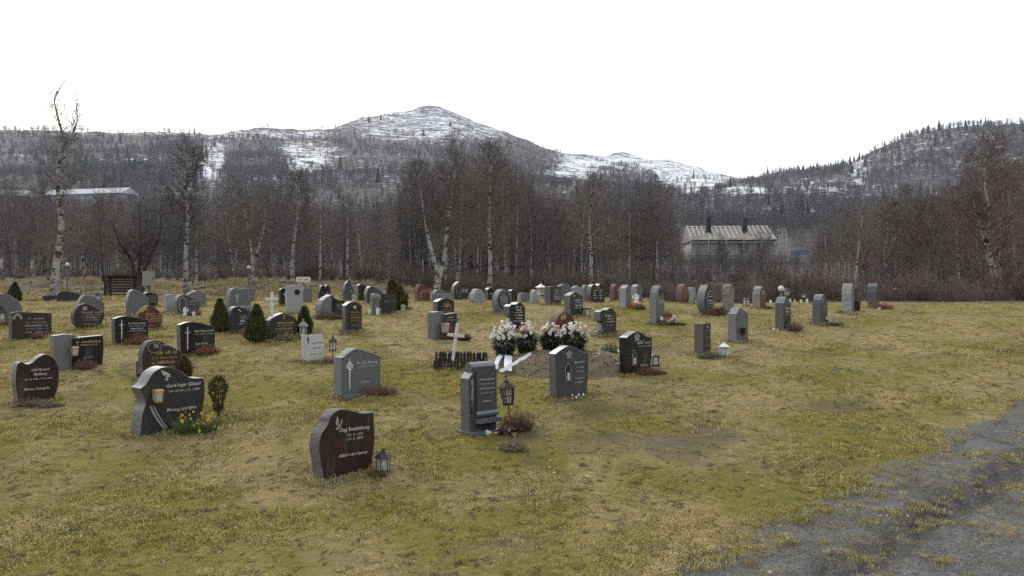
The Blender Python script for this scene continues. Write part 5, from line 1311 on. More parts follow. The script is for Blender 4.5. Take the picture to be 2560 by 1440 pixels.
    stone(1592, 754, 28, 43, 'arch', 'pale', 'pale gravestone with a white figure behind the red flowers', t=.2, yaw=50, front='grey_face')
    # ---------------- to the right
    def m(f): f.shape([(.045 * math.cos(a), .065 * math.sin(a)) for a in np.linspace(0, 6.28, 14)], .0, .83, 1, 'black_face'); f.worn(.08, .60, .62, .04, W_, 96); f.worn(.1, .55, .7, .03, W_, 97); f.worn(.0, .12, .5, .04, D_, 98)
    r, w, h, t = stone(1642, 809, 38, 94, 'ornate', 'grey', 'tallest grey stepped gravestone with a small round cross cutout', t=.2, yaw=42, marks=m)
    stone(1648, 752, 14, 40, 'peak', 'grey', 'grey gravestone showing only its top above the tall stepped stone', t=.2, yaw=48)
    stone(1682, 754, 20, 26, 'arch', 'black', 'low black gravestone beside the chestnut red one', t=.2, yaw=45)
    def m(f): [f.worn(.05, .68 - .11 * k, .62, .05, G_, 100 + k) for k in range(4)]; f.flower(-.12, .84, .04, D_)
    stone(1706, 760, 34, 50, 'drop', 'red', 'chestnut red gravestone with gold text and pale top edge', t=.2, yaw=45, marks=m)
    stone(1727, 759, 14, 40, 'rect', 'pale', 'slim pale pillar gravestone behind the teardrop stone', t=.18, yaw=50)
    def m(f): f.worn(.08, .66, .4, .05, W_, 105); f.worn(.08, .58, .42, .035, W_, 106); f.worn(.08, .44, .42, .05, W_, 107); f.worn(.08, .36, .42, .035, W_, 108); f.worn(.08, .26, .3, .04, W_, 109)
    r, w, h, t = stone(1764, 785, 44, 73, 'tear', 'charcoal', 'dark teardrop shaped gravestone with a carved pale ring', t=.22, yaw=42, marks=m)
    ring(r, w, h, t, .03, .44, .33, .34, .02, 'charcoal_side', 'teardrop_ring')
    stone(1820, 777, 30, 67, 'round', 'buff', 'brownish rough natural gravestone behind the gabled grey one', t=.2, yaw=44, rough=.02, front='buff_face', side='buff_face')
    def m(f): f.worn(.1, .73, .5, .055, D_, 110); f.worn(.1, .62, .5, .05, D_, 111); f.worn(.1, .52, .5, .05, D_, 112); f.worn(.1, .25, .4, .045, D_, 113); f.flower(.05, .88, .03, D_)
    stone(1756, 884, 38, 77, 'rect', 'umber', 'slim brown grey pillar gravestone beside the white lantern', t=.2, yaw=40, marks=m)
    def m(f): f.cross(.0, .78, .92, D_, .4, .7, .06); f.worn(.08, .62, .5, .05, D_, 114); f.worn(.1, .54, .62, .03, D_, 115); f.worn(.2, .15, .3, .03, D_, 116)
    r, w, h, t = stone(1845, 853, 50, 84, 'gable', 'grey', 'grey gravestone with rough side and dark wall vase', t=.2, yaw=36, rough=.01, marks=m)
    vz = MB(); vz.lathe([(.028, 0), (.04, .03), (.045, .12), (.05, .14)], 10, M=Matrix.Translation((-.05 * w, -t / 2 - .045, .20 * h))); vz.build('wall_vase', 'black_face', r, smooth=True)
    def m(f): f.worn(.1, .72, .6, .06, W_, 117); f.worn(.1, .62, .5, .06, W_, 118)
    stone(1898, 770, 34, 54, 'curl', 'red', 'red faced gravestone with pale carved edge on the crest', t=.2, yaw=48, marks=m, side='pale_face')
    def m(f): f.worn(.05, .62, .66, .06, W_, 119); f.worn(.05, .52, .5, .06, W_, 120); f.worn(.1, .44, .62, .035, W_, 121); f.worn(-.05, .12, .4, .04, W_, 122)
    stone(1958, 824, 38, 82, 'gable', 'black', 'black gravestone with dark grey side beside rust heather', t=.19, yaw=50, marks=m, tilt=(0, R(-1.5)), side='slate_side')
    stone(1986, 757, 28, 45, 'round', 'grey', 'rough topped grey gravestone behind a post lantern', t=.22, yaw=50, rough=.014)
    def m(f): f.worn(.1, .56, .5, .05, D_, 123); f.shape([(.03 * math.cos(a), .04 * math.sin(a)) for a in np.linspace(0, 6.28, 12)], -.2, .8, 1, D_)
    stone(2050, 808, 36, 72, 'ornate', 'charcoal', 'dark olive grey gravestone with stepped top and pale wreath', t=.19, yaw=48, marks=m, side='slate_side', plinth=(1.25, 1.4, .03))
    stone(2120, 782, 26, 73, 'curl', 'pale', 'pale rough hewn gravestone next to a black bucket', t=.22, yaw=50, rough=.016, front='grey_face')
    stone(2183, 770, 20, 61, 'curl', 'charcoal', 'dark curved gravestone standing alone by rust heather', t=.22, yaw=54, side='slate_side')
    stone(12, 808, 78, 74, 'boulder', 'grey', 'large greenish natural stone cut by the picture edge', t=.2, yaw=40, rough=.012, front='grey_face')
    stone(172, 768, 56, 28, 'ramp', 'umber', 'low dark mossy gravestone beside the tallest birch', t=.15, yaw=40, front='charcoal_face', side='charcoal_face', D=24.5)
    stone(122, 768, 30, 16, 'slab', 'charcoal', 'very low dark grave marker at the foot of the tallest birch', t=.2, yaw=40, D=25.2)

def ico(rad, sub=2, seed=0, jit=0.0):
    """an ellipsoid (verts, faces), dented a little if asked"""
    import bmesh
    bm = bmesh.new(); bmesh.ops.create_icosphere(bm, subdivisions=sub, radius=1.0)
    V = []
    for v in bm.verts:
        p = v.co.copy()
        if jit: p *= 1 + jit * mnoise.noise(p * 1.4 + Vector((seed * 7.7, 1.3, seed))) + jit * .5 * mnoise.noise(p * 3.4 + Vector((seed, 4.4, 2)))
        V.append((p.x * rad[0], p.y * rad[1], p.z * rad[2]))
    F = [tuple(v.index for v in f.verts) for f in bm.faces]; bm.free()
    return V, F

def scroll_stone():
    base = at(1197, 1076); D = base.y; sc = ppm(D); t = .17; a = 42
    ang = R(a + math.degrees(math.atan((1197 - CX) / FPX))); H = 166 / sc; W = (90 / sc - t * math.sin(ang)) / math.cos(ang)
    root = thing('gravestone', base, 'blue grey scroll shaped gravestone with rolled top beside a hanging lantern', 'gravestone', 'headstones on the lawn', R(a), (R(-1), 0))
    out = [(-.5 * W, -.06), (-.5 * W, .80 * H), (-.36 * W, .88 * H), (-.34 * W, .885 * H), (-.34 * W, .97 * H), (.5 * W, .97 * H), (.49 * W, -.06)]
    stone_mesh(out, t, 0, 5).build('stone', ['slate_face', 'slate_side'], root)
    # rolled top edge and the roll at the bottom of the page
    def roll(z, x0, x1, r, name, y=0.0):
        mb = MB(); n = 20
        vs_ = [(x, y + r * math.cos(2 * math.pi * k / n), z + r * math.sin(2 * math.pi * k / n)) for x in (x0, x1) for k in range(n)]
        mb.add(vs_, [(k, (k + 1) % n, n + (k + 1) % n, n + k) for k in range(n)] + [tuple(range(n - 1, -1, -1)), tuple(range(n, 2 * n))]); return mb.build(name, 'slate_side', root, smooth=False)
    roll(.945 * H, -.36 * W, .51 * W, .062 * H + .02, 'scroll_roll'); roll(.265 * H, -.30 * W, .50 * W, .036, 'scroll_roll', -t / 2 - .012)
    MB().box((.1 * W, -t / 2 - .014, .60 * H), (.74 * W, .022, .62 * H)).build('page', 'slate_face', root)
    MB().box((0, -.05, -.01), (W * 1.18, t * 1.7, .05)).build('base_slab', 'slate_side', root)
    MB().box((.08 * W, -t / 2 - .05, .17 * H), (W * .82, .10, .05)).build('ledge', 'slate_side', root)
    st = MB(); st.add(*ico((.03, .012, .06), 2, 1), M=Matrix.Translation((-.40 * W, -t / 2 - .008, .72 * H))); st.tube([(-.40 * W, -t / 2 - .006, .30 * H), (-.42 * W, -t / 2 - .008, .5 * H), (-.39 * W, -t / 2 - .008, .68 * H)], .014, 6)
    st.add(*ico((.026, .012, .05), 2, 2), M=Matrix.Translation((-.41 * W, -t / 2 - .008, .50 * H))); st.build('carved_rose', 'charcoal_side', root, smooth=True)
    f = Face(W, H, t + .054)
    for b, v, w_ in (('Nikolai Andreassen', .765, .60), ('* 3. 1. 1899  \u2020 28. 11. 1985', .70, .56), ('Alfred Kristian Olsen', .63, .60), ('* 4. 10. 1920  \u2020 10. 10. 1970', .565, .56), ('Minnes vel', .44, .32)): f.text(b, .1, v, w_, 'letter_white')
    f.build(root)
def split_stone(x, row, w, h, label, col, face, kind):
    """a rough pillar with a lower polished slab set against it"""
    base = at(x, row); D = base.y; sc = ppm(D); t = .17; a = 46; ang = R(a + math.degrees(math.atan((x - CX) / FPX)))
    H = h / sc; W = (w / sc - t * math.sin(ang)) / math.cos(ang)
    root = thing('gravestone', base, label, 'gravestone', 'headstones on the lawn', R(a))
    out = [(-.5 * W, -.06), (-.5 * W, .97 * H), (-.3 * W, H), (-.08 * W, .98 * H), (-.02 * W, .90 * H), (-.05 * W, .5 * H), (-.08 * W, -.06)]
    stone_mesh(out, t * 1.2, .012, kind + 60).build('rough_pillar', ['charcoal_side', 'charcoal_side'], root)
    out = [(-.16 * W, -.06), (-.15 * W, .88 * H), (.1 * W, .90 * H), (.5 * W, .93 * H), (.515 * W, .5 * H), (.48 * W, -.06)]
    o = stone_mesh(out, t, 0, kind + 70).build('polished_slab', [face, 'charcoal_side'], root); o.location = (0, -.06, 0)
    f = Face(W, H, t + .12)
    if kind == 1: f.worn(.18, .72, .50, .085, col, 130); f.worn(.18, .64, .44, .05, col, 131); f.worn(.16, .26, .24, .05, 'letter_dim', 132); wall_lantern(root, -.12 * W, .36 * H, -t / 2 - .06, .155)
    else: f.worn(.20, .74, .24, .07, col, 133); f.worn(.20, .65, .44, .04, col, 134); f.worn(.16, .40, .22, .05, 'letter_dim', 135); f.worn(.2, .32, .2, .05, 'letter_dim', 136); wall_lantern(root, -.16 * W, .18 * H, -t / 2 - .06, .20)
    f.build(root)
def blade_stone():
    base = at(826, 790); D = base.y; sc = ppm(D); t = .17; a = 44; H = 53 / sc; W = .62
    root = thing('gravestone', base, 'two part gravestone, rough grey blade beside a low black wing', 'gravestone', 'headstones on the lawn', R(a))
    out = [(u * W, v * H) for u, v in smooth_path([(-.5, -.05, 'c'), (-.5, .45, 's'), (-.36, .8, 's'), (-.08, 1, 'c'), (-.02, .8, 's'), (0, -.05, 'c')])]
    stone_mesh(out, t * 1.3, .012, 91).build('rough_blade', ['charcoal_side', 'charcoal_side'], root)
    out = [(u * W, v * H) for u, v in smooth_path([(-.05, -.05, 'c'), (-.05, .98, 'c'), (.08, .82, 's'), (.25, .74, 's'), (.48, .72, 'c'), (.53, .35, 's'), (.5, -.05, 'c')])]
    o = stone_mesh(out, t, 0, 92).build('black_wing', ['black_face', 'black_side'], root); o.location = (0, -.05, 0)
    f = Face(W, H, t + .1); f.worn(.24, .52, .3, .06, 'letter_dim', 140); f.worn(.24, .43, .24, .05, 'letter_dim', 141); f.worn(.24, .34, .38, .03, 'letter_dim', 142); f.build(root)
build_stones()
# ------------------------------------------------------------------ things among the graves
def M_at(x=0, y=0, z=0, rz=0, sc=1.0): return Matrix.Translation((x, y, z)) @ Matrix.Rotation(rz, 4, 'Z') @ Matrix.Scale(sc, 4)
def lantern_parts(root, h, n=6, frame='black_iron', z=0.0, r=None, flare=1.0, roof='black_iron', finial='ball', panes=False):
    """cage lantern: floor, posts, glass, candle, roof with finial"""
    r = r or h * .27; z1 = z + h * .62; up = r * flare
    mb = MB(); mb.lathe([(r * 1.08, z), (r * 1.08, z + h * .07), (r * .9, z + h * .08)], n); mb.build('floor', frame, root)
    for k in range(n):
        a = 2 * math.pi * k / n
        p0 = (r * .94 * math.cos(a), r * .94 * math.sin(a), z + h * .06); p1 = (up * .94 * math.cos(a), up * .94 * math.sin(a), z1)
        MB().tube([p0, p1], h * .020, 5).build('post', frame, root)
    g = MB().lathe([(r * .86, z + h * .08), (up * .86, z1 - .004)], n).build('glass', 'lantern_glass', root)
    if panes:
        for k in range(n):
            a0, a1 = 2 * math.pi * k / n, 2 * math.pi * (k + 1) / n; am = (a0 + a1) / 2
            mx = lambda rr, a: (rr * math.cos(a), rr * math.sin(a))
            zm = (z + h * .07 + z1) / 2; rm = (r + up) / 2
            MB().tube([(*mx(r * .80, am), z + h * .07), (*mx(up * .80, am), z1)], h * .012, 4).tube([(*mx(rm * .92, a0), zm), (*mx(rm * .92, a1), zm)], h * .012, 4).build('glazing_bar', frame, root)
    MB().lathe([(r * .36, z + h * .08), (r * .36, z + h * .40), (r * .1, z + h * .42)], 9).build('candle', 'white_wax', root)
    rf = MB().lathe([(up * 1.28, z1), (up * 1.22, z1 + h * .03), (up * .78, z1 + h * .14), (up * .38, z1 + h * .22), (up * .34, z1 + h * .26), (up * .2, z1 + h * .30)], n).build('roof', roof, root)
    fb = MB()
    if finial == 'cross':
        fb.tube([(0, 0, z1 + h * .28), (0, 0, z1 + h * .52)], h * .018, 5); fb.tube([(-h * .07, 0, z1 + h * .43), (h * .07, 0, z1 + h * .43)], h * .016, 5)
    else: fb.lathe([(.01 * h, z1 + h * .28), (.05 * h, z1 + h * .32), (.05 * h, z1 + h * .35), (.012 * h, z1 + h * .39)], 8)
    fb.build('finial', roof, rf)
def lantern(px, row, hpx, label, n=6, frame='black_iron', roof=None, stake=0.0, tilt=(0, 0), D=None, **kw):
    b = on(px, D) if D else at(px, row)
    h = hpx / ppm(b.y)
    root = thing('grave_lantern', b, label, 'lantern', 'grave lanterns', random.Random(int(px)).uniform(0, 1), tilt)
    st = h * stake; hh = h - st
    if st: MB().tube([(0, 0, -.05), (0, 0, st + .01)], .007 if stake < .6 else .011, 6).build('stake', frame, root)
    lantern_parts(root, hh, n, frame, st, roof=roof or frame, **kw)
    return root
def box_lantern(px, row, hpx, label, frame='black_iron', D=None, rz=.4):
    b = on(px, D) if D else at(px, row); h = hpx / ppm(b.y); w = h * .66
    root = thing('grave_lantern', b, label, 'lantern', 'grave lanterns', rz)
    for a in (-1, 1):
        for c in (-1, 1): MB().box((a * w * .46, c * w * .46, h * .42), (h * .07, h * .07, h * .84)).build('post', frame, root)
    for z in (h * .04, h * .84):
        for a in (-1, 1): MB().box((0, a * w * .46, z), (w * .9, h * .06, h * .07)).box((a * w * .46, 0, z), (h * .06, w * .82, h * .066)).build('rail', frame, root)
    MB().box((0, 0, h * .44), (w * .84, w * .84, h * .72)).build('glass', 'lantern_glass', root)
    MB().lathe([(w * .2, .01), (w * .2, h * .4)], 9).build('candle', 'white_wax', root)
    MB().box((0, 0, h * .93), (w * 1.1, w * 1.1, h * .12), taper=.3).build('roof', frame, root)

def build_lanterns():
    lantern(958, 1180, 58, 'black cage lantern with white candle at the foot of the dove stone', n=6, r=.075)
    lantern(1276, 1062, 118, 'rusty tilted lantern with cross finial on a thin stake', n=6, frame='rusty_iron', stake=.42, tilt=(R(-2), R(-5)), flare=1.5, finial='cross', panes=True, r=.065)
    lantern(832, 905, 66, 'dark lantern on a stake beside the whitish leaning stone', n=6, stake=.42, r=.06, flare=1.15, frame='rusty_iron')
    lantern(680, 849, 62, 'black pillar lantern near the clipped dark conifer, stone behind it', n=6, r=.075, roof='charcoal_side')
    lantern(758, 846, 48, 'black lantern in front of the smallest clipped conifer', n=6, r=.08, roof='charcoal_side')
    lantern(354, 938, 56, 'black lantern beside the brown gravestone with gold text', n=6, r=.08, roof='charcoal_side')
    lantern(37, 843, 46, 'pale roofed lantern beside the wide brown gravestone', n=4, r=.075, roof='pale_side')
    lantern(3, 806, 46, 'dark lantern at the picture edge beside the large natural stone', n=4, r=.08, D=17.2)
    lantern(1810, 889, 35, 'white house shaped lantern beside the slim brown pillar stone', n=6, frame='white_paint', r=.08)
    box_lantern(1635, 914, 28, 'square black lantern beside the polished black gravestone')
    box_lantern(1466, 790, 22, 'low dark lantern beside the tall wavy grey gravestone')
    lantern(1352, 760, 52, 'white lantern on a white post among the far stones', n=6, frame='white_paint', stake=.45, r=.10, flare=1.25)
    box_lantern(1866, 775, 20, 'small dark lantern peeping over the gabled grey stone', D=20.5)
    lantern(1968, 762, 44, 'black post lantern in front of the rough topped grey stone', n=6, stake=.5, r=.07, flare=1.2)
    lantern(246, 766, 28, 'small black lantern right of the pale sloping gravestone', n=4, r=.085, D=24)
    lantern(884, 757, 22, 'pale grey lantern between the two far bluish stones', n=4, frame='pale_face', r=.07, D=25)
    lantern(1008, 768, 18, 'squat grey lantern beneath the crooked conifer', n=4, frame='grey_side', r=.06, D=19.4)
    lantern(2010, 757, 26, 'small black stake lantern behind the white stones on the crest', n=4, stake=.5, r=.06, D=23)
    lantern(1742, 760, 22, 'small black lantern at the teardrop stone', n=4, r=.07, D=22)

def clump(px, row, wpx, hpx, mat, label, cat='plant', name='heather_clump', n=420, D=None, leafy=False, seed=None, mat2=None):
    b = on(px, D) if D else at(px, row); W = wpx / ppm(b.y) / 2; H = 1.2 * hpx / ppm(b.y)
    r = np.random.default_rng(int(px * 7 + row))
    a = r.uniform(0, 6.28, n); d = np.sqrt(r.uniform(0, 1, n))
    A = np.stack([W * .8 * d * np.cos(a), W * .55 * d * np.sin(a), -.01 + 0 * a], -1)
    hh = H * (1.05 - .6 * d ** 2) * r.uniform(.45, 1.1, n)
    B = A + np.stack([W * .45 * d * np.cos(a) + r.normal(0, W * .12, n), W * .35 * d * np.sin(a) + r.normal(0, W * .1, n), hh], -1)
    w = np.full(n, max(.004, W * .02) * (2.6 if leafy else 1))
    V, T = slivers(A, B, w, r)
    # side sprigs
    f = r.uniform(.35, 1, n)[:, None]; A2 = A + (B - A) * f; B2 = A2 + unit(r.normal(size=(n, 3)) + np.array([0, 0, .5])) * (H * .28 * r.uniform(.5, 1, n))[:, None]
    V2, T2 = slivers(A2, B2, w * .9, r)
    root = thing(name, b, label, cat, 'plants set on the graves')
    o = np_mesh('stems', V, None, mat, T); o.parent = root
    o2 = np_mesh('sprigs', V2, None, mat2 or mat, T2); o2.parent = root
    return root
def build_clumps():
    H, Hr, F = 'heather', 'heather_red', 'dry_fern'
    clump(516, 884, 62, 24, Hr, 'rust heather at the foot of the single cross black stone')
    clump(345, 859, 60, 24, Hr, 'rust heather at the foot of the two name black stone')
    clump(948, 986, 90, 26, H, 'plum brown heather at the foot of the grey cross stone')
    clump(212, 921, 52, 24, H, 'dull red heather before the gold lettered black stone')
    clump(1126, 848, 40, 26, Hr, 'orange rust heather before the brass lantern stone')
    clump(1160, 850, 36, 18, 'leaf_dark', 'dark green sprigs right of the brass lantern stone', mat2='dry_fern')
    clump(1293, 1075, 80, 46, F, 'dry brown fern tuft behind the wilted leaves at the scroll stone', n=600)
    clump(1612, 934, 74, 20, H, 'brown heather with pale bits before the polished black stone')
    clump(1646, 934, 40, 10, F, 'flat dry stalks right of the polished black stone')
    clump(1984, 827, 44, 24, H, 'rusty heather beside the black stone on the right slope')
    clump(2208, 772, 50, 16, Hr, 'rust heather strip beside the lone dark curved stone')
    clump(1776, 789, 40, 22, H, 'red brown heather before the teardrop stone', mat2='dead_leaf')
    clump(1600, 774, 26, 16, F, 'brown shrivelled plant beside the red flowers')
    clump(860, 797, 44, 14, F, 'dry brown grass at the two part blade stone', mat2='heather')
    clump(815, 797, 60, 22, F, 'straw brown tuft before the rough blade', n=300)
    clump(715, 851, 56, 20, H, 'dark red heather between the two black lanterns', mat2='petal_peach')
    clump(820, 906, 30, 10, H, 'small rust heather below the stake lantern')
    clump(940, 1190, 56, 22, F, 'dry twigs between the dove stone and its black lantern', n=200, mat2='dead_leaf')
    clump(484, 788, 34, 16, H, 'brown red heather before the medallion stone')
    clump(622, 833, 36, 16, H, 'dark pink heather before the carved leaf stone', mat2='petal_pink')
    clump(76, 1012, 80, 18, H, 'wilted brown flowers along the dark red dipped stone', mat2='pale_leaf')
    clump(128, 1016, 60, 12, 'dead_leaf', 'faded leaves right of the dark red dipped stone', mat2='pale_leaf')
    clump(1780, 896, 70, 16, 'leaf_grey', 'low grey green plants before the slim brown pillar stone', mat2='dry_fern')
    clump(2085, 812, 46, 8, 'leaf_grey', 'thin dark green sprigs right of the stepped olive stone')
    clump(1285, 1128, 70, 30, F, 'dead grass hummock in front of the scroll stone', n=300, mat2='pale_leaf')
    clump(92, 846, 30, 16, H, 'dull heather before the wide brown stone')
    clump(1915, 772, 34, 8, F, 'dry stalks right of the red faced stone on the crest')
    clump(1530, 896, 66, 40, 'leaf_dark', 'green spray with small white flowers at the end of the fresh grave', mat2='leaf_grey', n=500)
    clump(1690, 812, 50, 8, 'leaf_dark', 'low sprigs right of the tall stepped stone')
    clump(1000, 772, 60, 10, 'leaf_grey', 'pale sprigs below the crooked conifer', mat2='petal_yellow')
    clump(18, 812, 44, 14, Hr, 'rust heather before the large natural stone')
    clump(560, 756, 50, 22, 'petal_peach', 'orange brown dry bush on the bank behind the conifers', mat2='dry_fern', D=33)
    clump(1270, 778, 22, 12, 'petal_yellow', 'yellow flowers behind the grey disc stone', mat2='leaf_fresh', D=20)

def conifer(px, row, wpx, hpx, mat, label, tilt=(0, 0), shape=1.0, D=None, n=3200, sprig=False):
    b = on(px, D) if D else at(px, row); s = ppm(b.y); H = hpx / s; W = wpx / s / 2
    r = np.random.default_rng(int(px) + 5)
    root = thing('clipped_conifer', b, label, 'conifer', 'small evergreens on the graves', r.uniform(0, 6), tilt)
    MB().tube([(0, 0, -.05), (0, 0, H * .9)], [W * .16, W * .04], 6).build('trunk', 'old_timber', root)
    t = r.uniform(0, 1, n) ** (.7 if sprig else 1.25); a = r.uniform(0, 6.28, n)
    prof = np.interp(t, [0, .08, .3, .6, .85, 1], [.72, .95, 1.0, .70, .32, .02] if not sprig else [.25, .3, .45, .95, .75, .1]) * shape
    lump = 1 + .22 * vnoise(a * 1.9, t * 6, int(px)) + .16 * vnoise(a * 4, t * 13, 3)
    rad = W * prof * lump * r.uniform(.55, 1.0, n) ** .4
    A = np.stack([rad * np.cos(a), rad * np.sin(a), .02 + t * H * .97], -1)
    out = np.stack([np.cos(a), np.sin(a), np.full(n, 1.1)], -1)
    B = A + unit(out + r.normal(0, .45, (n, 3))) * (.04 + W * .26 * r.uniform(.3, 1, n) ** 1.5)[:, None]
    V, T = slivers(A, B, np.full(n, .007 + W * .016), r)
    if sprig:
        o = np_mesh('foliage', V, None, mat, T); o.parent = root; return
    core = MB().lathe([(W * .5 * shape, .03), (W * .68 * shape, H * .12), (W * .70 * shape, H * .3), (W * .45 * shape, H * .6), (W * .22 * shape, H * .85), (.004, H * .96)], 12)
    cv = np.array(core.v); cf = np.array([f for f in core.f if len(f) == 4])
    o = np_mesh('foliage', np.concatenate([V, cv]), cf + len(V), mat, T); o.parent = root
def build_conifers():
    conifer(550, 832, 42, 82, 'thuja_olive', 'slim olive green conifer left of the carved leaf stone', shape=.9)
    conifer(641, 856, 48, 92, 'thuja_green', 'widest dark green clipped conifer beside the gabled stone with lanterns')
    conifer(761, 836, 36, 66, 'thuja_green', 'smallest clipped conifer behind the low black lantern')
    conifer(1000, 772, 54, 74, 'thuja_olive', 'crooked leaning conifer beside the low dark stone', tilt=(0, R(-17)), D=19.8)
    conifer(37, 770, 30, 46, 'thuja_green', 'small dark conifer behind the large natural stone', D=25)
    conifer(546, 1038, 44, 92, 'thuja_olive', 'ragged little conifer with thin foot beside the daffodils', n=900, sprig=True)
    conifer(462, 945, 32, 50, 'thuja_rusty', 'tiny rusty conifer behind the wide charcoal stone', n=800, sprig=False)

def wood_cross(px, row, hpx, wpx, label, tilt=(0, 0), D=None, rz=0.3, th=None):
    b = on(px, D) if D else at(px, row); s = ppm(b.y); H = hpx / s; W = wpx / s; T = th or .055
    root = thing('wooden_cross', b, label, 'cross', 'white wooden crosses', rz, tilt)
    MB().box((0, 0, H / 2 - .05), (T, T * .5, H + .1), taper=.97).build('upright', 'white_paint', root)
    MB().box((0, -T * .1, H * .70), (W, T * .72, T * .95)).build('crossbar', 'white_paint', root)
    return root
def blossom_mesh():
    mb = MB(); n = 6
    for k in range(n):
        a = 2 * math.pi * k / n; p = []
        for d, e, z in ((-.42, .45, .10), (-.30, .95, .22), (.0, 1.08, .16), (.30, .95, .22), (.42, .45, .10)): p.append((e * math.cos(a + d), e * math.sin(a + d), z))
        mb.add([(0, 0, 0)] + p, [(0, 1, 2, 3), (0, 3, 4, 5)])
    mb.lathe([(.2, .05), (.24, .12), (.06, .2)], 6, mi=1)
    return mb
_bl = {}
def blossom(root, p, r, mat, up, rg, eye='petal_yellow'):
    key = (mat, eye)
    if key not in _bl:
        o = blossom_mesh().build('blossom', [mat, eye], root); _bl[key] = o.data
    else:
        o = bpy.data.objects.new('blossom', _bl[key]); COL.objects.link(o); o.parent = root
    o.location = p; o.scale = (r, r, r); o.rotation_euler = Vector(up).to_track_quat('Z', 'Y').to_euler()
    return o
def leaf_ball(root, c, rad, n, mat, seed, lw=.018, ll=.07, name='foliage'):
    r = np.random.default_rng(seed)
    d = unit(r.normal(size=(n, 3))); A = np.array(c) + d * np.array(rad) * r.uniform(.3, 1, (n, 1)) ** .6
    B = A + unit(d + r.normal(0, .5, (n, 3)) + np.array([0, 0, .2])) * ll * r.uniform(.6, 1.2, (n, 1))
    V, T = slivers(A, B, np.full(n, lw * .5), r)
    o = np_mesh(name, V, None, mat, T); o.parent = root
    return o
def mound_z(x, y):
    mx, my, a, b_, _ = MOUND
    d = ((x - mx) / a) ** 2 + ((y - my) / b_) ** 2
    k = max(0.0, 1 - d)
    return gz1(x, y) + .27 * k ** .75 + (.035 * mnoise.noise(Vector((x * 4, y * 4, 0))) + .03 * mnoise.noise(Vector((x * 11, y * 11, 0)))) * min(1, k * 4)
def build_fresh_grave():
    mx, my, a, b_, _ = MOUND
    mb = MB(); n, m = 72, 26
    for j in range(m + 1):
        rr = 1.03 * (1 - j / m)
        for i in range(n):
            t = 2 * math.pi * i / n; wob = 1 + .06 * mnoise.noise(Vector((math.cos(t) * 2, math.sin(t) * 2, 3)))
            x, y = mx + a * rr * wob * math.cos(t), my + b_ * rr * wob * math.sin(t)
            mb.v.append((x, y, mound_z(x, y) - (.03 if j == 0 else -.004)))
    for j in range(m):
        for i in range(n): mb.f.append((j * n + i, j * n + (i + 1) % n, (j + 1) * n + (i + 1) % n, (j + 1) * n + i)); mb.m.append(0)
    o = mb.build('grave_mound', 'sandy_soil', smooth=True); tag(o, 'fresh sandy grave mound strewn with white flowers and ribbons', 'grave mound')
    # clods of earth and straw on it
    V, T = np.array([(1, 0, 0), (-.9, .1, 0), (0, .8, .05), (.1, -.85, 0), (.05, 0, .7), (0, .05, -.4)]), np.array([(0, 2, 4), (2, 1, 4), (1, 3, 4), (3, 0, 4), (2, 0, 5), (1, 2, 5), (3, 1, 5), (0, 3, 5)])
    r = np.random.default_rng(31); q = 1500; tt = r.uniform(0, 6.28, q); rr = np.sqrt(r.uniform(0, 1.05, q)); X, Y = mx + a * rr * np.cos(tt), my + b_ * rr * np.sin(tt)
    Zm = np.array([mound_z(x, y) for x, y in zip(X, Y)])
    scatter('soil_clods', [np_mesh('clod', V, None, m_, T, link=False) for m_ in ('sandy_soil', 'sandy_soil', 'dead_leaf')], np.stack([X, Y, Zm + .005], -1), .006 + .022 * r.uniform(0, 1, q) ** 3, tt * 7, r.integers(0, 3, q), 'crumbly clods of earth on the fresh grave mound', 'soil')
    scatter('mound_straw', [blade_tuft(90 + k, 20, .04, .05, .002, 1.1) for k in range(2)], np.stack([X, Y, Zm], -1)[:260], r.uniform(.5, 1.2, 260), tt[:260], r.integers(0, 2, 260), 'wisps of dry grass on the fresh grave mound', 'grass')
    rg = random.Random(4)
    def P(px, row_, D): return Vector(((px - CX) / FPX * D, D, CZ - (row_ - CY) / FPX * D))
    def ribbon(root, pts, w, name='ribbon'):
        pts = [Vector(p) for p in pts]; mbr = MB(); L = []
        for i, p in enumerate(pts):
            d = (pts[min(i + 1, len(pts) - 1)] - pts[max(i - 1, 0)]).normalized(); s_ = d.cross(Vector((0.1, -1, .35))).normalized() * w / 2; nn = s_.cross(d).normalized() * .002
            L.append([p - s_ - nn, p + s_ - nn, p + s_ + nn, p - s_ + nn])
        for l in L: mbr.v += [tuple(q) for q in l]
        for i in range(len(L) - 1):
            for k in range(4): mbr.f.append((i * 4 + k, i * 4 + (k + 1) % 4, (i + 1) * 4 + (k + 1) % 4, (i + 1) * 4 + k)); mbr.m.append(0)
        mbr.f += [(0, 1, 2, 3), tuple(len(mbr.v) - 4 + k for k in (3, 2, 1, 0))]; mbr.m += [0, 0]
        ob = mbr.build(name, 'ribbon_satin', root); ob.matrix_parent_inverse = Matrix.Translation(root.location).inverted()
    specs = [ # px, D, flower-cloud px width, base row, top row, blossoms
        (1262, 13.2, 62, 884, 815, [('petal_white', 80), ('petal_blue', 12)], 'white bouquet with pale blue touches at the head of the fresh grave'),
        (1316, 13.3, 52, 882, 814, [('petal_white', 38), ('petal_pink', 16), ('petal_blue', 14)], 'bouquet of white, pink and violet flowers on the fresh grave'),
        (1376, 13.3, 50, 882, 814, [('petal_white', 40), ('petal_red', 8)], 'bouquet of white and dark red flowers beside the red brown stone'),
        (1434, 13.2, 70, 884, 812, [('petal_white', 62), ('petal_peach', 12)], 'widest white bouquet over dark greenery, behind the niche stone')]
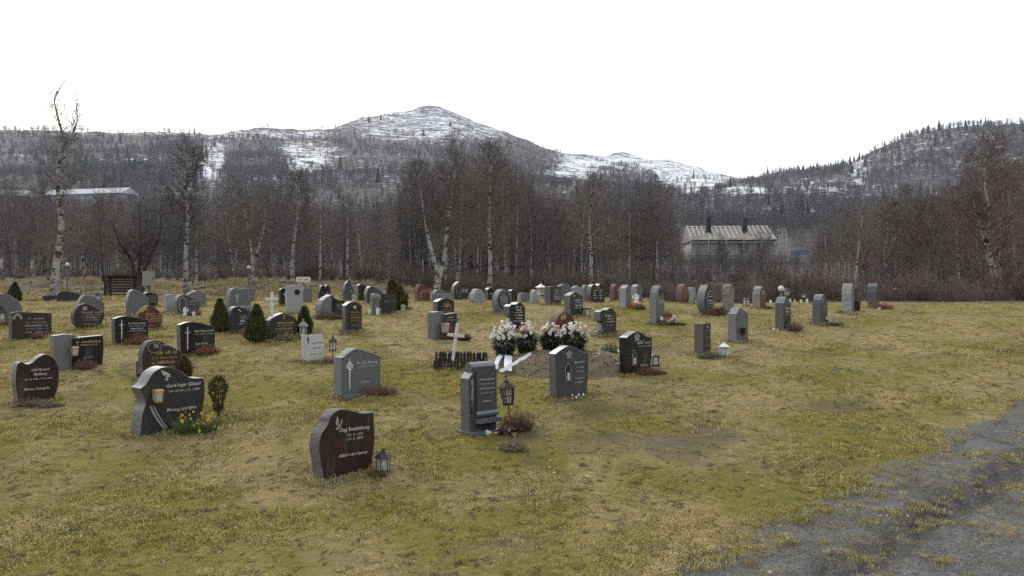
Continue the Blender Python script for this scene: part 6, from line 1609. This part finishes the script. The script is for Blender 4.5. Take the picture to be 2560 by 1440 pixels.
    for q, (px, D, wpx, br, tr, fl, label) in enumerate(specs):
        x = (px - CX) / FPX * D; base = Vector((x, D, mound_z(x, D))); W = wpx / ppm(D); z1 = CZ - (tr - CY) / FPX * D; H = z1 - base.z
        root = thing('flower_bouquet', base, label, 'bouquet', 'bouquets on the fresh grave')
        leaf_ball(root, (0, -.02, H * .40), (W * .46, W * .38, H * .34), 1100, 'leaf_dark', 30 + q, .016, .085)
        leaf_ball(root, (.04, -.04, H * .48), (W * .42, W * .36, H * .34), 60, 'leaf_grey', 80 + q, .012, .15, 'sprays')
        leaf_ball(root, (0, -.02, H * .14), (W * .36, W * .30, H * .2), 420, 'leaf_dark', 50 + q, name='lower_leaves')
        r = np.random.default_rng(60 + q)
        for mat, cnt in fl:
            for k in range(cnt):
                a2 = r.uniform(0, 6.28); el = .05 + 1.35 * r.uniform(0, 1) ** .8
                if mat == 'petal_blue': el = r.uniform(-.35, .1)
                d = np.array([math.cos(a2) * math.cos(el), math.sin(a2) * math.cos(el), math.sin(el)])
                if d[1] > .5: d[1] *= -1
                e_ = r.uniform(.72, 1.12) * (1.04 + .22 * mnoise.noise(Vector((d[0] * 2 + q * 5, d[1] * 2, d[2] * 2)))); p = (d[0] * W * .55 * e_, d[1] * W * .44 * e_, H * .56 + d[2] * H * .50 * e_)
                if q == 3 and mat == 'petal_peach': p = (W * r.uniform(.25, .55), -W * .2, H * r.uniform(.35, .9))
                blossom(root, p, .028 * r.uniform(.6, 1.25), mat, (d[0] + r.normal(0, .3), d[1] - .5, d[2] + .3), r, 'leaf_dark' if mat in ('petal_white',) and k % 3 else 'petal_yellow')
        if q == 0:
            ribbon(root, [P(1256, 886, 13.15), P(1246, 896, 12.75), P(1240, 910, 12.55), P(1240, 922, 12.5)], .07)
            ribbon(root, [P(1272, 886, 13.15), P(1270, 902, 12.7), P(1270, 918, 12.5), P(1269, 926, 12.42)], .125)
        if q == 1: ribbon(root, [P(1328, 884, 13.0), P(1312, 894, 12.8), P(1300, 899, 12.72), P(1288, 908, 12.58), P(1276, 912, 12.5), P(1264, 922, 12.4), P(1250, 928, 12.32)], .055)
        if q == 2: ribbon(root, [P(1360, 888, 13.05), P(1368, 902, 12.7), P(1380, 916, 12.5)], .07)
        if q == 3: ribbon(root, [P(1470, 884, 13.1), P(1485, 886, 13.0), P(1500, 887, 12.95)], .055)
    wood_cross(1258, 838, 46, 26, 'white cross top rising behind the white bouquets', D=13.75, rz=.15)
    r = np.random.default_rng(9); root = thing('flower_spray', at(1528, 900), 'flat spray of small white blooms beside the polished black stone', 'flowers', 'bouquets on the fresh grave')
    leaf_ball(root, (0, 0, .07), (.2, .12, .08), 380, 'leaf_grey', 91, .014, .05)
    for k in range(16): blossom(root, (r.uniform(-.2, .2), r.uniform(-.14, .0), r.uniform(.08, .17)), .016, 'petal_white', (0, -.6, .6), r)
    # urn beside the black stone
    u = at(1549, 936); u.x -= .03; o = thing('flower_vase', u, 'narrow grey grave vase beside the polished black stone', 'vase'); h = .17
    MB().lathe([(.022, -.02), (.026, .02), (.034, h * .85), (.042, h * .9), (.042, h)], 12).build('cup', 'grey_side', o); MB().lathe([(.030, h * .985), (.001, h * .99)], 12, cap=False).build('inside', 'black_plastic', o)

def build_small_grave():
    c = at(1153, 914); rz = R(3)
    wood_cross(1131, 924, 102, 42, 'white wooden cross tilted inside the tiny dark picket fence', tilt=(R(2), R(7)), D=c.y + .12, rz=.25, th=.048)
    root = thing('picket_fence', c, 'tiny dark picket fence round the small grave with the tilted cross', 'fence', None, rz)
    W, L, h = .83, .55, .18
    pk = MB(); pk.prism([(-.021, -.05), (-.021, h * .8), (0, h), (.021, h * .8), (.021, -.05)], -.007, .007); me = None
    spots = [(-W / 2 + W * k / 16, s_ * L / 2, 0) for s_ in (-1, 1) for k in range(17)] + [(s_ * W / 2, -L / 2 + L * k / 13, R(90)) for s_ in (-1, 1) for k in range(1, 13)]
    rg = random.Random(2)
    def local_z(x, y):
        wx = c.x + x * math.cos(rz) - y * math.sin(rz); wy = c.y + x * math.sin(rz) + y * math.cos(rz); return gz1(wx, wy) - c.z
    for x, y, rr in spots:
        if me is None: o = pk.build('picket', 'dark_picket', root); me = o.data
        else: o = bpy.data.objects.new('picket', me); COL.objects.link(o); o.parent = root
        o.location = (x, y, local_z(x, y)); o.rotation_euler = (rg.gauss(0, .03), rg.gauss(0, .05), rr); o.scale = (1, 1, rg.uniform(.92, 1.08))
    for s_ in (-1, 1):
        for z in (.055, .125):
            MB().tube([(-W / 2, s_ * (L / 2 - .014), z + local_z(-W / 2, s_ * L / 2)), (W / 2, s_ * (L / 2 - .014), z + local_z(W / 2, s_ * L / 2))], .007, 4).build('rail', 'dark_picket', root)
            MB().tube([(s_ * (W / 2 - .014), -L / 2, z + local_z(s_ * W / 2, -L / 2)), (s_ * (W / 2 - .014), L / 2, z + local_z(s_ * W / 2, L / 2))], .007, 4).build('rail', 'dark_picket', root)
    wood_cross(680, 788, 58, 30, 'white cross standing left of the pale pierced stone', rz=.2, th=.062)
    b = at(689, 790); o = thing('grave_candle', b, 'little white candle pot at the foot of the upright white cross', 'candle'); MB().lathe([(.03, -.01), (.036, .01), (.036, .085), (.03, .09)], 10).build('pot', 'white_wax', o); MB().lathe([(.037, .09), (.037, .105), (.01, .11)], 10).build('lid', 'letter_gold', o)

def build_daffodils():
    b = at(492, 1078); root = thing('daffodil_clump', b, 'yellow daffodils in leaf before the wide charcoal stone', 'flowers', 'plants set on the graves')
    r = np.random.default_rng(3); n = 300
    a = r.uniform(0, 6.28, n); d = r.uniform(0, 1, n) ** .5
    A = np.stack([.24 * d * np.cos(a), .13 * d * np.sin(a), 0 * a - .01], -1); B = A + np.stack([.13 * np.cos(a) * r.uniform(.3, 1.4, n), .09 * np.sin(a), r.uniform(.08, .23, n)], -1)
    V, T = slivers(A, B, np.full(n, .0065), r); o = np_mesh('leaves', V, None, 'leaf_fresh', T); o.parent = root
    for k in range(34):
        a2 = r.uniform(0, 6.28); q = r.uniform(0, 1) ** .5
        p = (.30 * q * math.cos(a2) + .02, .16 * q * math.sin(a2) - .03, r.uniform(.03, .25))
        blossom(root, p, .018 * r.uniform(.7, 1.2), 'petal_yellow', (r.normal(0, .5), -1, .4), r)
    for k, (px, row) in enumerate(((1388, 994), (1405, 996), (1428, 995), (1444, 994), (1455, 993), (1438, 1000))):
        b = at(px, row); root = thing('snowdrop', b, 'white snowdrop in the grass at the foot of the niche stone', 'flower', 'snowdrops at the niche stone')
        mb = MB(); mb.tube([(0, 0, -.01), (.004, 0, .05), (.012, -.01, .06)], .0028, 4); mb.build('stem', 'leaf_fresh', root)
        MB().lathe([(.003, .062), (.013, .05), (.016, .032), (.006, .024)], 6, M=Matrix.Translation((.014, -.012, -.005))).build('bell', 'petal_white', root)
def rock(px, row, r, label, mat='field_stone', D=None, group=None, seed=1, flat=.7):
    b = on(px, D) if D else at(px, row)
    V, F = ico((r, r * .8, r * flat), 3, seed, .35)
    o = MB().add(V, F).build('rock', mat, None, smooth=True); o.location = (b.x, b.y, b.z + r * flat * .35); o.rotation_euler = (0, 0, seed * 1.7)
    return tag(o, label, 'rock', group)
def build_rocks():
    rock(1209, 1072, .075, 'mossy round rock on the slab of the scroll stone', 'lichen_stone', seed=3, flat=.75)
    rock(1219, 1086, .05, 'white rock at the foot of the scroll stone', 'marble_side', seed=5)
    rock(1240, 1086, .03, 'small orange brown pebble at the foot of the scroll stone', 'brass', seed=6)
    rock(1236, 1050, .035, 'white angular stone on the ledge of the scroll stone', 'marble_side', seed=8)
    rg = random.Random(8)
    for k in range(34):
        px = rg.uniform(180, 1000); D = rg.uniform(36, 49)
        rock(px, 0, rg.uniform(.10, .30), 'weathered grey rock lying on the rough bank below the wood', 'field_stone', D, 'rocks on the bank', seed=k + 20, flat=rg.uniform(.35, .6))
    for k, (px, row) in enumerate(((2150, 767), (130, 850), (900, 829), (1935, 826), (2198, 774))):
        rock(px, row, .045, ['white pebble by the lone dark stone', 'white paper scrap like stone beside the wide brown stone', 'round white stone at the slate plinth', 'white stone at the black stone on the slope', 'white ball like stone beside the rust heather strip'][k], 'marble_side', seed=50 + k)
    # wilted broad leaves beside the scroll stone
    b = at(1268, 1084); root = thing('wilted_plant', b, 'wilted brown broad leaved plant beside the scroll stone', 'plant', 'plants set on the graves')
    r = np.random.default_rng(2)
    for k in range(26):
        a = r.uniform(0, 6.28); el = r.uniform(.1, 1.3); L = r.uniform(.09, .17); d = Vector((math.cos(a) * math.cos(el), math.sin(a) * math.cos(el), math.sin(el))); s_ = d.cross(Vector((0, 0, 1))).normalized() * L * .22
        p0 = Vector((r.normal(0, .03), r.normal(0, .03), .01)); p1 = p0 + d * L * .6; p2 = p0 + d * L + Vector((0, 0, -L * .5))
        MB().add([tuple(p0), tuple(p1 + s_), tuple(p2), tuple(p1 - s_), tuple(p1 - Vector((0, 0, .012)))], [(0, 1, 4), (1, 2, 4), (2, 3, 4), (3, 0, 4)]).build('leaf', 'dead_leaf' if k % 3 else 'heather', root)
def figurine(px, row, h, label, D=None, kneel=False):
    b = on(px, D) if D else at(px, row); root = thing('angel_figurine', b, label, 'figurine', 'white figurines on the graves', random.Random(int(px)).uniform(-.5, .9))
    mb = MB().lathe([(h * .24, -.005), (h * .25, h * .05), (h * .18, h * .3), (h * .14, h * .55), (h * .16, h * .64), (h * .05, h * .70)], 10)
    mb.add(*ico((h * .115, h * .12, h * .13), 2, 1), M=Matrix.Translation((0, 0, h * .83)))
    for s_ in (-1, 1): mb.tube([(s_ * h * .15, 0, h * .6), (s_ * h * .17, -h * .1, h * .45), (0, -h * .17, h * .48)], [h * .05, h * .045, h * .03], 6)
    mb.build('figure', 'white_paint', root, smooth=True)
    for s_ in (-1, 1):
        MB().prism([(0, h * .45), (s_ * h * .2, h * .35), (s_ * h * .34, h * .62), (s_ * h * .30, h * .86), (s_ * h * .08, h * .66)], h * .10, h * .14).build('wing', 'white_paint', root)
def build_figures():
    figurine(463, 789, .20, 'standing white angel figurine before the medallion stone'); figurine(484, 791, .12, 'small white figurine right of the standing angel')
    figurine(944, 787, .18, 'white angel figurine before the low dark stone with carved trunk'); figurine(924, 786, .14, 'slim white figurine beside the carved trunk')
    figurine(1591, 760, .30, 'white angel figurine before the pale stone by the red flowers', D=22.0); figurine(1600, 930, .13, 'small white angel at the foot of the polished black stone')
    figurine(1976, 757, .15, 'white figurine behind the black stone on the right slope', D=22.6); figurine(1987, 757, .13, 'second white figurine before the rough topped stone', D=22.4)
    figurine(2003, 757, .12, 'white ball shaped figurine right of the rough topped stone', D=22.4); figurine(2018, 757, .14, 'white figurine farthest along the crest', D=22.8)
    figurine(1927, 760, .14, 'white figurine right of the red faced stone', D=22.2)
    # bench, bucket, red flowers, wreath
    b = on(1218, 23.5); o = thing('small_bench', b, 'very small iron bench beside the pale boulder stone', 'bench', None, .3)
    MB().box((0, 0, .17), (.36, .14, .02)).build('seat', 'black_iron', o)
    for sx in (-1, 1):
        for sy in (-1, 1): MB().box((sx * .15, sy * .05, .07), (.02, .02, .18)).build('leg', 'black_iron', o)
    b = at(2140, 776); o = thing('bucket', b, 'black plastic bucket beside the pale rough hewn stone', 'bucket')
    MB().lathe([(.085, -.01), (.088, .0), (.105, .2), (.112, .2), (.112, .225)], 16).build('shell', 'black_plastic', o); MB().tube([(-.11, 0, .2), (-.08, 0, .28), (0, 0, .31), (.08, 0, .28), (.11, 0, .2)], .005, 5).build('handle', 'black_iron', o)
    b = at(1578, 771); o = thing('red_flowers', b, 'bright red flowers lying before the plain grey block', 'flowers', 'plants set on the graves'); r = np.random.default_rng(4)
    leaf_ball(o, (0, 0, .04), (.13, .08, .05), 120, 'leaf_dark', 5, .014, .05)
    for k in range(16): blossom(o, (r.uniform(-.17, .15), r.uniform(-.1, .02), r.uniform(.04, .12)), .036, 'petal_red', (r.normal(0, .4), -.7, .6), r)
    b = at(1668, 812); o = thing('wreath', b, 'faded wreath with dark red bow and pale flowers before the tall stepped stone', 'wreath', 'plants set on the graves')
    mb = MB(); n = 22
    for k in range(n):
        t = 2 * math.pi * k / n; mb.add(*ico((.045, .04, .04), 1, k, .3), M=Matrix.Translation((.13 * math.cos(t), -.03 + .03 * math.sin(t), .12 + .09 * math.sin(t))))
    mb.build('ring', 'dead_leaf', o)
    for k in range(9): blossom(o, (r.uniform(-.16, .16), -.09, r.uniform(.02, .2)), .035, 'petal_white' if k % 2 else 'dead_leaf', (0, -1, .3), r)
    leaf_ball(o, (0, -.02, .19), (.09, .05, .05), 80, 'heather_red', 15, .03, .07, 'bow')
    b = at(2062, 808); o = thing('wreath', b, 'pale cream wreath leaning at the stepped olive stone', 'wreath', 'plants set on the graves'); mb = MB()
    for k in range(16):
        t = 2 * math.pi * k / 16; mb.add(*ico((.04, .035, .035), 1, k, .3), M=Matrix.Translation((.10 * math.cos(t), -.02, .05 + .05 * math.sin(t))))
    mb.build('ring', 'marble_side', o); leaf_ball(o, (-.08, 0, .09), (.06, .05, .05), 70, 'leaf_grey', 17, .016, .06)
    b = at(1800, 789); o = thing('brown_wreath', b, 'curled brown leaves right of the teardrop stone', 'wreath', 'plants set on the graves'); leaf_ball(o, (0, 0, .07), (.13, .09, .09), 130, 'dead_leaf', 18, .05, .12, 'dry_leaves')
    b = at(1577, 893); o = on(0, 10)

def build_site_things():
    # timber shelter of boards
    b = on(306, 31); root = thing('timber_shelter', b, 'dark timber shelter of horizontal boards behind the pale sloping stone', 'shelter', None, R(8))
    s = ppm(31); W = 58 / s; H = 56 / s; Dp = 1.0
    for x, y in ((-W / 2, 0), (W / 2, 0), (W / 2, Dp), (-W / 2, -.5)): MB().box((x, y, H * .5 - .1), (.09, .09, H + .2)).build('post', 'old_timber', root)
    for k in range(6): MB().box((0, -.06, H * (.36 + .12 * k)), (W + .16, .03, H * .10)).build('board', 'old_timber', root)
    for k in range(6): MB().box((W / 2 + .06, Dp * .5, H * (.36 + .12 * k)), (.03, Dp, H * .10)).build('board', 'old_timber', root)
    MB().box((0, -.35, H * .22), (W + .3, .5, .05)).build('shelf', 'old_timber', root)
    MB().box((0, .45, H * 1.04), (W + .3, 1.3, .05)).build('roof', 'old_timber', root)
    # grey post box
    b = on(372, 27); s = ppm(27); zt = CZ - (678 - CY) / s; root = thing('post_box', b, 'grey metal box on a short post behind the graves', 'box', None, R(32))
    hb = 37 / s; zb = zt - hb - b.z
    MB().box((0, 0, zb / 2 - .1), (.10, .10, zb + .2)).build('post', 'pole_grey', root)
    MB().box((0, 0, zb + hb / 2), (.36, .22, hb)).build('cabinet', 'box_metal', root); MB().box((0, -.113, zb + hb / 2), (.32, .006, hb - .05)).build('door', 'box_metal', root); MB().box((.11, -.122, zb + hb / 2), (.02, .012, .07)).build('handle', 'black_iron', root)
    # notice sign
    b = on(758, 37); s = ppm(37); zt = CZ - (692 - CY) / s - b.z; root = thing('notice_sign', b, 'white notice board on a post at the bank', 'sign', None, R(6))
    MB().box((0, .03, zt / 2 - .1), (.06, .05, zt + .15)).build('post', 'pole_grey', root)
    W = 34 / s; h = 13 / s; MB().prism([(-W / 2, zt - h), (-W / 2, zt), (W / 2, zt), (W / 2 + .03, zt - h / 2), (W / 2, zt - h)], -.015, .01).build('board', 'white_paint', root)
    f = Face(W, 1, .03); f.y = -.018; f.worn(0, zt - h * .7, .6, h * .35, 'letter_dark', 4); f.build(root)
    # globe lamps
    def lamp(px, D, row, r, label, pole=True):
        b = on(px, D) if D < 50 else Vector(((px - CX) / FPX * D, D, land1((px - CX) / FPX * D, D))); s = ppm(D); z = CZ - (row - CY) / s - b.z
        root = thing('park_lamp', b, label, 'lamp', 'globe lamps')
        MB().lathe([(.06, -.1), (.05, .3), (.035, z - r * .9)], 8).build('pole', 'pole_grey', root); MB().lathe([(.05, z - r * 1.15), (.09, z - r * .9)], 10).build('collar', 'pole_grey', root)
        MB().add(*ico((r, r, r), 3)).build('globe', 'lamp_globe', root, smooth=True, loc=(0, 0, z))
    lamp(168, 39, 662, .105, 'globe lamp beside the tallest birch'); lamp(622, 39, 669, .09, 'globe lamp beside the slim twin stemmed birch')
    lamp(1953, 24.5, 722, .095, 'big white globe lamp behind the black stone on the slope'); lamp(2238, 27, 724, .05, 'small globe lamp behind the bent birch'); lamp(2528, 27, 717, .05, 'small globe lamp right of the leaning trunk')

def build_buildings():
    def root_at(name, px, D, label, rz=0.0, sink=0.0):
        x = (px - CX) / FPX * D; return thing(name, (x, D, land1(x, D) - sink), label, 'building', None, rz)
    def zrow(root, row): return CZ - (row - CY) / FPX * root.location.y - root.location.z
    # house under scaffolding
    D = 118; r = root_at('house', 1832, D, 'house under construction with pale battens on its roof and scaffolding', R(-4), 1.0); s = ppm(D); W = 214 / s
    z_e, z_r = zrow(r, 600), zrow(r, 563); dep = 4.2
    MB().box((0, dep, (z_e - .1) / 2), (W * .965, 8.0, z_e - .1)).build('wall', 'wall_boards', r)
    MB().box((0, dep, .75), (W * .98, 8.15, 1.5)).build('foundation', 'grey_render', r)
    MB().add([(-W / 2, -.5, z_e), (W / 2, -.5, z_e), (W / 2, dep, z_r), (-W / 2, dep, z_r), (-W / 2, dep * 2 + .5, z_e), (W / 2, dep * 2 + .5, z_e), (-W / 2, -.5, z_e - .18), (W / 2, -.5, z_e - .18), (-W / 2, dep * 2 + .5, z_e - .18), (W / 2, dep * 2 + .5, z_e - .18)],
        [(0, 1, 2, 3), (3, 2, 5, 4), (6, 8, 9, 7), (0, 6, 7, 1), (4, 5, 9, 8), (0, 3, 4, 8, 6), (1, 7, 9, 5, 2)]).build('roof', 'new_timber', r)
    sl = (z_r - z_e) / (dep + .5); rg = random.Random(3)
    for k in range(18):
        x = -W / 2 + W * (k + .4) / 18; y0 = rg.choice((-.5, -.5, .6, 1.2)); MB().tube([(x, y0, z_e + (y0 + .5) * sl + .08), (x, dep + .1, z_r + .22)], .075, 4).build('batten', 'batten_timber', r)
    MB().tube([(-W / 2, dep, z_r + .12), (W / 2, dep, z_r + .12)], .08, 4).build('ridge_board', 'batten_timber', r)
    MB().box((.3, -.62, z_e - .08), (W * .98, .16, .16)).build('gutter', 'black_iron', r); MB().box((.5, -.9, z_e + .18), (W * .2, .3, .22)).build('plank_stack', 'batten_timber', r)
    for x, h in ((-W * .25, 1.6), (W * .175, 1.5)): MB().box((x, dep * .55, z_r + .1), (.72, .72, h + .9)).build('chimney', 'chimney_black', r)
    for x in (-W * .12, W * .13, W * .33):
        w_ = MB().box((x, .2 - .06, z_e - 1.15), (1.5, .06, 1.5)).build('window', 'wall_boards', r)
        for sx in (-1, 1): MB().box((x + sx * .36, .2 - .105, z_e - 1.15), (.62, .03, 1.3)).build('pane', 'window_glass', w_)
    sc = MB()
    for k in range(6): sc_x = -W / 2 + W * k / 5; MB().tube([(sc_x, -1.6, 0), (sc_x, -1.6, z_e + .5)], .045, 5).build('scaffold_standard', 'scaffold_steel', r)
    for z in (z_e - 2.2, z_e - .4): MB().tube([(-W / 2, -1.6, z), (W / 2 + 1.0, -1.6, z)], .04, 5).build('scaffold_ledger', 'scaffold_steel', r)
    MB().box((0, -1.2, z_e - 2.35), (W, .7, .08)).build('scaffold_deck', 'old_timber', r)
    for y in (-1.6, .6): MB().tube([(W / 2 + 1.0, y, 0), (W / 2 + 1.0, y, z_e + 1.3)], .06, 5).build('scaffold_standard', 'scaffold_steel', r)
    for k in range(7): MB().tube([(W / 2 + 1.0, -1.6, z_e + 1.3 - .75 * k), (W / 2 - .4, -1.6, z_e + 1.3 - .75 * k)], .045, 4).build('scaffold_rail', 'scaffold_steel', r)
    b = root_at('tarpaulin_stack', 2000, 116, 'blue tarpaulin covered stack beside the house under scaffolding', .2); b['category'] = 'stack'
    MB().box((0, 0, 1.5), (2.3, 1.4, .6), taper=.9).build('tarpaulin', 'tarp_blue', b); MB().box((0, 0, .4), (2.2, 1.3, 1.6)).build('pallet', 'wall_boards', b)
    # long low block with snow on its roof
    def gabled(name, px, D, label, Wp, row_e, row_r, rz, wall, roof, dep=4.0, nwin=0, skew=0.0):
        r = root_at(name, px, D, label, rz, .8); s = ppm(D); W = Wp / s; ze, zr = zrow(r, row_e), zrow(r, row_r)
        MB().box((0, dep, ze / 2), (W * .97, dep * 1.9, ze)).build('wall', wall, r)
        MB().add([(-W / 2, -.4, ze), (W / 2, -.4, ze), (W / 2, dep, zr), (-W / 2, dep, zr), (-W / 2, dep * 2 + .4, ze), (W / 2, dep * 2 + .4, ze), (-W / 2, -.4, ze - .3), (W / 2, -.4, ze - .3), (-W / 2, dep * 2 + .4, ze - .3), (W / 2, dep * 2 + .4, ze - .3)],
            [(0, 1, 2, 3), (3, 2, 5, 4), (6, 8, 9, 7), (0, 6, 7, 1), (4, 5, 9, 8), (0, 3, 4, 8, 6), (1, 7, 9, 5, 2)]).build('roof', roof, r)
        for k in range(nwin):
            x = -W * .42 + W * .84 * k / max(1, nwin - 1); w_ = MB().box((x, dep * .05 - .03, ze - 1.5), (1.3, .08, 1.3)).build('window', 'white_paint', r); MB().box((x, dep * .05 - .08, ze - 1.5), (1.1, .04, 1.1)).build('pane', 'window_glass', w_)
        return r, W, ze, zr
    gabled('long_building', 205, 330, 'long building with a snowy roof half hidden by trees', 232, 484, 468, R(-13), 'grey_render', 'roof_snow', 5, 9)
    r, W, ze, zr = gabled('small_house', 18, 320, 'reddish house with chimney at the picture edge', 92, 488, 472, R(10), 'brown_boards', 'roof_snow', 4, 3); MB().box((W * .28, 4, zr + .3), (.9, .9, 1.6)).build('chimney', 'grey_render', r)
    r, W, ze, zr = gabled('snowy_house', 2465, 170, 'house with rounded snowy roof glimpsed through rust brown trees', 78, 566, 541, R(18), 'wall_boards', 'roof_snow', 3.6, 3)
    MB().add([(-W * .6, -2.2, ze - 2.4), (W * .45, -2.2, ze - 2.4), (W * .45, -.2, ze - 1.2), (-W * .6, -.2, ze - 1.2), (-W * .6, -2.2, ze - 2.7), (W * .45, -2.2, ze - 2.7), (W * .45, -.2, ze - 2.7), (-W * .6, -.2, ze - 2.7)], [(0, 1, 2, 3), (4, 7, 6, 5), (0, 4, 5, 1), (1, 5, 6, 2), (2, 6, 7, 3), (3, 7, 4, 0)]).build('porch_roof', 'roof_snow', r)
    gabled('garden_shed', 2312, 150, 'low white roofed shed behind the thin grey birch', 44, 606, 586, R(-12), 'wall_boards', 'roof_snow', 2.2, 1)
    gabled('hill_cabin', 1806, 455, 'dark cabin on the snowy plateau above the building site', 26, 464, 456, R(5), 'cabin_wood', 'cabin_wood', 3, 0)
    gabled('hill_cabin', 1684, 455, 'small dark cabin where the far ridge meets the plateau', 15, 470, 464, R(20), 'cabin_wood', 'cabin_wood', 2.4, 0)

def build_leaves():
    rg = np.random.default_rng(12)
    kinds = []
    for k in range(3):
        mb = MB(); L = .03; mb.add([(-L, 0, .004), (-L * .3, L * .42, .012), (L * .5, L * .34, .010), (L, 0, .016), (L * .5, -L * .34, .004), (-L * .3, -L * .42, .002 + .006 * k), (0, 0, .002)], [(0, 1, 6), (1, 2, 6), (2, 3, 6), (3, 4, 6), (4, 5, 6), (5, 0, 6)])
        kinds.append(np_mesh('fallen', np.array(mb.v), None, ('pale_leaf', 'dead_leaf', 'pale_leaf')[k], np.array(mb.f), link=False))
    n = 900; y = np.sqrt(rg.uniform(4.8 ** 2, 19 ** 2, n)); x = rg.uniform(-.7, .7, n) * y
    scatter('fallen_leaves', kinds, np.stack([x, y, gz(x, y) + .022], -1), rg.uniform(.35, 1.0, n) ** 1.0, rg.uniform(0, 6.28, n), rg.integers(0, 3, n), 'pale and brown dead leaves strewn over the lawn', 'leaves', tilt=rg.normal(0, .25, (n, 2)))
build_fresh_grave(); build_small_grave(); build_lanterns(); build_clumps(); build_conifers(); build_daffodils(); build_rocks(); build_figures()
build_site_things(); build_buildings(); build_leaves(); soil_and_shade_round_feet(); build_grass(); build_pebbles()
# ------------------------------------------------------------------ the damp spring air
def build_haze():
    m = bpy.data.materials.new('haze_air'); m.use_nodes = True; n = m.node_tree.nodes; l = m.node_tree.links; n.clear()
    o = n.new('ShaderNodeOutputMaterial'); v = n.new('ShaderNodeVolumePrincipled')
    v.inputs['Color'].default_value = (0.86, 0.91, 1.0, 1); v.inputs['Density'].default_value = 0.00017; v.inputs['Anisotropy'].default_value = 0.2
    l.new(v.outputs[0], o.inputs['Volume']); MATS['haze_air'] = m
    h = MB().box((0, 900, 150), (6400, 2100, 330)).build('haze', 'haze_air'); tag(h, 'thin bluish haze hanging over the valley', 'haze', kind='stuff')
build_haze()
